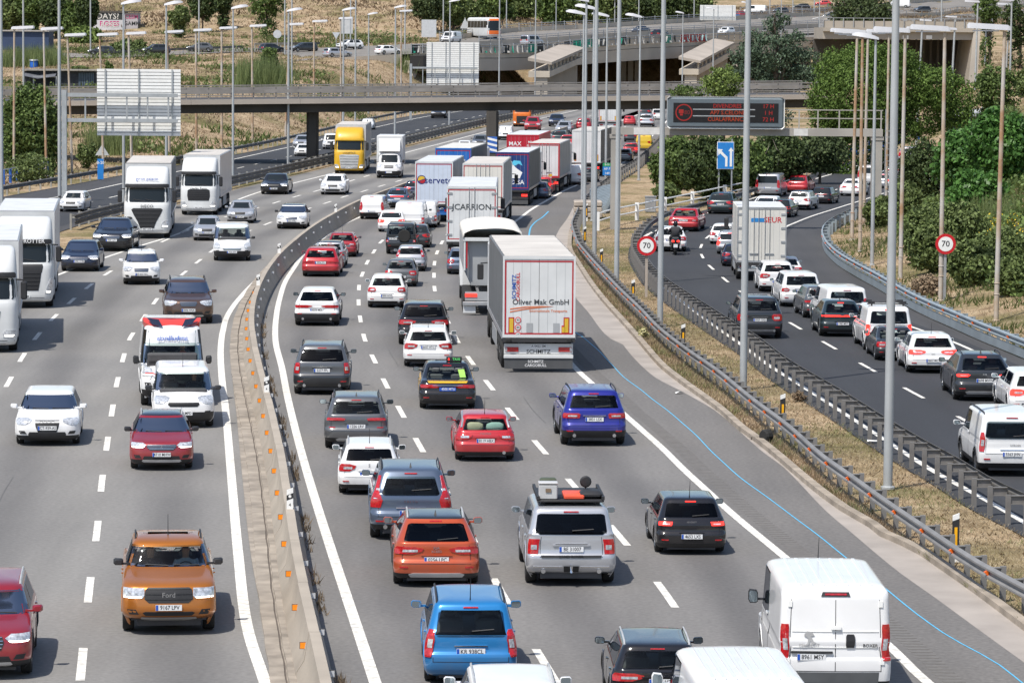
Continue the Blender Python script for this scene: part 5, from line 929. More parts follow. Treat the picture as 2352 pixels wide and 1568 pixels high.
# marker posts
def delineator(g, label, amber, h=.62, num='4', face=1):
    r = thing('marker_post', label, 'marker post', g, 0, 'marker posts along the road'); w_ = .075
    m = MB(); m.poly([(-w_, 0), (w_, 0), (w_, h), (-w_, h-.06)], -.03, .03); obj('post', m, WHITEP, r)
    m = MB(); m.poly([(-w_-.002, .20), (w_+.002, .26), (w_+.002, h-.12), (-w_-.002, h-.18)], -.033, .033); b = obj('black_band', m, BLACK, r)
    if amber: m = MB(); m.box(-.032, .032, -.042, -.033, .36, h-.32); obj('reflector', m, mat('marker_amber', (.85, .42, .01), .35), b)
    else:
        for z in (.30, .38): obj('reflector', disc(0, z, .035, -.034, 10), WHITEP, b)
    if num: text('post_number', num, .10, INK, r, (0, -.032, .10))
BPOST = [(681, 1255), (607, 966), (597, 702), (641, 622), (773, 520)]
order = sorted(range(5), key=lambda i: -BPOST[i][1])
for n_, i in enumerate(order):
    y = G0(*BPOST[i]).y; x = float(CUR['bar'](y)); delineator((x, y, .88), 'black and white marker post on the concrete barrier, %s from the bottom' % ordinal(n_).replace('leftmost', 'first'), False, .50, '4' if n_ < 2 else None)
VPOST = [(2189, 1290), (1737, 988), (1519, 812), (1402, 700), (1334, 622), (1305+8, 566), (1305+14, 508), (1322, 470)]
for n_, (px_, py_) in enumerate(VPOST):
    y = G0(px_, py_).y; delineator((float(CUR['vrg'](y)) + .55, y, 0), 'white marker post with yellow panel behind the verge rail, %s from the bottom' % ordinal(n_).replace('leftmost', 'first'), True, 1.12, '4' if n_ == 0 else ('3' if n_ == 2 else None))
WB = [(0, -.155), (.028, -.14), (.075, -.105), (.075, -.065), (.012, -.025), (.012, .025), (.075, .065), (.075, .105), (.028, .14), (0, .155)]
def guardrail(name, label, f, y0, y1, side, mt, pm, zs=(.60,), post=1.6, spacer=.24, hpost=.74, refl_=None, group='guard rails along the roads', seg=None, plate_=None, two=False, top=None, zb=None):
    """side: the way the beam faces in x (-1 left, +1 right); posts stand on the other side"""
    r = thing(name, label, 'guard rail', (float(f(y0)), y0, 0), 0, group); ox, oy = float(f(y0)), y0
    zb = zb or (lambda x, y: max(0.0, TZ(x, y)) if abs(x) > 1e9 else 0.0)
    L_ = seg or 12.0; y = y0
    while y < y1 - .1:
        ye = min(y + L_, y1); ys = np.linspace(y, ye, max(3, int((ye-y)/1.5)))
        for zc in zs:
            for sd in ((side, -side) if two else (side,)):
                m = MB(); rows = []
                for yy in ys:
                    t = tangent(f, yy); n = Vector((t.y, -t.x, 0)) * sd; x = float(f(yy)); o0 = (spacer if two else 0)
                    a = [Vector((x, yy, 0)) + n*(px_ + o0) + Vector((0, 0, zc+pz_+zb(x, yy))) for px_, pz_ in WB]; b = [Vector((x, yy, 0)) + n*(px_ + o0 - .012) + Vector((0, 0, zc+pz_*.97+zb(x, yy))) for px_, pz_ in reversed(WB)]
                    rows.append([(p.x-ox, p.y-oy, p.z) for p in a+b])
                m.loft(rows, True, True)
                if sd > 0: m.f = [tuple(reversed(q)) for q in m.f]
                obj('rail_beam', m, mt, r, 40)
            if plate_:
                m = MB(); rows = []
                for yy in ys:
                    t = tangent(f, yy); n = Vector((t.y, -t.x, 0)) * side; x = float(f(yy)); rows.append([(x+n.x*o-ox, yy+n.y*o-oy, z+zb(x, yy)) for o, z in ((.02, .06), (.02, plate_), (0, plate_), (0, .06))])
                m.loft(rows, True, True); obj('skirt_plate', m, mt, r)
        y = ye
    pmsh = MB().box(-.06, .06, -.04, .04, -.05, hpost).mesh('post'); smsh = MB()
    smsh.box(0, spacer, -.05, .05, .50, .52); smsh.box(0, spacer, -.05, .05, .70, .72); smsh.box(0, spacer, -.006, .006, .52, .70); smsh = smsh.mesh('spacer'); rf_ = MB().poly([(0, .50), (.0, .66), (.10, .60)], -.04, .04, 'xz').mesh('reflector') if refl_ else None
    y = y0 + .6; k = 0
    while y < y1 and k < 290:
        t = tangent(f, y); n = Vector((t.y, -t.x, 0)) * side; x = float(f(y)); a = math.atan2(n.y, n.x); o = 0 if two else spacer + .06
        p = link('post', pmsh, pm, r, (x - n.x*o - ox, y - n.y*o - oy, zb(x, y))); p.rotation_euler.z = a
        s = link('spacer', smsh, pm, r, (x - n.x*(o-.05) - ox, y - n.y*(o-.05) - oy, zb(x, y)+zs[-1]-.60)); s.rotation_euler.z = a
        if refl_ and k % refl_ == 0: q = link('reflector', rf_, mat('rail_reflector', (.75, .13, .01), .35, 0, .05), r, (x + n.x*.02 - ox, y + n.y*.02 - oy, zs[-1]-.60+.02)); q.rotation_euler.z = a
        y += post * (1 if y < 190 else 2); k += 1
    return r
guardrail('guard_rail', 'weathered guard rail with orange reflectors beside the hard shoulder', CUR['vrg'], 56, 262, -1, RAILM, RAILM, refl_=2)
guardrail('guard_rail', 'guard rail with dark posts and wide spacers along the left of the slip road', off(CUR['srl'], .62), 76, 330, 1, RAILD, mat('post_grey', (.20, .19, .18), .6, .2, .15), spacer=.38, hpost=.74)
def srz(x, y): return 0.0
guardrail('guard_rail', 'bluish double guard rail with orange reflectors on the outside of the slip road', off(CUR['srb'], .0), 96, 300, -1, RAILB, RAILB, refl_=2, zs=(.62,), plate_=.40)
guardrail('guard_rail', 'double-height dark guard rail between the parallel road and the left carriageway', CUR['mlb'], 212, 560, 1, RAILD, mat('post_pale', (.33, .32, .29), .6, .2, .15), zs=(.42, .76), hpost=.92, post=1.6)
guardrail('guard_rail', 'second dark guard rail backing the rail beside the parallel road', off(CUR['mlb'], -.75), 300, 560, -1, RAILD, mat('post_pale', (.33, .32, .29), .6), zs=(.42, .76), hpost=.92)
guardrail('guard_rail', 'dark guard rail along the far side of the parallel road', CUR['flb'], 185, 560, 1, RAILD, mat('post_pale', (.33, .32, .29), .6), zs=(.62,), hpost=.8)
guardrail('guard_rail', 'guard rail curving from the hard shoulder up to the gantry column', off(CUR['vrg'], .1), 262, 420, -1, RAILD, RAILM, zs=(.45, .78), hpost=.95)
# white pipe rail on the nose between the roads, with concrete wing wall and cabinet
wr = curve([(1372,536-6),(1400,520),(1454,508),(1590,478),(1660,462),(1740,444),(1800,428)])
r = thing('white_fence', 'white two-pipe fence on concrete posts in front of the trees', 'fence', (0, 0, 0))
ys = np.linspace(G0(1372, 530).y, G0(1800, 428).y, 26)
for z in (.55, 1.0): obj('pipe', MB().tube([(float(wr(y)), y, z) for y in ys], .05, 6), WHITEP, r)
for px_, py_ in ((1380,530),(1454,506),(1527,492),(1594,478),(1664,461),(1735,446),(1795,431)):
    y = G0(px_, py_).y; obj('post', MB().box(float(wr(y))-.12, float(wr(y))+.12, y-.1, y+.1, 0, 1.12), WHITEP, r)
g = G0(1494, 487); r = thing('cabinet', 'pale grey metal cabinet standing by the white fence', 'cabinet', g); obj('case', MB().box(-.35, .35, -.3, .3, 0, 1.0, .03), GALV, r); obj('lid', MB().box(-.38, .38, -.33, .33, 1.002, 1.05), GALV, r)
r = thing('crash_cushion', 'ribbed concrete end of the rail at the shoulder bend', 'barrier', G0(1350, 500)); 
for k in range(3): obj('block', MB().box(-.9, .9, -1.2, 1.2, .05+.36*k, .36+.36*k, .05), CONC, r)
r = thing('ribbed_wall', 'pale ribbed metal ramp wall behind the lamp posts', 'wall', G0(1360, 490))
for k in range(14): obj('slat', MB().poly([(0, 0), (.9+.07*k, 0), (.9+.07*k, .55+.085*k), (0, .25+.075*k)], .62*k, .62*k+.42, 'xz'), RAILB, r)
# blue-legged fence lines
def bluefence(label, pts, hgt=1.1, step=2.2):
    g = [H(*p) for p in pts]; r = thing('blue_fence', label, 'fence'); seq = []
    for a, b in zip(g[:-1], g[1:]):
        n = max(1, int((b-a).length/step)); seq += [a + (b-a)*(i/n) for i in range(n)]
    seq.append(g[-1])
    for p in seq: obj('post', MB().box(p.x-.10, p.x+.10, p.y-.08, p.y+.08, p.z, p.z+hgt), mat('fence_blue', (.02, .10, .38), .5), r)
    for z in (hgt, hgt*.55): obj('rail', MB().tube([p + Vector((0, 0, z)) for p in seq], .055, 5), GALV, r)
bluefence('blue post fence at the far left edge behind the guard rail', [(8, 424), (70, 412), (108, 404)])
bluefence('blue post fence climbing beside the slip road bend', [(1790, 402), (1860, 384), (1930, 366), (2010, 346), (2066, 330), (2110, 322)])
# ================================================================ SIGNS
def speed_sign(px_, top, base, label, rpx):
    g = H(*base); s = scale_at(g); h = (base[1]-top)/s; R_ = rpx/s; r = thing('speed_limit_sign', label, 'road sign', g, 0, 'speed limit signs')
    obj('pole', MB().box(-.06, .06, -.04, .04, 0, h+.1), GALV if base[0] > 1800 else CONC, r); f = obj('sign_face', disc(0, h, R_, -.08, 32, t=.03), mat('sign_red', (.52, .012, .02), .4, 0, .04), r)
    obj('sign_centre', disc(0, h, R_*.72, -.113, 32), WHITEP, f); text('speed_number', '70', R_*.82, INK, f, (0, -.122, h)); obj('bracket', MB().box(-.2, .2, -.05, -.041, h-.3, h+.3), GALV, r)
speed_sign(1485, 564, (1484, 682), 'round 70 speed limit sign on the verge between the roads', 22.5)
speed_sign(2172, 560, (2169, 691), 'round 70 speed limit sign on the right bank in front of the hedge', 23.5)
SBLUE = mat('sign_blue', (.02, .20, .56), .4, 0, .04); SBACK = mat('sign_back', (.56, .58, .60), .5, .3, .08)
g = G0(1665, 462); s = scale_at(g); r = thing('lane_sign', 'blue sign with two white arrows above the white fence', 'road sign', g); z0, z1 = (462-389)/s, (462-326)/s; w_ = 19.5/s
for sx in (-.45, .45): obj('pole', MB().box(sx-.05, sx+.05, 0, .08, 0, z1+.2), GALV, r)
f = obj('sign_panel', MB().box(-w_, w_, -.05, 0, z0, z1, .02), WHITEP, r); b = obj('sign_face', MB().box(-w_+.04, w_-.04, -.058, -.05, z0+.04, z1-.04), SBLUE, f)
cz = (z0+z1)/2; hh = z1-z0
m = MB(); m.poly([(.30, cz-hh*.40), (.46, cz-hh*.40), (.46, cz+hh*.16), (.56, cz+hh*.16), (.38, cz+hh*.30), (.20, cz+hh*.16), (.30, cz+hh*.16)], -.066, -.058); obj('arrow', m, WHITEP, b)
m = MB(); m.poly([(-.02, cz-hh*.40), (.14, cz-hh*.40), (.14, cz-hh*.05), (-.28, cz+hh*.16), (-.20, cz+hh*.22), (-.55, cz+hh*.24), (-.50, cz+.0), (-.38, cz+hh*.08), (-.02, cz-hh*.10)], -.066, -.058); obj('arrow', m, WHITEP, b)
g = G0(1394, 425); s = scale_at(g); r = thing('motorway_marker_sign', 'small green and blue kilometre sign beside the gantry column', 'road sign', g); obj('pole', MB().box(-.06, .06, 0, .08, 0, 1.5), CONC, r)
f = obj('sign_face', MB().box(-.34, .34, -.06, -.01, .75, 1.05), SBLUE, r); f2 = obj('sign_face', MB().box(-.34, .34, -.06, -.01, 1.06, 1.42), SBLUE, r); f3 = obj('sign_face', MB().box(-.34, .34, -.06, -.01, 1.43, 1.70), mat('sign_green', (.02, .28, .10), .4), r)
text('sign_text', '149', .26, WHITEP, f, (0, -.063, .90)); text('sign_text', 'AP-7', .24, WHITEP, f2, (0, -.063, 1.24)); text('sign_text', 'E-15', .20, WHITEP, f3, (0, -.063, 1.57))
def back_sign(px_, y0, y1, base, shape, label, w=None):
    g = H(px_, base); s = scale_at(g); r = thing('road_sign', label, 'road sign', g, 0); zt, zb_ = (base-y0)/s, (base-y1)/s; hw = (w or (y1-y0))/2/s
    obj('pole', MB().box(-.05, .05, 0, .08, 0, zt), GALV, r)
    if shape == 'tri': p = [(-hw, zb_), (hw, zb_), (0, zt)]
    elif shape == 'inv': p = [(0, zb_), (hw, zt), (-hw, zt)]
    elif shape == 'disc': p = [(hw*math.cos(t), (zt+zb_)/2+hw*math.sin(t)) for t in np.linspace(0, 2*math.pi, 25)[:-1]]
    else: p = [(-hw, zb_), (hw, zb_), (hw, zt), (-hw, zt)]
    o = obj('sign_back', MB().poly(p, -.05, -.02), SBACK if shape != 'blue' else SBLUE, r); return r, hw, zb_, zt
back_sign(235, 332, 357, 392, 'tri', 'grey back of a triangular sign below the big white sign', 32)
r, hw, a, b = back_sign(231, 365, 412, 415, 'blue', 'narrow blue panel with B-20 lettering near the far guard rail', 14); text('sign_text', 'B-20', .32, WHITEP, r, (0, -.055, b-.3))
back_sign(637, 68, 90, 121, 'disc', 'round sign back on the upper slope', 19)
back_sign(772, 75, 91, 118, 'inv', 'inverted triangular sign back beside the white SUV', 18)
back_sign(1068, 41, 66, 74, 'tri', 'triangular sign back above the orange coach', 22)
back_sign(797, 41, 78, 96, 'box', 'ribbed rectangular sign back beside the tall pole on the slope', 26)
back_sign(985, 46, 86, 108, 'box', 'ribbed rectangular sign back left of the white van', 34)
back_sign(1694, 34, 56, 60, 'blue', 'blue and white marker board on the upper road', 9)
# big white sign backs on cantilever gantries, and the message gantry
GSTEEL = mat('gantry_steel', (.40, .42, .43), .5, .4, .1)
def cantilever(label, x0, x1, y0, y1, Y, colx, coly0, colbase, beams, nplank, nrib, plank=WHITEP):
    P = lambda x, y: PY(x, y, Y); r = thing('cantilever_sign', label, 'road sign'); h = (P(x0, y0).z - P(x0, y1).z)/nplank; xa, xb = P(x0, y0).x, P(x1, y0).x; zt = P(x0, y0).z
    if colx:
        c = P(colx, coly0); zg = TZ(c.x, Y-.0); obj('column', MB().box(c.x-.16, c.x+.16, Y-.75, Y-.43, zg, c.z+.2), GSTEEL, r)
    for k in range(nplank): z = zt - h*(k+1); obj('plank', MB().box(xa, xb, Y-.02-.05, Y, z+.028, z+h-.012), plank, r); 
    obj('backing', MB().box(xa+.05, xb-.05, Y+.002, Y+.03, zt-h*nplank+.03, zt-.02), mat('sign_backing', (.30, .31, .32), .6, .2), r)
    for k in range(nrib): x = xa + (xb-xa)*(.10+.80*k/(nrib-1)); obj('upright', MB().box(x-.045, x+.045, Y-.16, Y-.072, zt-h*nplank+.02, zt-.02), GSTEEL, r)
    for by in beams: z = P(x0, by).z; xs = P(colx, by).x if colx else xa-.1; obj('beam', MB().box(min(xs, xa), xb-.15, Y-.66, Y-.44, z-.12, z+.12), GSTEEL, r)
    z0_, z1_ = P(x0, beams[-1]).z, P(x0, beams[0]).z
    for k in range(5): x = (P(colx, 0).x if colx else xa) + (xb - (P(colx, 0).x if colx else xa))*(.18+.18*k); obj('strut', MB().box(x-.05, x+.05, Y-.60, Y-.50, z0_+.121, z1_-.121), GSTEEL, r)
cantilever('big white ribbed back of a sign on a cantilever mast at the left', 223, 415, 158, 312, 236, 150, 214, 500, (218, 276), 20, 3)
cantilever('white ribbed back of a motorway sign in front of the viaduct', 980, 1100, 97, 203, 470, 944, 150, 260, (156, 197), 22, 4)
cantilever('bright ribbed sign back beside the upper road', 1608, 1690, 12, 47, 700, None, 0, 0, (40, 44), 12, 3)
# ---- electronic message gantry
Yg = G0(1415, 526).y; P = lambda x, y: PY(x, y, Yg)
r = thing('message_gantry', 'concrete gantry carrying a dark electronic message board with red lettering', 'sign gantry'); GC = mat('gantry_concrete', (.34, .32, .29), .85, 0, .12, .6)
za, zb_ = P(1430, 309).z, P(1430, 292).z; xl, xr = P(1405, 300).x, P(2026, 300).x
obj('beam', MB().box(xl, xr, Yg-.5, Yg+.5, za, zb_), GC, r)
for cx_, cb in ((1415, 526), (2014, 523)): c = P(cx_, 310); obj('column', MB().box(c.x-.30, c.x+.30, Yg-.42, Yg+.42, -.1, za-.002), GC, r); obj('capital', MB().box(c.x-.38, c.x+.38, Yg-.46, Yg+.46, za-.22, za-.003), GC, r)
for a, b in ((1455, 1518), (1822, 1854)): obj('white_patch', MB().box(P(a, 300).x, P(b, 300).x, Yg-.505, Yg-.5, za+.02, zb_-.02), mat('patch_white', (.6, .59, .57), .8), r)
for x in (1834, 1877, 1926, 1975, 2022): c = P(x, 290); obj('rail_post', MB().box(c.x-.04, c.x+.04, Yg-.45, Yg-.37, zb_, zb_+1.15), GC, r)
for z in (.62, 1.12): obj('hand_rail', MB().box(P(1800, 290).x, xr, Yg-.44, Yg-.38, zb_+z-.03, zb_+z+.03), GC, r)
lx = P(2034, 300).x
for dx in (-.02, .42): obj('ladder_rail', MB().box(lx+dx-.03, lx+dx+.03, Yg-.3, Yg-.22, .3, zb_+1.2), GALV, r)
for k in range(16): obj('ladder_rung', MB().box(lx+.012, lx+.388, Yg-.28, Yg-.24, .6+k*.36, .64+k*.36), GALV, r)
x0, x1, zt, zl = P(1532, 222).x, P(1799, 222).x, P(1660, 223).z, P(1660, 294).z; yb = Yg-1.0
obj('board_case', MB().box(x0, x1, yb, yb+.42, zl, zt, .12), mat('vms_grey', (.13, .16, .18), .5, .2, .06), r); obj('board_rim', MB().box(x0-.03, x1+.03, yb+.12, yb+.2, zl-.03, zt+.03, .14), WHITEP, r)
scr = obj('screen', MB().box(x0+.35, x1-.35, yb-.02, yb, zl+.35, zt-.35), mat('vms_black', (.010, .009, .010), .35, 0, 0), r)
LED = mat('led_red', (.32, .017, .013), .4, 0, 0, emit=.012); LEDO = mat('led_orange', (.34, .04, .01), .4, 0, 0, emit=.01); hh = zt-zl-.7
cz_ = (zt+zl)/2; cx_ = x0+.35+hh*.5+.05
m = MB(); n = 28
for rr, w0 in ((hh*.44, hh*.38),): m.loft([[(cx_+q*math.cos(t), yb-.03 if e else yb-.022, cz_+q*math.sin(t)) for q, e in ((rr, 0), (rr, 1), (w0, 1), (w0, 0))] for t in np.linspace(0, 2*math.pi, n+1)])
obj('led_ring', m, LED, scr); obj('led_lorry', MB().box(cx_-hh*.26, cx_-.02, yb-.03, yb-.021, cz_-.05, cz_+hh*.16).box(cx_-hh*.20, cx_-.06, yb-.03, yb-.021, cz_-hh*.16, cz_-.07), LED, scr)
text('led_text', '80', hh*.3, mat('led_dim', (.15, .015, .015), .4, 0, 0, emit=.02), scr, (cx_+hh*.17, yb-.03, cz_))
for k, (a, b) in enumerate((('DIVENDRES', '17 H'), ('AP7 S.CELONI', '1 H'), ('CUALAFRANCA', '72 H'))):
    z = cz_ + hh*(.34-.34*k); tx = x0+.35+hh*1.1
    o = text('led_text', a, hh*.30, LEDO if k else LED, scr, (tx+1.95, yb-.03, z), 'R', .95); text('led_text', b, hh*.30, LED, scr, (x1-.95, yb-.03, z))
    if k < 2: obj('screen_divider', MB().box(tx-.1, x1-1.75, yb-.032, yb-.02, z-hh*.17-.03, z-hh*.17+.03), GSTEEL, scr)
# ================================================================ LAMP POSTS
POLE = mat('pole_grey', (.44, .46, .47), .5, .35, .10, .8); 
def rustmat():
    m, t, b = _pr('pole_rusty'); tc = N(t, 'ShaderNodeTexCoord'); mp = N(t, 'ShaderNodeMapping'); mp.inputs['Scale'].default_value = (.3, .3, .35); t.links.new(tc.outputs['Object'], mp.inputs[0])
    oi = N(t, 'ShaderNodeObjectInfo'); ad = N(t, 'ShaderNodeVectorMath', operation='ADD'); t.links.new(mp.outputs[0], ad.inputs[0]); mu = N(t, 'ShaderNodeMath', operation='MULTIPLY'); mu.inputs[1].default_value = 40; t.links.new(oi.outputs['Random'], mu.inputs[0]); t.links.new(mu.outputs[0], ad.inputs[1])
    n = N(t, 'ShaderNodeTexNoise', Scale=1.0, Detail=6.0, Roughness=.65); t.links.new(ad.outputs[0], n.inputs['Vector'])
    t.links.new(ramp(t, n.outputs[0], [(.40, (.46, .43, .40)), (.52, (.42, .34, .26)), (.62, (.33, .19, .10)), (.72, (.40, .33, .26))]), b.inputs['Base Color']); b.inputs['Roughness'].default_value = .75; MATS['pole_rusty'] = m; return m
RUSTY = rustmat(); LHEAD = mat('lamp_head', (.58, .58, .60), .4, .1, .05); LGLASS = mat('lamp_glass', (.62, .63, .66), .2, 0, .03, coat=.5)
# kind, base px, top px, (Y if the foot is hidden), arm: -1 head to the left, +1 right, 0 no head in view
# T tall grey pole leaving the picture; C grey pole with swept lantern; F rusty pole with flat lantern; G grey pole with flat lantern
LP = [('T',(4,470),None,0,0),('T',(54,205),None,430,0),('T',(137,476),None,0,0),('T',(208,117),None,560,0),('C',(284,470),(279,12),0,1),('C',(382,440),(384,14),0,1),('C',(535,405),(536,22),0,1),('T',(457,106),None,560,0),
 ('F',(32,415),(37,70),0,1),('F',(106,408),(104,72),0,1),('F',(165,398),(158,86),0,1),('F',(237,394),(232,85),0,1),('F',(302,378),(298,82),0,1),('F',(389,355),(386,78),0,1),('F',(451,350),(452,74),0,1),('F',(509,340),(511,69),0,1),('F',(580,328),(580,64),0,1),('F',(656,314),(667,60),0,1),('F',(720,303),(723,53),0,1),('F',(783,290),(783,46),0,1),('F',(921,268),(922,29),0,1),
 ('C',(662,378),(660,28),0,1),('C',(788,345),(785,26),0,1),('C',(846,262),(845,35),0,1),('C',(907,318),(906,20),0,1),('C',(1032,290),(1033,6),0,1),
 ('T',(654,107),None,560,0),('T',(670,232),None,460,0),('T',(805,94),None,580,0),('T',(816,226),None,440,0),('T',(930,108),None,570,0),('T',(1018,74),None,640,0),('T',(1146,230),None,520,0),('T',(1163,80),None,660,0),('T',(1094,30),None,760,0),
 ('T',(1229,205),None,540,0),('T',(1277,73),None,660,0),('C',(1337,478),(1341,36),0,-1),('C',(1342,540),(1349,6),0,-1),('C',(1360,508),(1367,24),0,-1),('T',(1365,589),None,0,0),('C',(1391,424),(1396,40),0,-1),('C',(1467,414),(1477,42),0,-1),('T',(1416,657),None,0,0),('T',(1516,749),None,0,0),('T',(1707,894),None,0,0),('T',(2039,1122),None,0,0),
 ('C',(1567,195),(1572,32),560,-1),('C',(1638,146),(1641,22),570,-1),('C',(1716,60),(1718,8),700,-1),('T',(1412,40),None,720,0),('T',(1467,60),None,700,0),('T',(1594,48),None,720,0),('T',(1881,128),None,600,0),('T',(1960,113),None,560,0),('T',(1794,70),None,640,0),('T',(1768,36),None,760,0),('T',(1821,30),None,780,0),('T',(1870,40),None,760,0),('T',(2161,123),None,540,0),
 ('F',(1957,552),(1965,80),0,-1),('F',(1975,578),(1977,82),0,-1),('F',(1984,518),(1990,84),0,-1),('C',(2003,610),(2014,92),0,-1),('F',(2035,488),(2038,80),0,-1),('F',(2068,643),(2074,79),0,-1),('G',(2105,348),(2115,70),0,-1),('F',(2160,692),(2164,76),0,-1),('G',(2180,335),(2190,71),0,-1),('F',(2288,738),(2300,74),0,-1),
 ('G',(2190,152),(2194,42),540,-1),('G',(2240,198),(2244,8),420,-1),('G',(2262,162),(2265,24),470,-1),('G',(2271,165),(2283,30),480,-1),('G',(2312,166),(2318,14),450,-1),('G',(2135,112),(2136,50),520,-1),('G',(2320,176),(2322,4),430,-1)]
CT = {}
for i, l in enumerate(LP): CT.setdefault(l[0], []).append(i)
NMK = {'T': 'tall grey lamp post reaching above the picture', 'C': 'grey lamp post with a swept white lantern', 'F': 'rusty lamp post with a flat white lantern', 'G': 'thin grey lamp post with a flat lantern'}
for k_, idx in CT.items():
    idx.sort(key=lambda i: LP[i][1][0])
    for n_, i in enumerate(idx):
        kind, (bx, by), top, Yh, arm = LP[i]
        if Yh: g = PY(bx, by, Yh); g.z = min(g.z, TZ(g.x, Yh)); b0 = PY(bx, by, Yh)
        else: g = H(bx, by); b0 = g
        s = scale_at(b0); hgt = (16.5 if g.y < 260 else 20.0) if top is None else (by-top[1])/s + (b0.z-g.z)
        if top is None: hgt = max(hgt, (by+18)/s + b0.z - g.z)
        big = g.y < 300; r0, r1 = (.125, .085) if kind == 'T' and big else ((.105, .062) if kind in 'TC' else (.105, .075))
        if Yh or g.y > 300: r0, r1 = r0*1.25, r1*1.35
        r = thing('lamp_post', '%s, %s' % (NMK[kind], ordinal(n_) + (' of its kind' if n_ == 0 else ' from the left')), 'lamp post', g, 0, 'lamp posts along the roads')
        mt = RUSTY if kind == 'F' else POLE; lean = (top[0]-bx)/s if top else 0.0; roll_ = hgt*math.tan(ROLL); dxx = max(-.4, min(.4, lean - roll_)) if kind == 'F' or kind == 'G' else 0
        m = MB(); m.tube([(0, 0, -.2), (0, 0, .9), (dxx*.3, 0, hgt*.4), (dxx, 0, hgt)], [r0, r0, r0*.75+r1*.25, r1], 10 if big else 6); obj('pole', m, mt, r, 60)
        if big: obj('base_collar', MB().lathe([(r0*1.5, 0), (r0*1.5, .06), (r0*1.08, .08)], 10, 'z'), mt, r)
        if kind == 'F' and big:
            for z in (1.1, 1.55): obj('collar', MB().lathe([(r0*1.05, z), (r0*1.22, z+.02), (r0*1.05, z+.04)], 10, 'z'), mt, r)
        if top is None:                                   # twin lanterns above the frame
            for sg in (-1, 1):
                m = MB(); m.loft([[(sg*(.2+a), -.16*k2, hgt+.1+.12*a), (sg*(.2+a), .16*k2, hgt+.1+.12*a), (sg*(.2+a), .10*k2, hgt+.28+.12*a), (sg*(.2+a), -.10*k2, hgt+.28+.12*a)] for a, k2 in ((0, .5), (.3, 1), (1.0, 1), (1.25, .4))], True, True); obj('lantern', m, LHEAD, r)
            continue
        sg = arm
        if kind == 'C':
            m = MB(); m.loft([[(sg*(-.15+a), -.21*k2, hgt-.04+.16*a), (sg*(-.15+a), .21*k2, hgt-.04+.16*a), (sg*(-.15+a), .15*k2, hgt+.16*k2+.16*a), (sg*(-.15+a), -.15*k2, hgt+.16*k2+.16*a)] for a, k2 in ((0, .5), (.25, .9), (.75, 1.25), (1.15, 1.0), (1.35, .3))], True, True); h_ = obj('lantern', m, LHEAD, r, 40)
        else:
            m = MB(); w_ = 1.75; m.loft([[(dxx+sg*(-.22+a), -.20*k2, hgt+.02+.05*a), (dxx+sg*(-.22+a), .20*k2, hgt+.02+.05*a), (dxx+sg*(-.22+a), .16*k2, hgt+.24*k2+.05*a), (dxx+sg*(-.22+a), -.16*k2, hgt+.24*k2+.05*a)] for a, k2 in ((0, .7), (.12, 1), (w_*.95, 1), (w_, .6))], True, True); h_ = obj('lantern', m, LHEAD, r, 40)
            obj('lamp_cover', MB().box(*sorted((dxx+sg*.25, dxx+sg*1.3)), -.14, .14, hgt-.02, hgt+.03), LGLASS, h_)
# ================================================================ OVERPASS
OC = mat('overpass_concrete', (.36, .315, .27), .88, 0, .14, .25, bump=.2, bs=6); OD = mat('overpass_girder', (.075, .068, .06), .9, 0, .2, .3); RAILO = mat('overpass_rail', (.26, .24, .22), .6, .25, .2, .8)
A = PY(-70, 234, 310); B = PY(1905, 217, 323); D_ = (B - A); Dn = Vector((D_.x, D_.y, 0)).normalized(); Nn = Vector((-Dn.y, Dn.x, 0)); OL = Vector((D_.x, D_.y, 0)).length
def OPt(u, n, z): p = A + D_ * (u / OL) + Nn * n; return (p.x, p.y, p.z + z)
ov = thing('overpass', 'concrete road overpass with layered guard rails crossing above the motorway', 'bridge')
def obox(name, u0, u1, n0, n1, z0, z1, mt, parent=None, sm=None):
    m = MB(); m.loft([[OPt(u, n0, z0), OPt(u, n1, z0), OPt(u, n1, z1), OPt(u, n0, z1)] for u in (u0, u1)], True, True); m.f = [tuple(reversed(f)) for f in m.f]; return obj(name, m, mt, parent or ov)
k = 0; n_ = 8
for i in range(n_): obox('deck_edge', OL*i/n_+.01, OL*(i+1)/n_-.01, -.0, .9, -.42, 0, OC)
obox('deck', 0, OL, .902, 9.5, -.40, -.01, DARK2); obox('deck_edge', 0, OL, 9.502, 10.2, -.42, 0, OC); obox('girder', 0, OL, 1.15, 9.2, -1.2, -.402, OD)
for n0 in (.10, 9.75):
    u = 1.0
    while u < OL: obox('rail_post', u-.05, u+.05, n0, n0+.14, .001, 1.08, RAILO); u += 1.95
    for z, h in ((1.04, .10), (.70, .26), (.34, .10)):
        for i in range(6): obox('rail_beam', OL*i/6, OL*(i+1)/6-.02, n0-.05-(.03 if h > .2 else 0), n0-.002, z-h/2, z+h/2, RAILO)
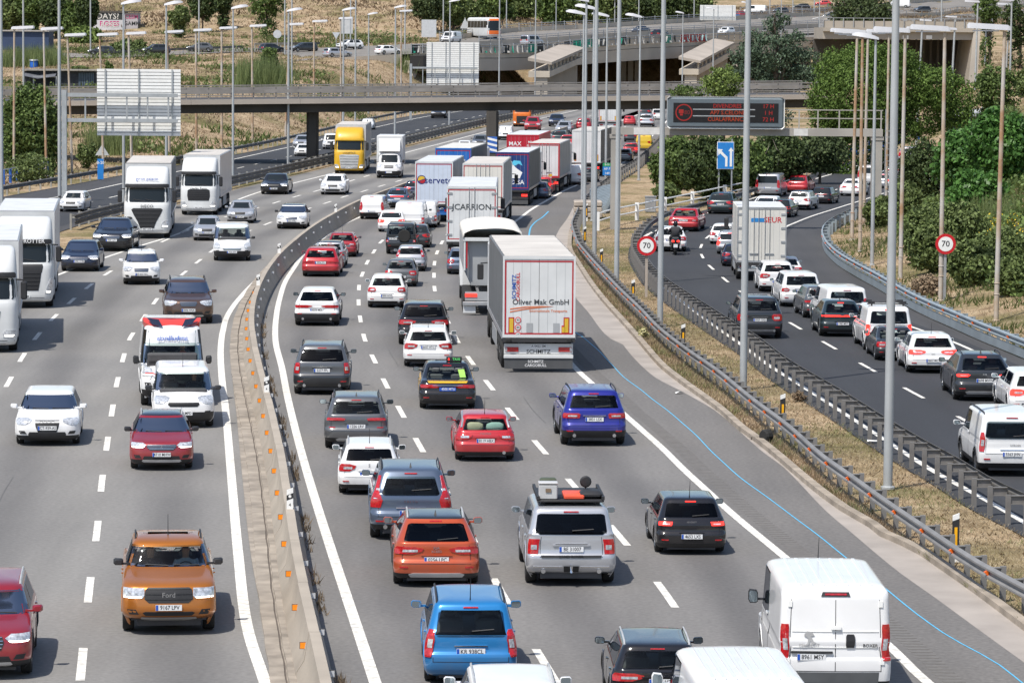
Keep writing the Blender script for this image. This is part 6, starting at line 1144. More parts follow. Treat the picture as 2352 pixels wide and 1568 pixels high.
for px_, w_ in ((718, .52), (1131, .54), (1546, .54)):
    p = PY(px_, 300, 318.5); zb = A.z - 1.2 + (B.z-A.z)*((p.x-A.x)/(B.x-A.x)); m = MB(); m.loft([[(p.x + w_*cx_, 318.5 + w_*1.6*cy_, z) for cx_, cy_ in ((-.6,-1),(.6,-1),(1,-.6),(1,.6),(.6,1),(-.6,1),(-1,.6),(-1,-.6))] for z in (-.1, zb-.004)], True, True); pr = obj('pier', m, OD, ov, 30)
    if px_ == 1131:
        f = obj('chevron_board', MB().box(p.x-.42, p.x+.42, 318.5-w_*1.6-.06, 318.5-w_*1.6-.01, 1.1, 2.5), mat('chevron_blue', (.03, .12, .42), .5), pr); y_ = 318.5-w_*1.6-.068
        for q in (1.15, 1.6, 2.05): obj('chevron_stripe', MB().poly([(p.x-.42, q+.20), (p.x+.42, q), (p.x+.42, q+.2), (p.x-.42, q+.40)], y_, y_+.008), WHITEP, f)
# ================================================================ VIADUCT AND UPPER ROADS
VF = [(560,150,535),(613,146,538),(700,139,541),(813,131,545),(933,124.5,550),(1060,124,556),(1176,124,565),(1251,120,573),(1351,110,585),(1476,102,603),(1626,96,628),(1760,90,652),(1900,84,676)]
VB = [(560,121,572),(613,118,575),(743,110,580),(978,100,592),(1100,84,630),(1176,74,655),(1351,66,668),(1526,55,694),(1690,46,722),(1850,38,756),(1910,36,765)]
_f = [np.interp for _ in range(1)]
def VIA(px, t):
    a = PY(px, float(np.interp(px, [v[0] for v in VF], [v[1] for v in VF])), float(np.interp(px, [v[0] for v in VF], [v[2] for v in VF])))
    b = PY(px, float(np.interp(px, [v[0] for v in VB], [v[1] for v in VB])), float(np.interp(px, [v[0] for v in VB], [v[2] for v in VB]))); return a + (b - a) * t
def on_via(px, py):
    lo, hi = 0.0, 1.0
    for _ in range(30):
        mid = (lo+hi)/2; p = VIA(px, mid) - Vector((0, 0, HC)); y = CY - F * p.dot(up) / p.dot(fw)
        if y > py: lo = mid
        else: hi = mid
    return VIA(px, mid)
PXS = list(range(560, 1911, 30))
UPA = asphalt('asphalt_upper', (.20, .185, .165), .08); VC = mat('viaduct_concrete', (.50, .44, .36), .88, 0, .14, .2, bump=.2, bs=5)
m = MB(); m.loft([[tuple(VIA(px, t) + Vector((0, 0, .0))) for t in (0, .2, .4, .6, .8, 1)] for px in PXS], closed=False); tag(obj('upper_road', m, UPA), kind='structure')
vi = thing('viaduct', 'long concrete viaduct with painted parapet panels behind the overpass', 'bridge')
def strip3(name, pxs, t, zs, y0, y1, mt, parent):            # band following the road edge: offsets in depth (y0,y1) and height
    m = MB(); m.loft([[(p.x, p.y+y0, p.z+zs[0]), (p.x, p.y+y0, p.z+zs[1]), (p.x, p.y+y1, p.z+zs[1]), (p.x, p.y+y1, p.z+zs[0])] for p in (VIA(px, t) for px in pxs)], True, True, True); return obj(name, m, mt, parent)
strip3('slab_edge', [px for px in PXS if px >= 938] , 0, (-.62, .04), -.45, .6, VC, vi); strip3('girder', [px for px in PXS if 938 <= px], 0, (-2.6, -.70), -.36, 5.0, VC, vi)
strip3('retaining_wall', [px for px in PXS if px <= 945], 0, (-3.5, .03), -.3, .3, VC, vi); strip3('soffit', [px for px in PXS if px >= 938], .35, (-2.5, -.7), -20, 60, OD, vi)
# painted parapet panels: pale, green and black shapes on concrete boards
GREEN = mat('graffiti_green', (.02, .30, .20), .6, 0, .1); GPALE = mat('graffiti_pale', (.60, .58, .54), .6, 0, .08); GBLK = mat('graffiti_black', (.03, .035, .035), .6); GRED = mat('graffiti_red', (.42, .03, .03), .6); GCY = mat('graffiti_cyan', (.38, .60, .60), .6)
rg = random.Random(11); px = 945.0
while px < 1790:
    a, b = VIA(px, 0), VIA(px+20, 0); red = px > 1545; plain = px > 1620 or px < 1170
    m = MB(); m.loft([[(p.x, p.y-.78+o, p.z+z) for o, z in ((0, .05), (0, 1.35), (.12, 1.35), (.12, .05))] for p in (a, b + (a-b)*.03)], True, True); pn = obj('parapet_panel', m, VC if plain and px > 1620 else (GRED if red else rg.choice((VC, VC, VC, GBLK, GREEN))), vi)
    if not (plain and px > 1620):
        for q in range(2):
            u0 = .03+.48*q; p0 = a+(b-a)*u0; p1 = a+(b-a)*(u0+.43); y_ = (p0.y+p1.y)/2-.80; sk = rg.uniform(-.18, .18); z0 = (p0.z+p1.z)/2
            shp = rg.choice([[(0,.12),(.3,.12),(.4,.5),(.75,.12),(1,.12),(.7,.9),(.35,.9)], [(0,.12),(1,.12),(1,.3),(.4,.35),(.4,.9),(.05,.9)], [(.1,.12),(.9,.2),(1,.85),(.6,.92),(.55,.4),(.4,.9),(0,.8)]])
            obj('painted_letter', MB().poly([(p0.x+(p1.x-p0.x)*s_+sk*z, z0+z*1.38) for s_, z in shp], y_-.02, y_), GCY if red else rg.choice((GPALE, GPALE, GPALE, GREEN, GBLK)), pn)
    px += 20.6
for n_, (t, p0, p1) in enumerate(((0, 945, 1900), (.40, 1100, 1900), (1.0, 1010, 1900))):
    if n_: strip3('median_barrier', [p for p in PXS if p0-20 <= p <= p1], t, (.02, .85), -.15, .15, VC, vi)
    px = p0
    while px < p1: p = VIA(px, t); obj('parapet_post', MB().box(p.x-.07, p.x+.07, p.y-.96 if not n_ else p.y-.25, p.y-.80 if not n_ else p.y-.16, p.z+.1, p.z+1.65), GALV, vi); px += 26
    for z in (1.05, 1.42): obj('parapet_rail', MB().tube([VIA(p, t) + Vector((0, -.86 if not n_ else -.2, z)) for p in np.linspace(p0, p1, 24)], .06, 5), GALV, vi)
# hammerhead pier rows with sloping caps and arches
for c0, c1, dy in (((1222, 178), (1316, 143), 30), ((1566, 172), (1662, 128), 34)):
    P0 = PY(c0[0]+16, c0[1], 549 if c0[0] < 1300 else 596); P1 = PY(c1[0], c1[1], 549+dy if c0[0] < 1300 else 596+dy); dv = P1-P0; dx = Vector((1, 0, 0)); cz = P0.z
    m = MB(); m.loft([[tuple(p + Vector((x, 0, z))) for x, z in ((-1.6, 0), (1.6, 0), (1.6, .9), (-1.6, .9))] for p in (P0, P1)], True, True); m.f = [tuple(reversed(f)) for f in m.f]; cap = obj('pier_cap', m, VC, vi)
    m = MB(); m.loft([[tuple(p + Vector((x, 0, z))) for x, z in ((-1.7, 2.5), (1.9, 1.9), (1.9, 2.3), (-1.7, 3.0))] for p in (P0, P1)], True, True); m.f = [tuple(reversed(f)) for f in m.f]; obj('sloping_slab', m, OC, cap)
    for k in range(9):
        p = P0 + dv*(k+.3)/9; obj('baluster', MB().box(p.x+1.2, p.x+1.5, p.y-.25, p.y+.25, p.z+.9, p.z+2.2), VC, cap); obj('pier_column', MB().box(p.x-.9, p.x+1.1, p.y-.7, p.y+.7, TZ(p.x, p.y)-.2, p.z-.003), VC, vi)
for px_ in (1432, 1448, 1464): p = PY(px_, 170, 618); obj('pier_column', MB().box(p.x-.45, p.x+.45, p.y-.5, p.y+.5, -.1, 6.6), VC, vi)
p0, p1 = PY(880, 200, 660), PY(1880, 200, 690); obj('shade_wall', MB().loft([[(p0.x, p0.y, -.1), (p1.x, p1.y, -.1), (p1.x, p1.y+1, -.1), (p0.x, p0.y+1, -.1)], [(p0.x, p0.y, 8.4), (p1.x, p1.y, 8.8), (p1.x, p1.y+1, 8.8), (p0.x, p0.y+1, 8.4)]], True, True), OD, vi)  # added dark wall closing the underpass, its tone standing in for the shade there
a = PY(946, 140, 548); obj('abutment', MB().loft([[(a.x-3, 545, 0), (a.x+.5, 545, 0), (a.x+2, 580, 0), (a.x-3, 580, 0)], [(a.x-1, 548, a.z), (a.x+.5, 548, a.z), (a.x+2, 580, a.z), (a.x-1, 580, a.z)]], True, True), VC, vi)
VC2 = mat('side_bridge_concrete', (.33, .295, .25), .88, 0, .16, .2, bump=.2, bs=5)
# bridge and abutment on the right bank
Yb = 432; Q = lambda x, y, d=0: PY(x, y, Yb+d); rb = thing('side_bridge', 'pale concrete bridge end with dark opening and sloping abutment above the round pine', 'bridge')
p0, p1 = Q(1890, 84), Q(2236, 66); z0, z1 = Q(1980, 97).z, Q(2236, 68).z
obj('girder', MB().box(p0.x, p1.x, Yb, Yb+13, z0+.35, z1-.35), VC2, rb); obj('slab_edge', MB().box(p0.x, p1.x, Yb-.5, Yb+13, z1-.348, z1+.1), VC2, rb)
for sx in (2080, 2134): q = Q(sx, 86); obj('height_board', MB().box(q.x-.35, q.x+.35, Yb-.06, Yb-.005, q.z-.22, q.z+.22), WHITEP, rb)
obj('shade_wall', MB().box(p0.x, p1.x, Yb+13.1, Yb+13.6, 5.5, z0+.3), OD, rb); c = Q(2236, 68); d = Q(2222, 182)  # wall behind the girder coloured near black for the shade inside the opening
obj('abutment', MB().loft([[(d.x-.3, Yb-2.5, d.z-1.5), (d.x+.8, Yb-2.5, d.z-1.5), (d.x+.8, Yb+13, d.z-1.5), (d.x-.3, Yb+13, d.z-1.5)], [(c.x, Yb-.3, c.z), (c.x+.8, Yb-.3, c.z), (c.x+.8, Yb+13, c.z), (c.x, Yb+13, c.z)]], True, True), VC2, rb)
for k in range(8): q = Q(2090+17*k, 120); obj('inner_column', MB().box(q.x-.12, q.x+.12, Yb+9, Yb+9.4, 5.5, z0+.349), OD, rb)  # columns share the dark tone that paints in the shade of the opening
u = p0.x
while u < p1.x: obj('parapet_post', MB().box(u-.05, u+.05, Yb-.35, Yb-.25, z1+.101, z1+1.2), GALV, rb); u += 1.2
obj('parapet_panel', MB().box(p0.x, p1.x, Yb-.2, Yb-.05, z1+.101, z1+.9), VC2, rb); obj('parapet_rail', MB().box(p0.x, p1.x, Yb-.34, Yb-.26, z1+1.2, z1+1.27), GALV, rb)
def hroad(name, top, bot, mt, dz=.12):
    xs_ = np.linspace(top[0][0], top[-1][0], 30); ft = lambda x: float(np.interp(x, [p[0] for p in top], [p[1] for p in top])); fb = lambda x: float(np.interp(x, [p[0] for p in bot], [p[1] for p in bot])); m = MB(); rows = []
    for x in xs_:
        a, b = H(x, fb(x)), H(x, ft(x)); rows.append([(a + (b-a)*t) for t in (0, .25, .5, .75, 1)]); rows[-1] = [(p.x, p.y, max(p.z, TZ(p.x, p.y))+dz) for p in rows[-1]]
    m.loft(rows, closed=False); tag(obj(name, m, mt), kind='structure')
hroad('hill_road', [(-40, 126), (150, 124), (260, 125), (420, 118), (560, 112), (640, 112)], [(-40, 136), (150, 134), (260, 134), (420, 127), (560, 121), (640, 121)], UPA)
hroad('upper_right_road', [(1700, 34), (1900, 26), (2100, 8), (2360, -14)], [(1700, 56), (1900, 50), (2100, 38), (2360, 16)], UPA)
hroad('upper_right_road', [(1880, 60), (2100, 44), (2260, 30), (2360, 22)], [(1880, 72), (2100, 62), (2260, 46), (2360, 36)], UPA)
def hbarrier(label, pts, h=.85, posts=True):
    g = [H(*p) for p in pts]; seq = []
    for a, b in zip(g[:-1], g[1:]): seq += [a + (b-a)*t for t in np.linspace(0, 1, 6)[:-1]]
    seq.append(g[-1]); seq = [Vector((p.x, p.y, TZ(p.x, p.y))) for p in seq]; r = thing('road_parapet', label, 'barrier'); m = MB(); m.loft([[(p.x, p.y-.15, p.z-.3), (p.x, p.y-.15, p.z+h), (p.x, p.y+.15, p.z+h), (p.x, p.y+.15, p.z-.3)] for p in seq], True, True, True); obj('parapet_wall', m, VC, r)
    obj('parapet_rail', MB().tube([p + Vector((0, -.2, h+.55)) for p in seq], .07, 5), GALV, r)
    for a, b in zip(seq[:-1], seq[1:]):
        for t in (0, .5): p = a+(b-a)*t; obj('parapet_post', MB().box(p.x-.08, p.x+.08, p.y-.26, p.y-.16, p.z, p.z+h+.6), GALV, r)
hbarrier('concrete parapet along the middle of the upper right roads', [(1700, 58), (1900, 52), (2100, 39), (2260, 25), (2360, 16)]); hbarrier('far concrete parapet at the top right edge', [(1700, 33), (1900, 25), (2100, 7), (2200, -2)]); hbarrier('near concrete parapet above the round pine', [(1885, 75), (2100, 63), (2250, 47), (2360, 36)])
for label, pts in (('dark guard rail beside the hill road at the left', [(250, 130), (420, 123), (560, 117)]), ('dark guard rail in front of the slope cars', [(585, 111), (660, 110), (735, 109)])):
    g = [H(*p) for p in pts]; r = thing('guard_rail', label, 'guard rail', (0, 0, 0), 0, 'guard rails along the roads'); obj('rail_beam', MB().loft([[(p.x, p.y-.05, p.z+.5), (p.x, p.y-.05, p.z+.85), (p.x, p.y+.05, p.z+.85), (p.x, p.y+.05, p.z+.5)] for p in g], True, True), RAILD, r)
    for a, b in zip(g[:-1], g[1:]):
        for t in np.linspace(0, 1, 6)[:-1]: p = a+(b-a)*t; obj('post', MB().box(p.x-.07, p.x+.07, p.y+.06, p.y+.2, p.z-.2, p.z+.8), GALV, r)
# ================================================================ SMALL BUILDINGS ON THE SLOPE
g = H(300, 68); s = scale_at(g); r = thing('graffiti_building', 'flat-roofed hut covered in graffiti letters on the left slope', 'building', g); w_ = 58/s*1.0; hh = 42/s
lx = -w_*.62; obj('wall', MB().box(lx-w_*.95, lx+w_*.72*.55, 0, 5, -.5, hh), mat('hut_wall', (.52, .52, .54), .8, 0, .1, .5), r); obj('side_wall', MB().box(lx+w_*.72*.55+.01, lx+w_*.9, .25, 5, -.5, hh-.1), mat('hut_wall_side', (.42, .40, .42), .8, 0, .1, .5), r); obj('roof', MB().box(lx-w_*1.0, lx+w_*.95, -.2, 5.2, hh+.004, hh+.22), OD, r)
text('graffiti', 'DAYS?', hh*.44, GPALE, r, (lx-w_*.28, -.03, hh*.76), 'R', 1.0); obj('graffiti_patch', MB().box(lx-w_*.90, lx+w_*.34, -.015, -.004, hh*.58, hh*.97), GBLK, r)
text('graffiti', 'CESM', hh*.30, mat('graffiti_pink', (.55, .08, .22), .6), r, (lx+w_*.65, .22, hh*.74)); text('graffiti', 'GAMK', hh*.30, GBLK, r, (lx+w_*.65, .22, hh*.38)); text('graffiti', 'ROSES', hh*.38, mat('graffiti_magenta', (.52, .04, .20), .6), r, (lx-w_*.22, -.03, hh*.36)); text('graffiti', 'ROSES', hh*.34, GPALE, r, (lx-w_*.20, -.045, hh*.30))
g = H(60, 118); s = scale_at(g); r = thing('blue_shed', 'long dark blue shed wall behind reeds at the top left', 'building', g); obj('wall', MB().box(-75/s, 52/s, 0, 6, -.6, 45/s), mat('shed_blue', (.03, .055, .12), .7, 0, .15, .4), r); obj('roof', MB().box(-77/s, 54/s, -.4, 6.3, 45/s+.004, 48/s), mat('shed_roof', (.35, .33, .31), .8), r)
g = H(110, 200); s = scale_at(g); r = thing('shack', 'low dark shack with awning and corrugated side below the reeds', 'building', g); w_ = 1/s
obj('wall', MB().box(-55*w_, 110*w_, .4, 5, -.3, 36*w_), mat('shack_dark', (.04, .045, .055), .8, 0, .3), r); obj('roof', MB().box(-60*w_, 115*w_, -.3, 5.3, 37*w_, 40*w_), mat('shack_roof', (.25, .23, .2), .8, 0, .3), r)
obj('awning', MB().loft([[(x*w_, -1.6, z*w_), (x*w_, .4, (z+8)*w_), (x*w_, .4, (z+7)*w_), (x*w_, -1.6, (z-1)*w_)] for x, z in ((-52, 26), (-20, 20), (20, 25))], True, True), mat('awning_grey', (.10, .105, .12), .8), r)
for k in range(9): obj('corrugated_strip', MB().box((70+4*k)*w_, (72.6+4*k)*w_, .30, .39, 2*w_, 33*w_), mat('corrugated', (.10, .14, .18), .6, .2), r)
for x in (-30, 22): obj('frame_post', MB().box((x-1.5)*w_, (x+1.5)*w_, -1.2, -1.0, -.3, 22*w_), GALV, r)
obj('frame_bar', MB().box(-31.5*w_, 23.5*w_, -1.2, -1.0, 22*w_+.003, 25*w_), GALV, r)
g = H(78, 156); s = scale_at(g); r = thing('blue_barrel', 'blue plastic barrel with a pale lid above the shack roof', 'barrel', g); obj('barrel_body', MB().lathe([(9/s, 0), (9.6/s, 5/s), (9/s, 16/s)], 12, 'z'), mat('barrel_blue', (.02, .12, .5), .4), r, 40); obj('lid', MB().lathe([(11/s, 16.2/s), (10/s, 19/s)], 12, 'z'), GALV, r)
# ================================================================ VEGETATION
def np_mesh(name, V, nv):                       # V: (faces*nv, 3)
    me = bpy.data.meshes.new(name); n = len(V) // nv; me.vertices.add(len(V)); me.vertices.foreach_set('co', np.ascontiguousarray(V, dtype=np.float32).ravel())
    me.loops.add(len(V)); me.loops.foreach_set('vertex_index', np.arange(len(V), dtype=np.int32)); me.polygons.add(n); me.polygons.foreach_set('loop_start', np.arange(0, len(V), nv, dtype=np.int32)); me.update(calc_edges=True); return me
def unit(a): return a / np.maximum(np.linalg.norm(a, axis=-1, keepdims=True), 1e-9)
def leaves(P, size, outw=None, k=.6, aspect=.7, droop=0.0):
    n = len(P); nr = unit(RNG.normal(size=(n, 3)) + (outw * k * 2 if outw is not None else np.array([0, 0, k]))); a = unit(np.cross(nr, RNG.normal(size=(n, 3)))); b = np.cross(nr, a); s = (size * RNG.uniform(.55, 1.3, n))[:, None]
    if droop: a = unit(a * (1 - droop) + np.array([0, 0, -1]) * droop)
    b = b * aspect; V = np.stack([P - a*s*.5, P + b*s*.5, P + a*s*.62, P - b*s*.5], 1); return V.reshape(-1, 3)
def crown_points(lobes, n, clump=.28, per=14, shell=.55):
    w = np.array([l[1]*l[2]*l[3] for l in lobes]) ** .67; w /= w.sum(); out, nn = [], []
    for (c, rx, ry, rz), f in zip(lobes, w):
        m = max(3, int(n*f/per)); d = unit(RNG.normal(size=(m, 3))); r = RNG.uniform(shell, 1.0, m)[:, None]; r = np.where(RNG.random(m)[:, None] < .12, r*1.12, r); C = d*r; sz = min(rx, ry, rz)
        q = np.repeat(C, per, 0)*np.array([rx, ry, rz]) + RNG.normal(size=(m*per, 3))*clump*sz*np.array([1, 1, .7])*RNG.uniform(.5, 1.2, m*per)[:, None]; out.append(q + np.array(c)); nn.append(np.repeat(d, per, 0))
    return np.concatenate(out), np.concatenate(nn)
LM = dict(dark=leafmat('leaf_dark', (0.028, 0.045, 0.017), (0.085, 0.121, 0.041)), mid=leafmat('leaf_mid', (0.045, 0.078, 0.023), (0.135, 0.192, 0.055)), light=leafmat('leaf_light', (0.078, 0.121, 0.032), (0.213, 0.284, 0.080)), pine=leafmat('needle_bright', (.045, .085, .016), (.125, .195, .042), .7, .2), pined=leafmat('needle_dark', (0.031, 0.048, 0.020), (0.085, 0.116, 0.046), .7, .15),
   cedar=leafmat('needle_cedar', (0.043, 0.068, 0.043), (0.114, 0.163, 0.102), .7, .15), fig=leafmat('leaf_fig', (.04, .10, .022), (.10, .215, .05), .4, .3), olive=leafmat('leaf_olive', (.062, .086, .030), (.168, .218, .075)), reed=leafmat('reed_blade', (.09, .125, .045), (.24, .29, .12), .5, .3), straw=leafmat('straw_blade', (.22, .16, .105), (.45, .35, .235), .8, .2), verge=leafmat('verge_straw', (.34, .27, .17), (.60, .50, .34), .8, .3), drygreen=leafmat('grass_blade', (.19, .20, .09), (.38, .38, .19), .8, .25), brown=leafmat('brown_scrub', (.15, .112, .075), (.32, .24, .16), .8, .15))
BARK = mat('bark', (.085, .065, .048), .9, 0, .3, 3.0); TWIG = mat('bare_twig', (.26, .22, .18), .9)
def tree(name, label, cat, Y, lobes, n, leaf, mt, base=None, group=None, trunk=.16, clump=.28, shell=.55, bare=0, droop=0, per=14):
    L_ = [];
    for (x, y, rx, ry) in lobes: p = PY(x, y, Y); k = Y/F; L_.append((p, rx*k, rx*k*.9, ry*k))
    bx = base if base is not None else lobes[0][0]; X = PY(bx, 400, Y).x; z0 = TZ(X, Y); r = thing(name, label, cat, (X, Y, z0), 0, group); o = Vector((X, Y, z0)); low = min(c.z - rz for c, rx, ry, rz in L_)
    if low > z0 + .3 and cat == 'bush' or low > z0 + 2.5: c, rx, ry, rz = L_[0]; L_.append((Vector((c.x, c.y, (low + z0)/2 + .2)), rx*.8, ry*.8, (low - z0)*.5 + rz*.5))
    L2 = [(tuple(c + Vector((0, (i % 3 - 1)*rx*.35, 0)) - o), rx, ry, rz) for i, (c, rx, ry, rz) in enumerate(L_)]
    P_, D2 = crown_points(L2, n, clump, per, shell); P_[:, 2] = np.maximum(P_[:, 2], .05); link('crown', np_mesh('crown', leaves(P_, leaf, D2, .5, .7, droop), 4), LM[mt], r); top = max(l[0][2] for l in L2); h = max(.6, top)
    m = MB(); m.tube([(0, 0, -.4), (.05, 0, h*.35), (L2[0][0][0]*.4, L2[0][0][1]*.4, h*.75), (L2[0][0][0]*.8, L2[0][0][1]*.8, h)], [trunk*1.3, trunk, trunk*.7, trunk*.25], 7); obj('trunk', m, BARK, r, 60)
    for c, rx, ry, rz in L2[1:9]: m = MB(); m.tube([(0, 0, h*.3), (c[0]*.5, c[1]*.5, (h*.3+c[2])*.55), (c[0], c[1], c[2])], [trunk*.6, trunk*.4, trunk*.12], 5); obj('limb', m, BARK, r, 60)
    for k in range(bare):
        c = L2[k % len(L2)]; a = np.array(c[0]) + RNG.normal(size=3)*np.array([c[1], c[2]*.4, c[3]])*.5; m = MB(); q = Vector(a); pts = [q]
        for s_ in range(4): q = q + Vector(RNG.normal(size=3))*c[1]*.22 + Vector((0, -.05, c[3]*.22)); pts.append(q)
        m.tube(pts, [.05, .04, .03, .02, .012], 4); obj('bare_branch', m, TWIG, r)
    return r
def lob(x0, x1, y0, y1, n, fr=.42, seed=0):
    g = random.Random(seed*31+n+int(x0)); cx_, cy_ = (x0+x1)/2, (y0+y1)/2; rx, ry = (x1-x0)/2, (y1-y0)/2; out = [(cx_, cy_, rx*.62, ry*.66)]
    for k in range(n): t = 2*math.pi*(k+g.random()*.7)/n; f = g.uniform(fr-.10, fr+.08); out.append((cx_+math.cos(t)*rx*(1-f), cy_+math.sin(t)*ry*(1-f), rx*f, ry*f))
    return out
TG = 'trees along the motorway banks'
tree('broadleaf_tree', 'dense dark green tree behind the left poles below the overpass', 'tree', 288, lob(0, 140, 190, 430, 13, .36), 24000, .27, 'mid', 66, TG, .2)
tree('bush', 'low scrubby bush at the foot of the dark green left tree', 'bush', 275, lob(0, 140, 350, 432, 6, .4), 4500, .18, 'olive', 60, None, .05)
tree('bush', 'narrow green bush behind the rusty poles left of the big white sign', 'bush', 300, lob(175, 225, 320, 392, 5, .4), 2600, .18, 'olive', 200, None, .05)
for i, (x0, x1, y0, y1, mt, lb) in enumerate(((-30,70,-25,70,'olive','grey green thicket tree in the top left corner'), (40,110,-30,60,'mid','green tree right of the top left corner tree'), (90,170,-20,80,'dark','dark tree between the two left poles at the top'), (135,205,5,95,'mid','green tree over the blue shed end'), (175,225,-30,70,'dark','dark tree just left of the graffiti hut'), (150,235,60,110,'light','light bush under the graffiti hut'))):
    tree('broadleaf_tree' if i < 5 else 'bush', lb, 'tree' if i < 5 else 'bush', 628 - i*4, lob(x0, x1, y0, y1, 8, .40), 7500, .55, mt, None, TG if i < 5 else None, .25)
for x0, x1, y0, y1, Y, mt, lb in ((385,440,12,62,630,'olive','round olive bush on the slope right of the swept lanterns'), (430,500,-30,50,660,'dark','dark tree at the top beside the tall pole'), (490,535,-30,35,668,'dark','dark narrow tree at the top left of centre'), (563,660,-30,42,640,'mid','bushy green tree at the top above the rusty lamps'), (598,640,105,168,470,'mid','dark bush on the slope above the overpass'), (250,350,90,128,560,'olive','low hedge beside the hill road cars'), (160,205,240-88,165,500,'olive','small bush beside the shack'), (236,262,300-160,210,440,'mid','bush growing beside the corrugated shack')):
    tree('bush' if y1-y0 < 70 else 'broadleaf_tree', lb, 'bush' if y1-y0 < 70 else 'tree', Y, lob(x0, x1, y0, y1, 6, .42), 4500, .42 if Y > 500 else .26, mt, None, None if y1-y0 < 70 else TG, .12)
for i, (x0, x1, y0, y1, lb) in enumerate(((945,1025,-35,55,'dark pine on the slope left of the coach'), (1005,1075,-30,62,'dark pine with sunlit side above the coach'), (1060,1100,-10,66,'smaller pine beside the coach'))): tree('pine_tree', lb, 'tree', 668+i*5, lob(x0, x1, y0, y1, 8, .40), 9000, .46, ('pined','olive','olive')[i], None, TG, .22)
for i in range(11):
    x = 1140 + i*46; mt = ('mid','olive','dark','mid','olive','light','olive','dark','mid','dark','olive')[i]; tree('broadleaf_tree', '%s tree of the wood behind the viaduct, %s from the left' % ({'mid':'green','olive':'olive','dark':'dark','light':'light green'}[mt], ordinal(i).replace('leftmost', 'first')), 'tree', 705 + (i % 3)*12 + i*3, lob(x-48, x+44, -45 + (i % 2)*10, 72 - i*1.2 + (i % 3)*3, 8, .42), 7000, .60, mt, None, TG, .2)
tree('cedar_tree', 'drooping blue-green cedar behind the message board', 'tree', 352, [(1775,118,52,40),(1775,58,26,22),(1735,88,34,20),(1820,90,32,20),(1715,125,44,20),(1835,128,48,22),(1700,160,36,18),(1850,165,44,20),(1770,165,64,26),(1800,45,18,14),(1850,188,40,18),(1740,185,50,16),(1790,32,9,10)], 17000, .24, 'cedar', 1780, TG, .35, .24, .5, bare=10, droop=.35)
tree('broadleaf_tree', 'light green bushy tree in front of the overpass end', 'tree', 300, lob(1612, 1712, 150, 228, 8, .38), 6000, .20, 'light', 1660, TG, .12); tree('bush', 'low green bush left of the light green tree at the overpass', 'bush', 303, lob(1530, 1640, 195, 232, 6, .4), 3500, .18, 'mid', 1590, None, .06, bare=3)
tree('umbrella_pine', 'large round bright green pine to the right of the message board', 'tree', 305, [(1975,215,92,88),(1905,230,48,60),(1930,165,56,50),(1985,140,58,42),(2050,150,58,48),(2095,195,48,56),(1900,275,38,40),(1960,285,62,42),(2040,250,70,62),(2150,205,54,52),(2190,235,48,56),(2130,260,60,52),(2200,275,36,42),(2060,300,58,30)], 80000, .19, 'pine', 2040, TG, .35, .17, .78)
tree('pine_tree', 'dark leaning pine at the top right beside the upper roads', 'tree', 560, lob(1905, 2050, -35, 112, 9, .4), 15000, .40, 'pined', 1980, TG, .3)
for x0, x1, y0, y1, Y, mt, n_, lb in ((1490,1610,312,448,262,'mid',6500,'green shrubby tree left of the blue lane sign'), (1560,1690,308,452,256,'dark',7000,'dark shrubby tree behind the blue lane sign'), (1640,1770,314,440,262,'mid',7000,'green shrubby tree right of the blue lane sign'), (1720,1860,300,428,270,'dark',7000,'dark shrubby tree beside the gantry beam'), (1820,1945,298,400,284,'pined',5500,'dark pine bush under the gantry hand rail'), (1500,1560,420,462,246,'olive',2200,'low bush beside the cabinet')):
    tree('shrub_tree' if y1-y0 > 60 else 'bush', lb, 'tree' if y1-y0 > 60 else 'bush', Y, lob(x0, x1, y0, y1, 8, .38), int(n_*1.7), .25, mt, None, TG if y1-y0 > 60 else None, .1, bare=5)
for x0, x1, y0, y1, Y, mt, lf, n_, lb in ((2244,2330,150,275,330,'mid',.22,4200,'thin green tree on the right bank beside the rusty pole'), (2250,2365,250,335,300,'olive',.2,4500,'olive bush at the right edge above the coach'), (2075,2185,325,480,238,'dark',.17,9000,'dark twiggy shrub at the left end of the right hedge'), (2160,2290,300,440,228,'fig',.26,9000,'bright fig bush with broad leaves on the right bank'), (2230,2375,262,420,222,'fig',.26,9500,'larger fig bush at the right edge'), (2190,2300,400,500,214,'fig',.24,6000,'lower fig bush above the speed sign'), (2150,2260,470,600,205,'olive',.15,8000,'olive scrub behind the right speed sign'), (2235,2375,530,650,196,'olive',.15,8000,'olive scrub with yellow flowers at the right edge'), (2085,2180,470,610,214,'olive',.15,7500,'olive scrub behind the right rusty lamp posts'), (2105,2160,640,690,196,'brown',.14,3500,'dry brown scrub at the foot of the bank')):
    tree('bush' if mt != 'mid' else 'broadleaf_tree', lb, 'bush' if mt != 'mid' else 'tree', min(Y, H((x0+x1)/2, y1-4).y + 1.5), lob(x0-14, x1+14, y0-8, y1+12, 10, .4), int(n_*1.6), lf*1.15, mt, None, None, .06)
for x0, x1, y0, y1, Y, lb in ((2090,2190,520,640,206,'spreading green shrub left of the right speed sign'), (2180,2290,560,668,197,'spreading green shrub right of the right speed sign'), (2280,2380,600,690,190,'low green shrub at the right edge below the yellow flowers'), (2040,2120,430,520,232,'green shrub behind the tall foreground pole'), (1985,2065,462,530,226,'low green shrub between the rusty lamp posts')): tree('bush', lb, 'bush', min(Y, H((x0+x1)/2, y1-4).y + 1.5), lob(x0, x1, y0-12, y1, 9, .42), 11000, .18, 'olive', None, None, .05)
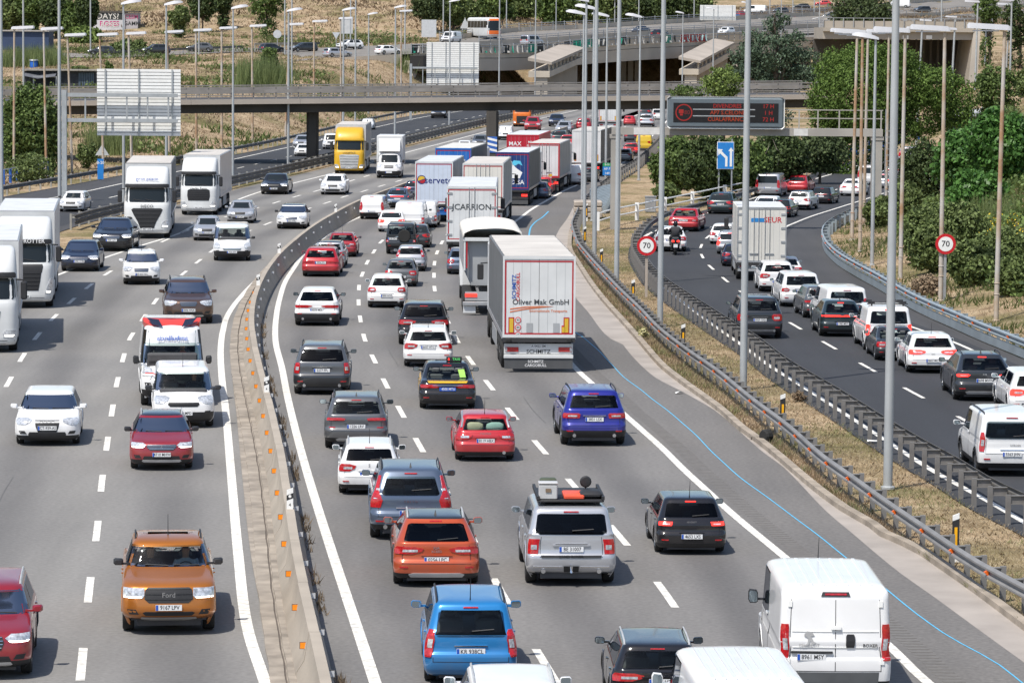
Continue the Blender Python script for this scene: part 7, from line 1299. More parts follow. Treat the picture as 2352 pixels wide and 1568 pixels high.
for x0, x1, y0, y1, Y, mt, lb in ((2235,2300,-20,60,470,'mid','green tree at the top right behind the lamps'), (2300,2375,-10,110,450,'dark','dark tree in the top right corner'), (2330,2380,150,240,380,'olive','olive bush near the dark gantry mast at the right edge')): tree('broadleaf_tree', lb, 'tree', Y, lob(x0, x1, y0, y1, 7, .4), 4000, .30, mt, None, TG, .15)
def in_poly(poly, n):
    poly = np.array(poly, float); lo, hi = poly.min(0), poly.max(0); out = []
    while len(out) < n:
        q = RNG.uniform(lo, hi, (n*2, 2)); x, y = q[:, 0], q[:, 1]; ins = np.zeros(len(q), bool); j = len(poly)-1
        for i in range(len(poly)):
            c = ((poly[i,1] > y) != (poly[j,1] > y)) & (x < (poly[j,0]-poly[i,0])*(y-poly[i,1])/(poly[j,1]-poly[i,1]+1e-9)+poly[i,0]); ins ^= c; j = i
        out += list(q[ins])
    return out[:n]
def blades(P_, h, wd, lean=.35):
    n = len(P_); h = h*RNG.uniform(.5, 1.25, n)[:, None]; a = RNG.uniform(0, 6.283, n); d = np.stack([np.cos(a), np.sin(a), 0*a], 1); e = np.stack([np.cos(a*1.7), np.sin(a*1.7), 0*a], 1); tip = P_ + np.array([0, 0, 1])*h + e*h*lean*RNG.uniform(0, 1.6, n)[:, None]; return np.stack([P_ - d*wd, P_ + d*wd, tip], 1).reshape(-1, 3)
def reeds(label, poly, n, h, wd):
    q = in_poly(poly, 40); cs = [H(*p) for p in q]; P_ = []
    for c in cs: k = max(4, n//40); a = RNG.normal(size=(k, 2))*h*.28; P_.append(np.stack([c.x + a[:, 0], c.y + a[:, 1], np.full(k, c.z-.05)], 1))
    P_ = np.concatenate(P_); g = cs[0]; r = thing('reed_clump', label, 'reeds', g); link('reed_blades', np_mesh('reed_blades', np.concatenate([blades(P_, h, wd, .3), leaves(P_ + np.array([0, 0, h])*RNG.uniform(.35, 1, (len(P_), 1)), h*.22, None, 0, .25)[:0]]) - np.array(g), 3), LM['reed'], r)['kind'] = 'stuff'
reeds('tall pale reeds left of the blue shed', [(0,140),(62,140),(62,155),(0,155)], 1100, 2.3, .06); reeds('tall pale reeds between the two left poles below the shed', [(62,140),(138,138),(138,152),(62,155)], 1400, 2.4, .06); reeds('reeds on the slope above the middle of the overpass', [(560,190),(640,190),(640,205),(560,205)], 1800, 3.8, .05); reeds('reeds beneath the overpass behind the big white sign', [(205,330),(310,318),(310,352),(205,372)], 1500, 2.2, .04); reeds('reeds spilling over the fig bushes at the right edge', [(2200,500),(2352,480),(2352,520),(2210,520)], 700, 1.3, .03); reeds('reeds on the slope left of the viaduct', [(925,150),(975,150),(975,170),(925,170)], 900, 2.5, .05)
# grass, straw and ground cover: nobody could count it
def cover(name, X, Y, h, wd, mt, lean=.5):
    P_ = np.stack([X, Y, T(X, Y) - .02], 1); o = link(name, np_mesh(name, blades(P_, h, wd, lean), 3), LM[mt]); return tag(o, kind='stuff')
def between(f0, f1, y0, y1, n, pw=1.6):
    Y = y0 + (y1-y0)*RNG.random(n)**pw; u = RNG.random(n); a, b = f0(Y), f1(Y); return a + (b-a)*u, Y
def patchy(X, Y, s, th): v = np.sin(X*s+1.7)*np.sin(Y*s*.43+.6) + .6*np.sin(X*s*2.3+Y*s*1.1) + .35*np.sin(Y*s*2.9-X*s*1.7); return v > th
fa, fb = (lambda y: CUR['vrg'](y) + .05), (lambda y: CUR['srl'](y) + .15)
X, Y = between(fa, fb, 66, 250, 52000); k = ~patchy(X, Y, .9, .7); cover('dry_grass', X[k], Y[k], .075, .013, 'verge', 1.3)
X, Y = between(fa, fb, 66, 250, 34000); k = patchy(X, Y, .9, .5); cover('green_grass', X[k], Y[k], .10, .012, 'drygreen', 1.0)
X, Y = between(fa, fb, 66, 170, 3500); cover('brown_weeds', X, Y, .08, .03, 'brown', 1.2)
fa, fb = (lambda y: CUR['rke'](y) + .24), (lambda y: CUR['vrg'](y) + .1)
X, Y = between(fa, fb, 62, 200, 11000); cover('kerb_weeds', X, Y, .16, .014, 'straw', .8); k = patchy(X, Y, 1.7, .5); cover('kerb_weeds', X[k]-.1, Y[k], .18, .02, 'drygreen', .8)
fa, fb = (lambda y: CUR['srb'](y) + .25), (lambda y: CUR['srb'](y) + 12)
X, Y = between(fa, fb, 92, 300, 42000, 1.3); cover('bank_grass', X, Y, .18, .02, 'verge', .9); X, Y = between(fa, lambda y: CUR['srb'](y) + 14, 92, 300, 42000, 1.3); k = patchy(X, Y, .5, -.1) | (X > CUR['srb'](Y) + 5); cover('bank_undergrowth', X[k], Y[k], .36, .035, 'olive', .8)
X, Y = between(lambda y: CUR['srb'](y) + 4.0, lambda y: CUR['srb'](y) + 26, 110, 330, 64000, 1.1); Zc = T(X, Y); P_ = np.stack([X, Y, Zc + RNG.uniform(.0, .9, len(X))], 1); tag(link('bank_scrub', np_mesh('bank_scrub', leaves(P_, .26, None, .4), 4), LM['mid']), kind='stuff')
q = np.array([H(*p)[:] for p in in_poly([(2262,545),(2352,540),(2352,600),(2270,605)], 260)]); tag(link('yellow_flowers', np_mesh('yellow_flowers', leaves(q + np.array([0, 0, .9]) + RNG.normal(size=q.shape)*.2, .10), 4), mat('flower_yellow', (.62, .46, .02), .6)), kind='stuff')
fl_ = lambda y: CUR['flb'](np.clip(y, 180, 620)) - 1.4
X, Y = between(lambda y: fl_(y) - 80, fl_, 240, 665, 120000, .9); k = ~patchy(X, Y, .16, .55); cover('slope_straw', X[k], Y[k], .22, .06, 'straw', .9)
X, Y = between(lambda y: fl_(y) - 85, fl_, 240, 665, 60000, .9); k = patchy(X, Y, .16, .35); cover('slope_brown_scrub', X[k], Y[k], .35, .09, 'brown', .9); X, Y = between(lambda y: fl_(y) - 85, fl_, 240, 665, 70000, .9); k = patchy(X, Y, .11, .5); cover('slope_green_scrub', X[k], Y[k], .65, .13, 'olive', .9)
X = RNG.uniform(-110, 130, 60000); Y = RNG.uniform(668, 860, 60000); k = patchy(X, Y, .09, .2); cover('hill_scrub', X[k], Y[k], .7, .2, 'brown', .8); cover('hill_straw', X[~k], Y[~k], .5, .14, 'straw', .9)
X, Y = between(lambda y: np.full_like(y, 40.0), lambda y: np.full_like(y, 105.0), 330, 520, 26000, 1.0); cover('right_slope_straw', X, Y, .3, .07, 'straw', .9)
X, Y = between(lambda y: fl_(y) - 85, lambda y: fl_(y) - 3, 250, 660, 260, .9); k = patchy(X, Y, .11, .1); C = np.stack([X[k], Y[k], T(X[k], Y[k]) + .45], 1); P_ = np.repeat(C, 90, 0) + RNG.normal(size=(len(C)*90, 3))*np.array([.9, .9, .45])*np.repeat(RNG.uniform(.6, 1.5, len(C)), 90)[:, None]; tag(link('slope_shrubs', np_mesh('slope_shrubs', leaves(P_, .34, None, .5), 4), LM['olive']), kind='stuff')
# weeds in the joint beside the barrier, and scraps of litter
X, Y = between(lambda y: CUR['bar'](y) + .34, lambda y: CUR['bar'](y) + .55, 64, 150, 1500, 1.4); k = patchy(X*0+3, Y, 1.3, .25); P_ = np.stack([X[k], Y[k], 0*X[k]], 1); tag(link('joint_weeds', np_mesh('joint_weeds', blades(P_, .22, .02, .5), 3), LM['brown']), kind='stuff')
tree('bush', 'small brown dried bush beside the slip road rail', 'bush', G0(1836, 920).y, [(1832,907,13,12),(1840,913,12,8)], 900, .07, 'brown', 1836, None, .02)
for n_, (px_, py_, c) in enumerate(((1505,770,'pale'),(1508,1000,'dark'),(1466,775,'pale'))): pass
LIT = [(2004,1018,.4,'pale paper scrap on the verge by the tall pole'),(1946,930,.3,'small white scrap on the verge grass'),(1735,1010,.5,'crumpled white scrap beside the kerb'),(1560,905,.35,'white scrap in the verge weeds')]
for px_, py_, sz, lb in LIT:
    g = H(px_, py_); r = MB(); a = [(sz*.5*math.cos(t)*random.uniform(.6, 1.1), sz*.35*math.sin(t)*random.uniform(.6, 1.1)) for t in np.linspace(0, 2*math.pi, 9)[:-1]]; r.add([(x, y, .03+random.uniform(0, .08)) for x, y in a] + [(0, 0, .1)], [(i, (i+1) % 8, 8) for i in range(8)]); o = obj('paper_scrap', r, WHITEP); o.location = g; tag(o, lb, 'litter')
g = H(1752, 1017); m = MB(); m.lathe([(.16, 0), (.2, .06), (.2, .22), (.16, .28)], 12, 'x'); o = obj('tyre_scrap', m, RUBBER); o.location = (g.x, g.y, .2); o.rotation_euler.z = .7; tag(o, 'black scrap of tyre lying at the verge kerb', 'tyre scrap')
for px_, py_, lb in ((1478, 778, 'pale yellow plastic bag caught under the verge rail'), (1300+8, 640, 'yellow plastic bag caught on the rail near the big trailer')):
    g = H(px_, py_); P_, D2 = crown_points([((0, 0, .25), .18, .15, .25)], 160, .2, 8); o = link('plastic_bag', np_mesh('plastic_bag', leaves(P_, .16, D2, 1.0), 4), mat('bag_yellow', (.55, .52, .28), .4)); o.location = g; tag(o, lb, 'bag')
# ================================================================ FAR TRAFFIC
def pv(t, x, y, col, label, away, **k):
    a, b = VIA(x-15, .5), VIA(x+15, .5); d = (b-a) if away else (a-b); put(t, x, y, None, 'R' if away else 'F', col, label, 'V', lod=1, at=on_via(x, y)+Vector((0, 0, .02)), hd=math.degrees(math.atan2(d.y, d.x)), **k)
def ph(t, x, y, col, label, right, **k):
    a, b = H(x-8, y), H(x+8, y); d = (b-a) if right else (a-b); p = H(x, y); put(t, x, y, None, 'R' if right else 'F', col, label, 'V', lod=1, at=p+Vector((0, 0, .14)), hd=math.degrees(math.atan2(d.y*.3, d.x)), **k)
ph('hatch', 233, 129, 'dgrey', 'dark car on the hill road left of the hut poles', False, drl=1); ph('suv', 358, 127, 'dgrey', 'dark tall car in the middle of the hill road', False, drl=1); ph('hatch', 458, 121, 'grey', 'dark car furthest right on the hill road', False, drl=1)
pv('hatch', 624, 121, 'dgrey', 'dark hatchback by the round sign on the upper road', True); pv('wagon', 697, 119, 'dgrey', 'dark estate car between slope lamp posts', False); pv('wagon', 775, 132, 'silver', 'silver estate car on the near lane of the upper road', True); pv('suv', 803, 114, 'white', 'white SUV with dark roof on the upper road', False, roofsplit=1, roof='black')
pv('hatch', 892, 126, 'white', 'white hatchback just left of the viaduct', True); pv('van', 1036, 99, 'white', 'white van with pale lettering in front of the coach', False, panel=1)
pv('smallvan', 1222, 106, 'silver', 'silver small van on the viaduct', True, doors=2); pv('sedan', 1472, 78, 'navy', 'dark taxi with a yellow door on the viaduct', False); pv('suvcoupe', 1516, 88, 'black', 'black coupe SUV on the viaduct near lane', True); pv('suv', 1668, 82, 'white', 'white car near the cedar top on the viaduct', False)
ph('van', 1734, 33, 'white', 'white van by the bright sign back', False, panel=1); ph('hatch', 1698, 42, 'dred', 'red car beside the marker board', False); ph('hatch', 1793, 33, 'black', 'first black car of the top road row', False, drl=1); ph('hatch', 1840, 24, 'black', 'second black car of the top road row, left of the red one', False, drl=1); ph('hatch', 1890, 16, 'red', 'red car at the top of the picture beside the dark pine', False)
ph('hatch', 1834, 48, 'silver', 'silver hatchback above the cedar', True); ph('hatch', 1911, 45, 'dgrey', 'dark car half behind the dark pine', False, drl=1); ph('wagon', 2117, 30, 'dgrey', 'dark estate car on the top right road', False)
ph('bigvan', 2066, 20, 'white', 'white van with dark load at the top right', False)
# coach with orange front on the upper road
p = on_via(1112, 88); a, b = VIA(1100, .5), VIA(1130, .5); d = (a-b); rz = math.atan2(-d.x, d.y)
def coach(p, rz, col, label, sc=1.0, roofunit=False, fcol=None):
    r = thing('coach', label, 'coach', p, rz, None, sc); K = [(.09,.02,.02,.95),(.14,0,0,1),(.45,.0,0,1),(.52,.006,0,.99),(.8,.022,0,.96),(.92,.04,0,.93),(.97,.06,.01,.86),(1.0,.09,.03,.7)]; pp = dict(BASE, L=11.5, W=2.5, H=3.5, zc=9, fbow=.18, bow=.05, rf=.35, rr=.12); S = Shell(pp, K); rows = []
    for u in np.linspace(0, S.n-1, (S.n-1)*2+1): zz, yf, yr, hw = (float(f(u)) for f in S.fn); rows.append((zz*3.5, S.ring(S.vals(zz, yf, yr, hw), (4, 4, 10))))
    m = MB(); m.loft([[(x, y, z) for x, y in rr] for z, rr in rows], False, True); obj('body', m, col, r, 50); fr = lambda a, z, o: S.end(a*S.at(z)[2], z, False, o)
    obj('windscreen', grid_patch(fr, [(1.3, -.93, .93), (2.95, -.88, .88)], 4, 10, .02), FGLASS, r, 40)
    if fcol: obj('front_panel', grid_patch(fr, [(.4, -.97, .97), (1.28, -.97, .97)], 3, 10, .012), fcol, r, 40); obj('front_panel', grid_patch(fr, [(2.97, -.96, .96), (3.45, -.9, .9)], 3, 10, .012), fcol, r, 40)
    for sg in (1, -1):
        for k in range(6): sd = lambda a, z, o, sg=sg: (lambda v: Vector((sg*v.x, v.y, v.z)))(S.side(a, z, o)); obj('side_window', grid_patch(sd, [(1.75, .04+.15*k, .18+.15*k), (2.9, .04+.15*k, .18+.15*k)], 2, 3, .012), FGLASS, r)
        m = MB(); m.box(*sorted((sg*1.32, sg*1.5)), 5.6, 5.75, 2.2, 2.9, .04); obj('wing_mirror', m, BLACK, r)
    if roofunit: obj('roof_unit', MB().box(-.8, .8, -3.5, -1.2, 3.48, 3.78, .1), col, r, 40)
    wheel_set(r, 2.5, (3.2, -3.0), .48); return r
coach(p + Vector((0, 0, .02)), rz + math.radians(38), TWHITE, 'coach with an orange front on the upper road behind the white van', fcol=mat('coach_orange', (.72, .14, .02), .3, 0, .03, coat=.6))
# white coach behind the hedge on the right
gb = H(2205, 340); rzb = math.radians(180) - .55; fwd = Vector((-math.sin(rzb), math.cos(rzb), 0)); coach(Vector((gb.x, gb.y, gb.z+.1)) - fwd*5.2, rzb, TWHITE, 'white coach with a roof unit half hidden behind the hedge', 1.0, True)
# parallel road and far main carriageways
put('hatch', 166, 486, 58, 'F', 'white', 'white sporty hatchback on the parallel road behind the poles', 'P', 'fld', head='slant', mirrormat='BLACK')
put('wagon', 692, 341, 38, 'F', 'silver', 'silver estate car near the left bridge pier', 'P', 'fld'); put('hatch', 694, 359, 34, 'F', 'white', 'white hatchback below the silver estate car', 'P', 'fld'); put('van', 760, 343, 37, 'F', 'white', 'white van left of the yellow lorry', 'P', 'fld', panel=1); put('hatch', 843, 298, 31, 'F', 'white', 'white car roof showing above the yellow lorry', 'P', 'fld'); put('hatch', 1007, 272, 34, 'F', 'black', 'black car under the overpass on the parallel road', 'P', 'fld')
put('hatch', 1102, 339, 36, 'F', 'grey', 'grey car left of the striped bridge pier', 'L', 'ld'); put('van', 1161, 322, 32, 'F', 'white', 'white van right of the striped bridge pier', 'L', 'ld', zt=.3); put('hatch', 1066, 352, 36, 'F', 'white', 'white car roof behind the blue trailer', 'L', 'ld')
put('mini', 1223, 301, 37, 'F', 'red', 'small red car with white lamps below the distant lorry', 'L', 'ld'); put('hatch', 1278, 291, 36, 'F', 'navy', 'dark blue car at the far end of the left carriageway', 'L', 'ld'); put('hatch', 1294, 308, 37, 'F', 'silver', 'silver car with light bonnet in the far left carriageway', 'L', 'lil')
put('suv', 1341, 302, 36, 'R', 'dred', 'dark red SUV under the overpass', 'R', 'ra'); put('hatch', 1374, 296, 32, 'R', 'dgrey', 'dark car under the overpass beside the red SUV', 'R', 'rb'); put('hatch', 1446, 288, 28, 'R', 'red', 'red car left of the message board', 'R', 'rrl'); put('suv', 1484, 292, 36, 'R', 'silver', 'silver SUV tucked behind the message board', 'R', 'rrl'); put('hatch', 1480, 268, 30, 'R', 'dgrey', 'dark car furthest ahead by the message board', 'R', 'rrl'); put('smallvan', 1512, 276, 28, 'R', 'white', 'white van furthest ahead by the message board', 'R', 'rrl')
put('hatch', 1284, 330, 38, 'R', 'petrol', 'dark green car behind the tall white trailer', 'R', 'ra'); put('hatch', 1304, 338, 36, 'R', 'red', 'red car squeezed beside the tall white trailer', 'R', 'ra')
put('suv', 1449, 358, 33, 'R', 'dred', 'red hatchback beside the gantry column', 'R', 'rrl', lit=1); put('hatch', 1434, 370, 27, 'R', 'silver', 'silver car against the gantry column', 'R', 'rb'); put('smallvan', 1479, 346, 38, 'R', 'yellow', 'yellow van partly behind trees', 'R', 'rrl', panel=1); put('suv', 1449, 326, 26, 'R', 'dgrey', 'dark SUV behind the gantry beam', 'R', 'rrl')
put('suv', 1247, 446, 45, 'R', 'red', 'red SUV between two trailers', 'R', 'ra', lit=1); put('hatch', 1237, 456, 48, 'R', 'steel', 'blue grey car beside the dark blue trailer', 'R', 'rb'); put('hatch', 1330, 410, 34, 'R', 'red', 'red hatchback right of the red-framed trailer', 'R', 'rb', lit=1); put('hatch', 1352, 418, 36, 'R', 'dgrey', 'dark car right of the red-framed trailer', 'R', 'rb'); put('van', 1317, 424, 38, 'R', 'white', 'white van beside the red-framed trailer', 'R', 'ra', panel=1)
# ================================================================ PEOPLE AND SPECIAL FITTINGS
SKIN = mat('skin', (.42, .24, .16), .6, 0, .05)
def skinned(name, pts, edges, rad, mat_, parent=None, root=0):
    me = bpy.data.meshes.new(name); me.from_pydata([tuple(p) for p in pts], edges, []); o = bpy.data.objects.new(name, me); COL.objects.link(o); md = o.modifiers.new('s', 'SKIN'); sv = me.skin_vertices[0].data
    for i, r in enumerate(rad): sv[i].radius = (r if isinstance(r, tuple) else (r, r)); sv[i].use_root = (i == root)
    o.modifiers.new('d', 'SUBSURF').levels = 2; o.modifiers[1].render_levels = 2; bpy.context.view_layer.update(); dg = bpy.context.evaluated_depsgraph_get(); me2 = bpy.data.meshes.new_from_object(o.evaluated_get(dg)); bpy.data.objects.remove(o); me2.materials.clear(); me2.polygons.foreach_set('use_smooth', [True]*len(me2.polygons)); return link(name, me2, mat_, parent)
def hand_edges(): pass
_driver = {}
def driver_mesh(shirt):
    if 'm' not in _driver:                                     # seated, hands forward on the wheel; y forward, origin at the hip
        pts = [(0,0,.05),(0,-.04,.25),(0,-.05,.42),(0,-.04,.54),(0,-.01,.62),(0,.01,.72),(0,.01,.80), (.19,-.04,.47),(.25,.10,.27),(.16,.40,.32),(.14,.47,.36), (-.19,-.04,.47),(-.25,.10,.27),(-.16,.40,.32),(-.14,.47,.36), (.1,.25,.08),(.11,.48,.10),(-.1,.25,.08),(-.11,.48,.10)]
        E = [(0,1),(1,2),(2,3),(3,4),(4,5),(5,6),(2,7),(7,8),(8,9),(9,10),(2,11),(11,12),(12,13),(13,14),(0,15),(15,16),(0,17),(17,18)]; R_ = [(.16,.12),(.15,.11),(.18,.11),.06,.075,.095,.06,.07,.052,.04,.045,.07,.052,.04,.045,.09,.07,.09,.07]
        o = skinned('person', pts, E, R_, SKIN); me = o.data; bpy.data.objects.remove(o); me.materials.append(SKIN); me.materials.append(DARK); me.materials.append(mat('hair_dark', (.03, .02, .015), .7))
        for p in me.polygons: c = p.center; p.material_index = 2 if (c.z > .76 or (c.z > .66 and c.y < -.03)) else (0 if c.z > .55 or c.y > .30 and c.z > .28 else 1)
        _driver['m'] = me
    return _driver['m']
def driver(d, label, side=-1, shirt=(.3, .3, .32), mt=None):
    H_ = d['p']['H']; L_ = d['p']['L']; sc = d['sc']; y = L_/2 - d['p']['fo'] - 1.42; z = .40*H_; rz = d['rz']; lc = Vector((side*.36, y, z))*sc; p = d['loc'] + Vector((lc.x*math.cos(rz)-lc.y*math.sin(rz), lc.x*math.sin(rz)+lc.y*math.cos(rz), lc.z)); o = link('person', driver_mesh(shirt), None, None, tuple(p), rz, (sc,)*3); o.material_slots[1].link = 'OBJECT'; o.material_slots[1].material = mat('shirt_%d%d%d' % tuple(int(c*99) for c in shirt), shirt, .8); tag(o, label, 'person')
    return o
def byname(lbl): return CARS[lbl]
for lb, who, side, sh in (('orange pickup truck', 'person in a pale blue shirt driving the orange pickup', -1, (.35, .42, .5)), ('orange pickup truck', 'person in a dark top in the orange pickup passenger seat', 1, (.03, .03, .04)), ('red crossover with a black', 'person driving the red crossover with a black roof', -1, (.05, .05, .06)), ('white hatchback with a tall black grille', 'person driving the white hatchback with four rings', -1, (.04, .05, .08)), ('white small van with black bumper', 'person in dark clothes driving the white small van', -1, (.06, .06, .07)), ('white ambulance', 'person in an orange-red jacket driving the ambulance', -1, (.5, .06, .03)), ('red SUV with silver roof rails cut', 'person driving the red SUV at the left edge', -1, (.08, .1, .14)), ('brown SUV with chrome', 'person driving the brown SUV', -1, (.2, .2, .22))):
    for k, d in CARS.items():
        if k.startswith(lb): driver(d, who, side, sh)
def part(d, name, mb, mt, sm=None, par=None): return obj(name, mb, mt, par or d['root'], sm)
# ambulance: red fairing with dark lenses, mirrored word on the roof front, stripes
d = AMB; S = d['S']; p = d['p']; Hh = p['H']; fr = lambda a, z, o: S.end(a*S.at(z)[2], z, False, o); RF = mat('fairing_red', (.62, .05, .03), .3, 0, .03, coat=.7)
yr = S.end(0, Hh*.975, False, 0).y
m = MB(); rings = []
for t, zz, w_ in ((0, .93, .50), (.25, .965, .70), (.55, .995, .93), (.85, 1.035, 1.0), (1.0, 1.045, .98)): rings.append([(x*w_*.93, yr+.18-t*.75-.10*x*x, Hh*zz + .05*abs(x)) for x in np.linspace(-1, 1, 9)] + [(x*w_*.93, yr+.02-t*.75-.10*x*x, Hh*zz-.12) for x in np.linspace(1, -1, 9)])
m.loft(rings, True, True); part(d, 'roof_light_fairing', m, RF, 50)
for sg in (1, -1):
    m = MB(); m.add([(sg*.30, yr+.14, Hh*.955), (sg*.62, yr-.00, Hh*.985), (sg*.80, yr-.40, Hh*1.055), (sg*.42, yr-.28, Hh*1.035)], [(0, 1, 2, 3) if sg > 0 else (3, 2, 1, 0)]); ln = part(d, 'light_lens', m, mat('lens_navy', (.012, .014, .03), .15, 0, 0, coat=1)); ln.location = (0, .07, .05)
o = text('mirror_text', 'ambulància', .22, BLT, d['root'], (0, S.end(0, Hh*.835, False, .035).y, Hh*.835), 'F', 1, -.5); o.scale.x = -1
m = grid_patch(fr, [(.40*Hh, .05, .80), (.425*Hh, .10, .88)], 1, 4, .02); part(d, 'red_stripe', m, RF)
# taxi: yellow boot band and doors, roof sign, green sticker
d = TAXI; S = d['S']; p = d['p']; Hh = p['H']; rr = lambda a, z, o: S.end(a*S.at(z)[2], z, True, o); TY = mat('taxi_yellow', (.72, .40, .01), .35, 0, .04, coat=.6)
part(d, 'yellow_band', grid_patch(rr, [(.615*Hh, -.70, .70), (.66*Hh, -.78, .78)], 2, 8, .014), TY); part(d, 'chrome_strip', grid_patch(rr, [(.555*Hh, -.55, .55), (.565*Hh, -.55, .55)], 1, 8, .03), CHROME)
for sg in (1, -1): sd = lambda a, z, o, sg=sg: (lambda v: Vector((sg*v.x, v.y, v.z)))(S.side(a, z, o)); part(d, 'yellow_door', grid_patch(sd, [(.24*Hh, .30, .74), (.40*Hh, .26, .74), (.655*Hh, .22, .70)], 4, 6, .008), TY)
m = MB(); m.box(-.02, .48, -.55, -.45, Hh-.01, Hh+.15, .02); sg_ = part(d, 'roof_sign', m, BLACK, 40); text('sign_text', 'TAXI', .11, mat('taxi_green', (.10, .6, .15), .4, 0, 0, emit=.4), sg_, (.30, -.555, Hh+.07)); text('sign_text', '6', .12, REDON, sg_, (.06, -.555, Hh+.07))
part(d, 'green_sticker', grid_patch(rr, [(.70*Hh, .50, .74), (.86*Hh, .48, .76)], 2, 3, .016), mat('sticker_green', (.30, .55, .10), .5)); text('badge', '5793', .06, INK, d['root'], (.25, S.end(.25, .64*Hh, True, .02).y, .64*Hh))
# silver boxy SUV: rack, two boxes, orange mat, round spare, tow hook, dark strips
d = RRV; S = d['S']; p = d['p']; Hh = p['H']; rr = lambda a, z, o: S.end(a*S.at(z)[2], z, True, o); sc = d['sc']
m = MB(); part(d, 'roof_rack', m.box(-.72, .72, -1.95, .2, Hh+.06, Hh+.11, .02), BLACK, 40)
for x in (-.70, .70): part(d, 'rack_edge', MB().box(x-.03, x+.03, -1.95, .2, Hh+.112, Hh+.19), BLACK)
for y in (-1.7, -.8, .1):
    for x in (-.6, .6): part(d, 'rack_foot', MB().box(x-.04, x+.04, y-.05, y+.05, Hh-.06, Hh+.058), BLACK)
part(d, 'tailgate_strip', grid_patch(rr, [(.365*Hh, -.66, .66), (.40*Hh, -.68, .68)], 1, 8, .012), BLACK); part(d, 'tailgate_lip', grid_patch(rr, [(.515*Hh, -.40, .40), (.53*Hh, -.42, .42)], 1, 6, .035), PAINTS['silver']); part(d, 'bumper_pad', grid_patch(rr, [(.185*Hh, -.17, .17), (.265*Hh, -.17, .17)], 1, 3, .03), BLACK); part(d, 'tow_hook', MB().tube([(0, -2.36, .36), (0, -2.46, .34), (0, -2.46, .46)], [.03, .03, .035], 6), CHROME)
for sg in (1, -1):
    r2 = [(.24*Hh, .2, .85), (.262*Hh, .2, .85)]; part(d, 'bumper_strip', grid_patch(rr, r2 if sg > 0 else mirror_rows(r2), 1, 4, .012), CHROME)
def world(d, x, y, z): v = Vector((x, y, z))*d['sc']; c, s = math.cos(d['rz']), math.sin(d['rz']); return d['loc'] + Vector((v.x*c-v.y*s, v.x*s+v.y*c, v.z))
def onrack(name, label, cat, mb, mt, x, y, z=None, sm=40): o = obj(name, mb, mt, None, sm); o.location = world(d, x, y, (Hh+.112) if z is None else z); o.rotation_euler.z = d['rz']; tag(o, label, cat); return o
b = onrack('storage_box', 'grey box with a latch on the roof rack of the silver SUV', 'box', MB().box(-.20, .20, -.17, .17, 0, .32, .02).box(-.21, .21, -.18, .18, .33, .37, .015), mat('box_grey', (.5, .5, .5), .5, .1, .08), -.48, -1.7); obj('latch', MB().box(-.06, .06, -.19, -.181, .16, .24), mat('latch_brown', (.2, .14, .09), .5), b)
onrack('jerry_can', 'olive green can standing behind the grey roof box', 'can', MB().box(-.2, .16, -.14, .14, 0, .40, .03), mat('olive_can', (.07, .085, .05), .5), -.44, -1.30); onrack('traction_board', 'orange-red board lying on the roof rack of the silver SUV', 'board', MB().box(-.22, .22, -.45, .45, 0, .09, .02), mat('board_orange', (.70, .09, .04), .5), .08, -1.4)
for k in range(7): pass
onrack('spot_lamp', 'round black lamp on a stalk at the back of the roof rack', 'lamp', MB().lathe([(.02, -.05), (.10, -.045), (.13, 0), (.10, .05), (.03, .06)], 14, 'y'), BLACK, .38, -.9, Hh+.38); obj('stalk', MB().tube([(0, 0, -.12), (0, 0, -.27)], .02, 6), BLACK, bpy.context.scene.objects[-1] if False else [o for o in COL.objects if o.name.startswith('spot_lamp')][0])
onrack('gear_bag', 'black bag strapped on the right of the roof rack', 'bag', MB().box(-.24, .24, -.3, .3, 0, .16, .06), BLACK, .46, -1.5)
# red hatchback: silver arches, pillows
d = A1; S = d['S']; p = d['p']; Hh = p['H']
for sg in (1, -1):
    m = MB(); pts = [S.side(yy, zz*Hh, .006) for yy, zz in ((.08, .72), (.13, .86), (.20, .945), (.42, .965), (.60, .93), (.70, .78), (.755, .68))]; m.tube([(sg*v.x, v.y, v.z) for v in pts], .035, 6); part(d, 'roof_arch', m, ALU, 60)
for x, c, lb in ((-.30, (.55, .52, .36), 'cream pillow behind the rear window of the red hatchback'), (.30, (.40, .58, .52), 'pale green pillow behind the rear window of the red hatchback')):
    m = MB(); rings = [[(.27*k*math.cos(t), .09*k*math.sin(t)*1.0, zz) for t in np.linspace(0, 2*math.pi, 13)[:-1]] for zz, k in ((0, .5), (.05, .9), (.15, 1), (.25, .9), (.30, .5))]; m.loft(rings, True, True); o = obj('pillow', m, mat('pillow_%d' % int(c[0]*100), c, .9, 0, .1), None, 180); o.location = world(d, x, -p['L']/2+.55, .60*Hh); o.rotation_euler.z = d['rz']; o.scale = (d['sc'],)*3; tag(o, lb, 'pillow')
# off-road car: spare wheel on the tailgate
d = JEEP; S = d['S']; p = d['p']; Hh = p['H']; e = S.end(.22, .60*Hh, True, 0); m = MB(); m.lathe([(.22, -.20), (.33, -.20), (.36, -.14), (.36, -.03), (.30, .0), (.1, .0)], 18, 'y'); m.v = [(v[0]+.20, v[1]+e.y, v[2]+.60*Hh) for v in m.v]; w_ = part(d, 'spare_wheel', m, RUBBER, 40); m = MB(); m.lathe([(.05, -.19), (.21, -.17), (.21, -.15)], 12, 'y'); m.v = [(v[0]+.20, v[1]+e.y, v[2]+.60*Hh) for v in m.v]; part(d, 'rim', m, ALLOY, 30, w_)
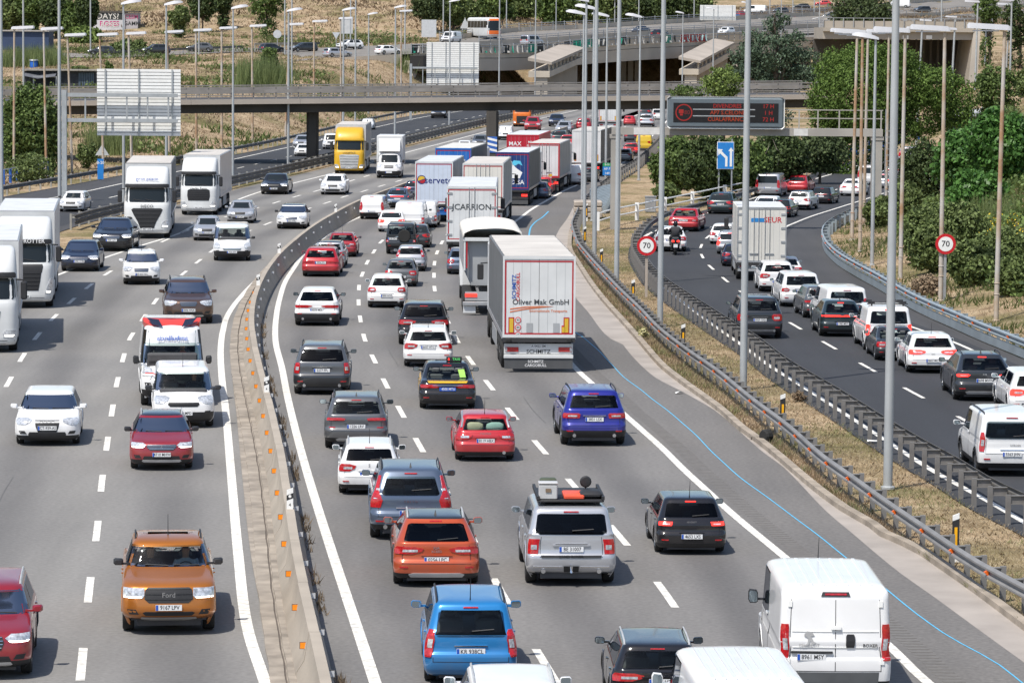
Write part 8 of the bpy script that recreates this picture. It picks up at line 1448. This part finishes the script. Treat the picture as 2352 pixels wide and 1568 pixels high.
# van bits: red lettering, roof bars, door patches, ribs
d = AGG; S = d['S']; p = d['p']; text('badge', 'aggreko', .22, REDT, d['root'], (-.38, S.end(-.38, .78*p['H'], True, .02).y, .78*p['H']))
d = RIFT; p = d['p']; Hh = p['H']
for y in (-1.6, -.7): part(d, 'roof_bar', MB().box(-.80, .80, y-.03, y+.03, Hh+.06, Hh+.10), BLACK)
for x in (-.62, .62):
    for y in (-1.6, -.7): part(d, 'bar_foot', MB().box(x-.03, x+.03, y-.025, y+.025, Hh-.07, Hh+.058), BLACK); part(d, 'bar_end', MB().box(x-.12, x+.12, y-.02, y+.02, Hh+.102, Hh+.17), BLACK)
d = BOXER; S = d['S']; p = d['p']; Hh = p['H']; rr = lambda a, z, o: S.end(a*S.at(z)[2], z, True, o)
part(d, 'plate_handle', grid_patch(rr, [(.452*Hh, -.80, -.05), (.468*Hh, -.80, -.05)], 1, 6, .04), BLACK); part(d, 'door_handle', grid_patch(rr, [(.50*Hh, .20, .34), (.52*Hh, .19, .35), (.59*Hh, .19, .35), (.61*Hh, .21, .33)], 2, 3, .025), BLACK); part(d, 'door_latch', grid_patch(rr, [(.65*Hh, -.08, .10), (.675*Hh, -.08, .10)], 1, 3, .05), WHITEP)
part(d, 'lower_step', grid_patch(rr, [(.15*Hh, -.93, .93), (.20*Hh, -.95, .95)], 1, 8, .07), mat('step_grey', (.11, .115, .12), .5), 40); part(d, 'lower_panel', grid_patch(rr, [(.205*Hh, -.78, .78), (.295*Hh, -.78, .78)], 1, 8, .006), mat('step_grey', (.11, .115, .12), .5))
for zz in (.495, .628): part(d, 'door_fold', grid_patch(rr, [(zz*Hh, -.78, .78), ((zz+.008)*Hh, -.78, .78)], 1, 8, .012), WHITEP)
for sg in (1, -1):
    for zz in (.83, .36): r2 = [(zz*Hh, .80, .87), ((zz+.05)*Hh, .80, .87)]; part(d, 'hinge', grid_patch(rr, r2 if sg > 0 else mirror_rows(r2), 1, 2, .02), WHITEP)
m = MB(); m.poly([(-.10, -.13), (-.04, -.10), (-.02, .0), (-.10, .06), (-.05, .13), (.04, .12), (.09, .05), (.03, .04), (.08, -.06), (.13, -.08), (.06, -.12), (.02, -.05), (-.02, -.13)], 0, .012); o = part(d, 'emblem', m, SILVERP); e = S.end(-.46*p['W']/2, .575*Hh, True, .016); o.location = (e.x, e.y, e.z)
for dd, n_ in ((BOXER, 7), (VANB, 8)):
    p = dd['p']; Hh = p['H']
    for k in range(n_): x = (-.5+(k+.5)/n_)*p['W']*p['hwt']*.80; part(dd, 'roof_rib', MB().box(x-.035, x+.035, -p['L']/2+.35, p['L']/2-p['ytf']*p['L']-.55, Hh-.035, Hh+.012, .008), PAINTS['white'], 30)
# motorcyclist on the slip road
g = G0(1551, 586); s = scale_at(g); hd_ = heading(1551, 586, 'sll', 'R'); rz = math.atan2(-hd_.x, hd_.y)
mo = thing('scooter', 'dark maxi scooter with two red rear lamps ridden behind the white hatchback', 'scooter', (g.x, g.y, .012), rz); m = MB()
for y in (0, 1.5):
    m = MB(); m.lathe([(.18, -.08), (.29, -.07), (.31, 0), (.29, .07), (.18, .08)], 16); m.v = [(v[0], v[1]+y, v[2]+.31) for v in m.v]; wl = obj('wheel', m, RUBBER, mo, 40); m = MB(); m.lathe([(.03, -.07), (.17, -.05), (.17, .05), (.03, .07)], 12); m.v = [(v[0], v[1]+y, v[2]+.31) for v in m.v]; obj('rim', m, ALLOY, wl, 30)
m = MB(); m.loft([[(x*w_, y, z) for x, z in ((-1, z0), (1, z0), (1.0, z1-.06), (.6, z1), (-.6, z1), (-1.0, z1-.06))] for y, w_, z0, z1 in ((-.32, .10, .68, .86), (-.2, .20, .55, .92), (.2, .24, .40, .86), (.55, .22, .28, .80), (.8, .24, .20, .48), (1.1, .24, .22, .50), (1.3, .22, .30, .98), (1.5, .12, .55, 1.05))], True, True); obj('scooter_body', m, PAINTS['dgrey'], mo, 45)
obj('seat', MB().box(-.17, .17, -.25, .55, .862, .95, .03), DARK, mo, 40); m = MB(); m.tube([(-.42, 1.25, 1.08), (-.2, 1.3, 1.06), (.2, 1.3, 1.06), (.42, 1.25, 1.08)], .02, 6); obj('handlebar', m, BLACK, mo)
for sg in (1, -1): obj('tail_light', MB().box(*sorted((sg*.06, sg*.20)), -.34, -.20, .70, .80, .02), REDON, mo, 40); m = MB(); m.tube([(sg*.3, 1.3, 1.08), (sg*.42, 1.33, 1.25)], .012, 5); mi = obj('mirror_stalk', m, BLACK, mo); obj('wing_mirror', MB().box(*sorted((sg*.36, sg*.50)), 1.31, 1.36, 1.24, 1.34, .02), BLACK, mi, 40)
obj('number_plate', MB().box(-.11, .11, -.36, -.345, .42, .60), PLATE, mo); obj('exhaust', MB().tube([(.24, .3, .35), (.26, -.25, .42)], .06, 8), GALV, mo, 60); obj('windshield', MB().loft([[(-.22, 1.5, 1.0), (.22, 1.5, 1.0), (.22, 1.52, 1.0), (-.22, 1.52, 1.0)], [(-.16, 1.38, 1.42), (.16, 1.38, 1.42), (.16, 1.40, 1.42), (-.16, 1.40, 1.42)]], True, True), FGLASS, mo)
pts = [(0,.10,.98),(0,.10,1.18),(0,.14,1.36),(0,.18,1.50),(0,.21,1.60), (.20,.16,1.42),(.32,.45,1.22),(.38,.92,1.12),(.38,1.22,1.09),(.37,1.28,1.08), (-.20,.16,1.42),(-.32,.45,1.22),(-.38,.92,1.12),(-.38,1.22,1.09),(-.37,1.28,1.08), (.16,.32,.96),(.25,.72,.92),(.24,.80,.50),(.24,.96,.46), (-.16,.32,.96),(-.25,.72,.92),(-.24,.80,.50),(-.24,.96,.46)]
E = [(0,1),(1,2),(2,3),(3,4),(2,5),(5,6),(6,7),(7,8),(8,9),(2,10),(10,11),(11,12),(12,13),(13,14),(0,15),(15,16),(16,17),(17,18),(0,19),(19,20),(20,21),(21,22)]; R_ = [(.17,.14),(.17,.13),(.20,.13),.07,.08,.085,.065,.05,.04,.045,.085,.065,.05,.04,.045,.11,.085,.06,.05,.11,.085,.06,.05]
rd = skinned('person', pts, E, R_, mat('jacket_dark', (.035, .035, .04), .8)); rd.location = (g.x, g.y, .012); rd.rotation_euler.z = rz; tag(rd, 'motorcyclist in a dark jacket and black helmet riding the scooter', 'person')
m = MB(); rings = [[(.135*k*math.cos(t), .22+.15*k*math.sin(t), z) for t in np.linspace(0, 2*math.pi, 15)[:-1]] for z, k in ((1.53, .75), (1.58, .95), (1.66, 1.0), (1.74, .9), (1.79, .6), (1.81, .2))]; m.loft(rings, True, True); obj('helmet', m, PAINTS['black'], rd, 180)
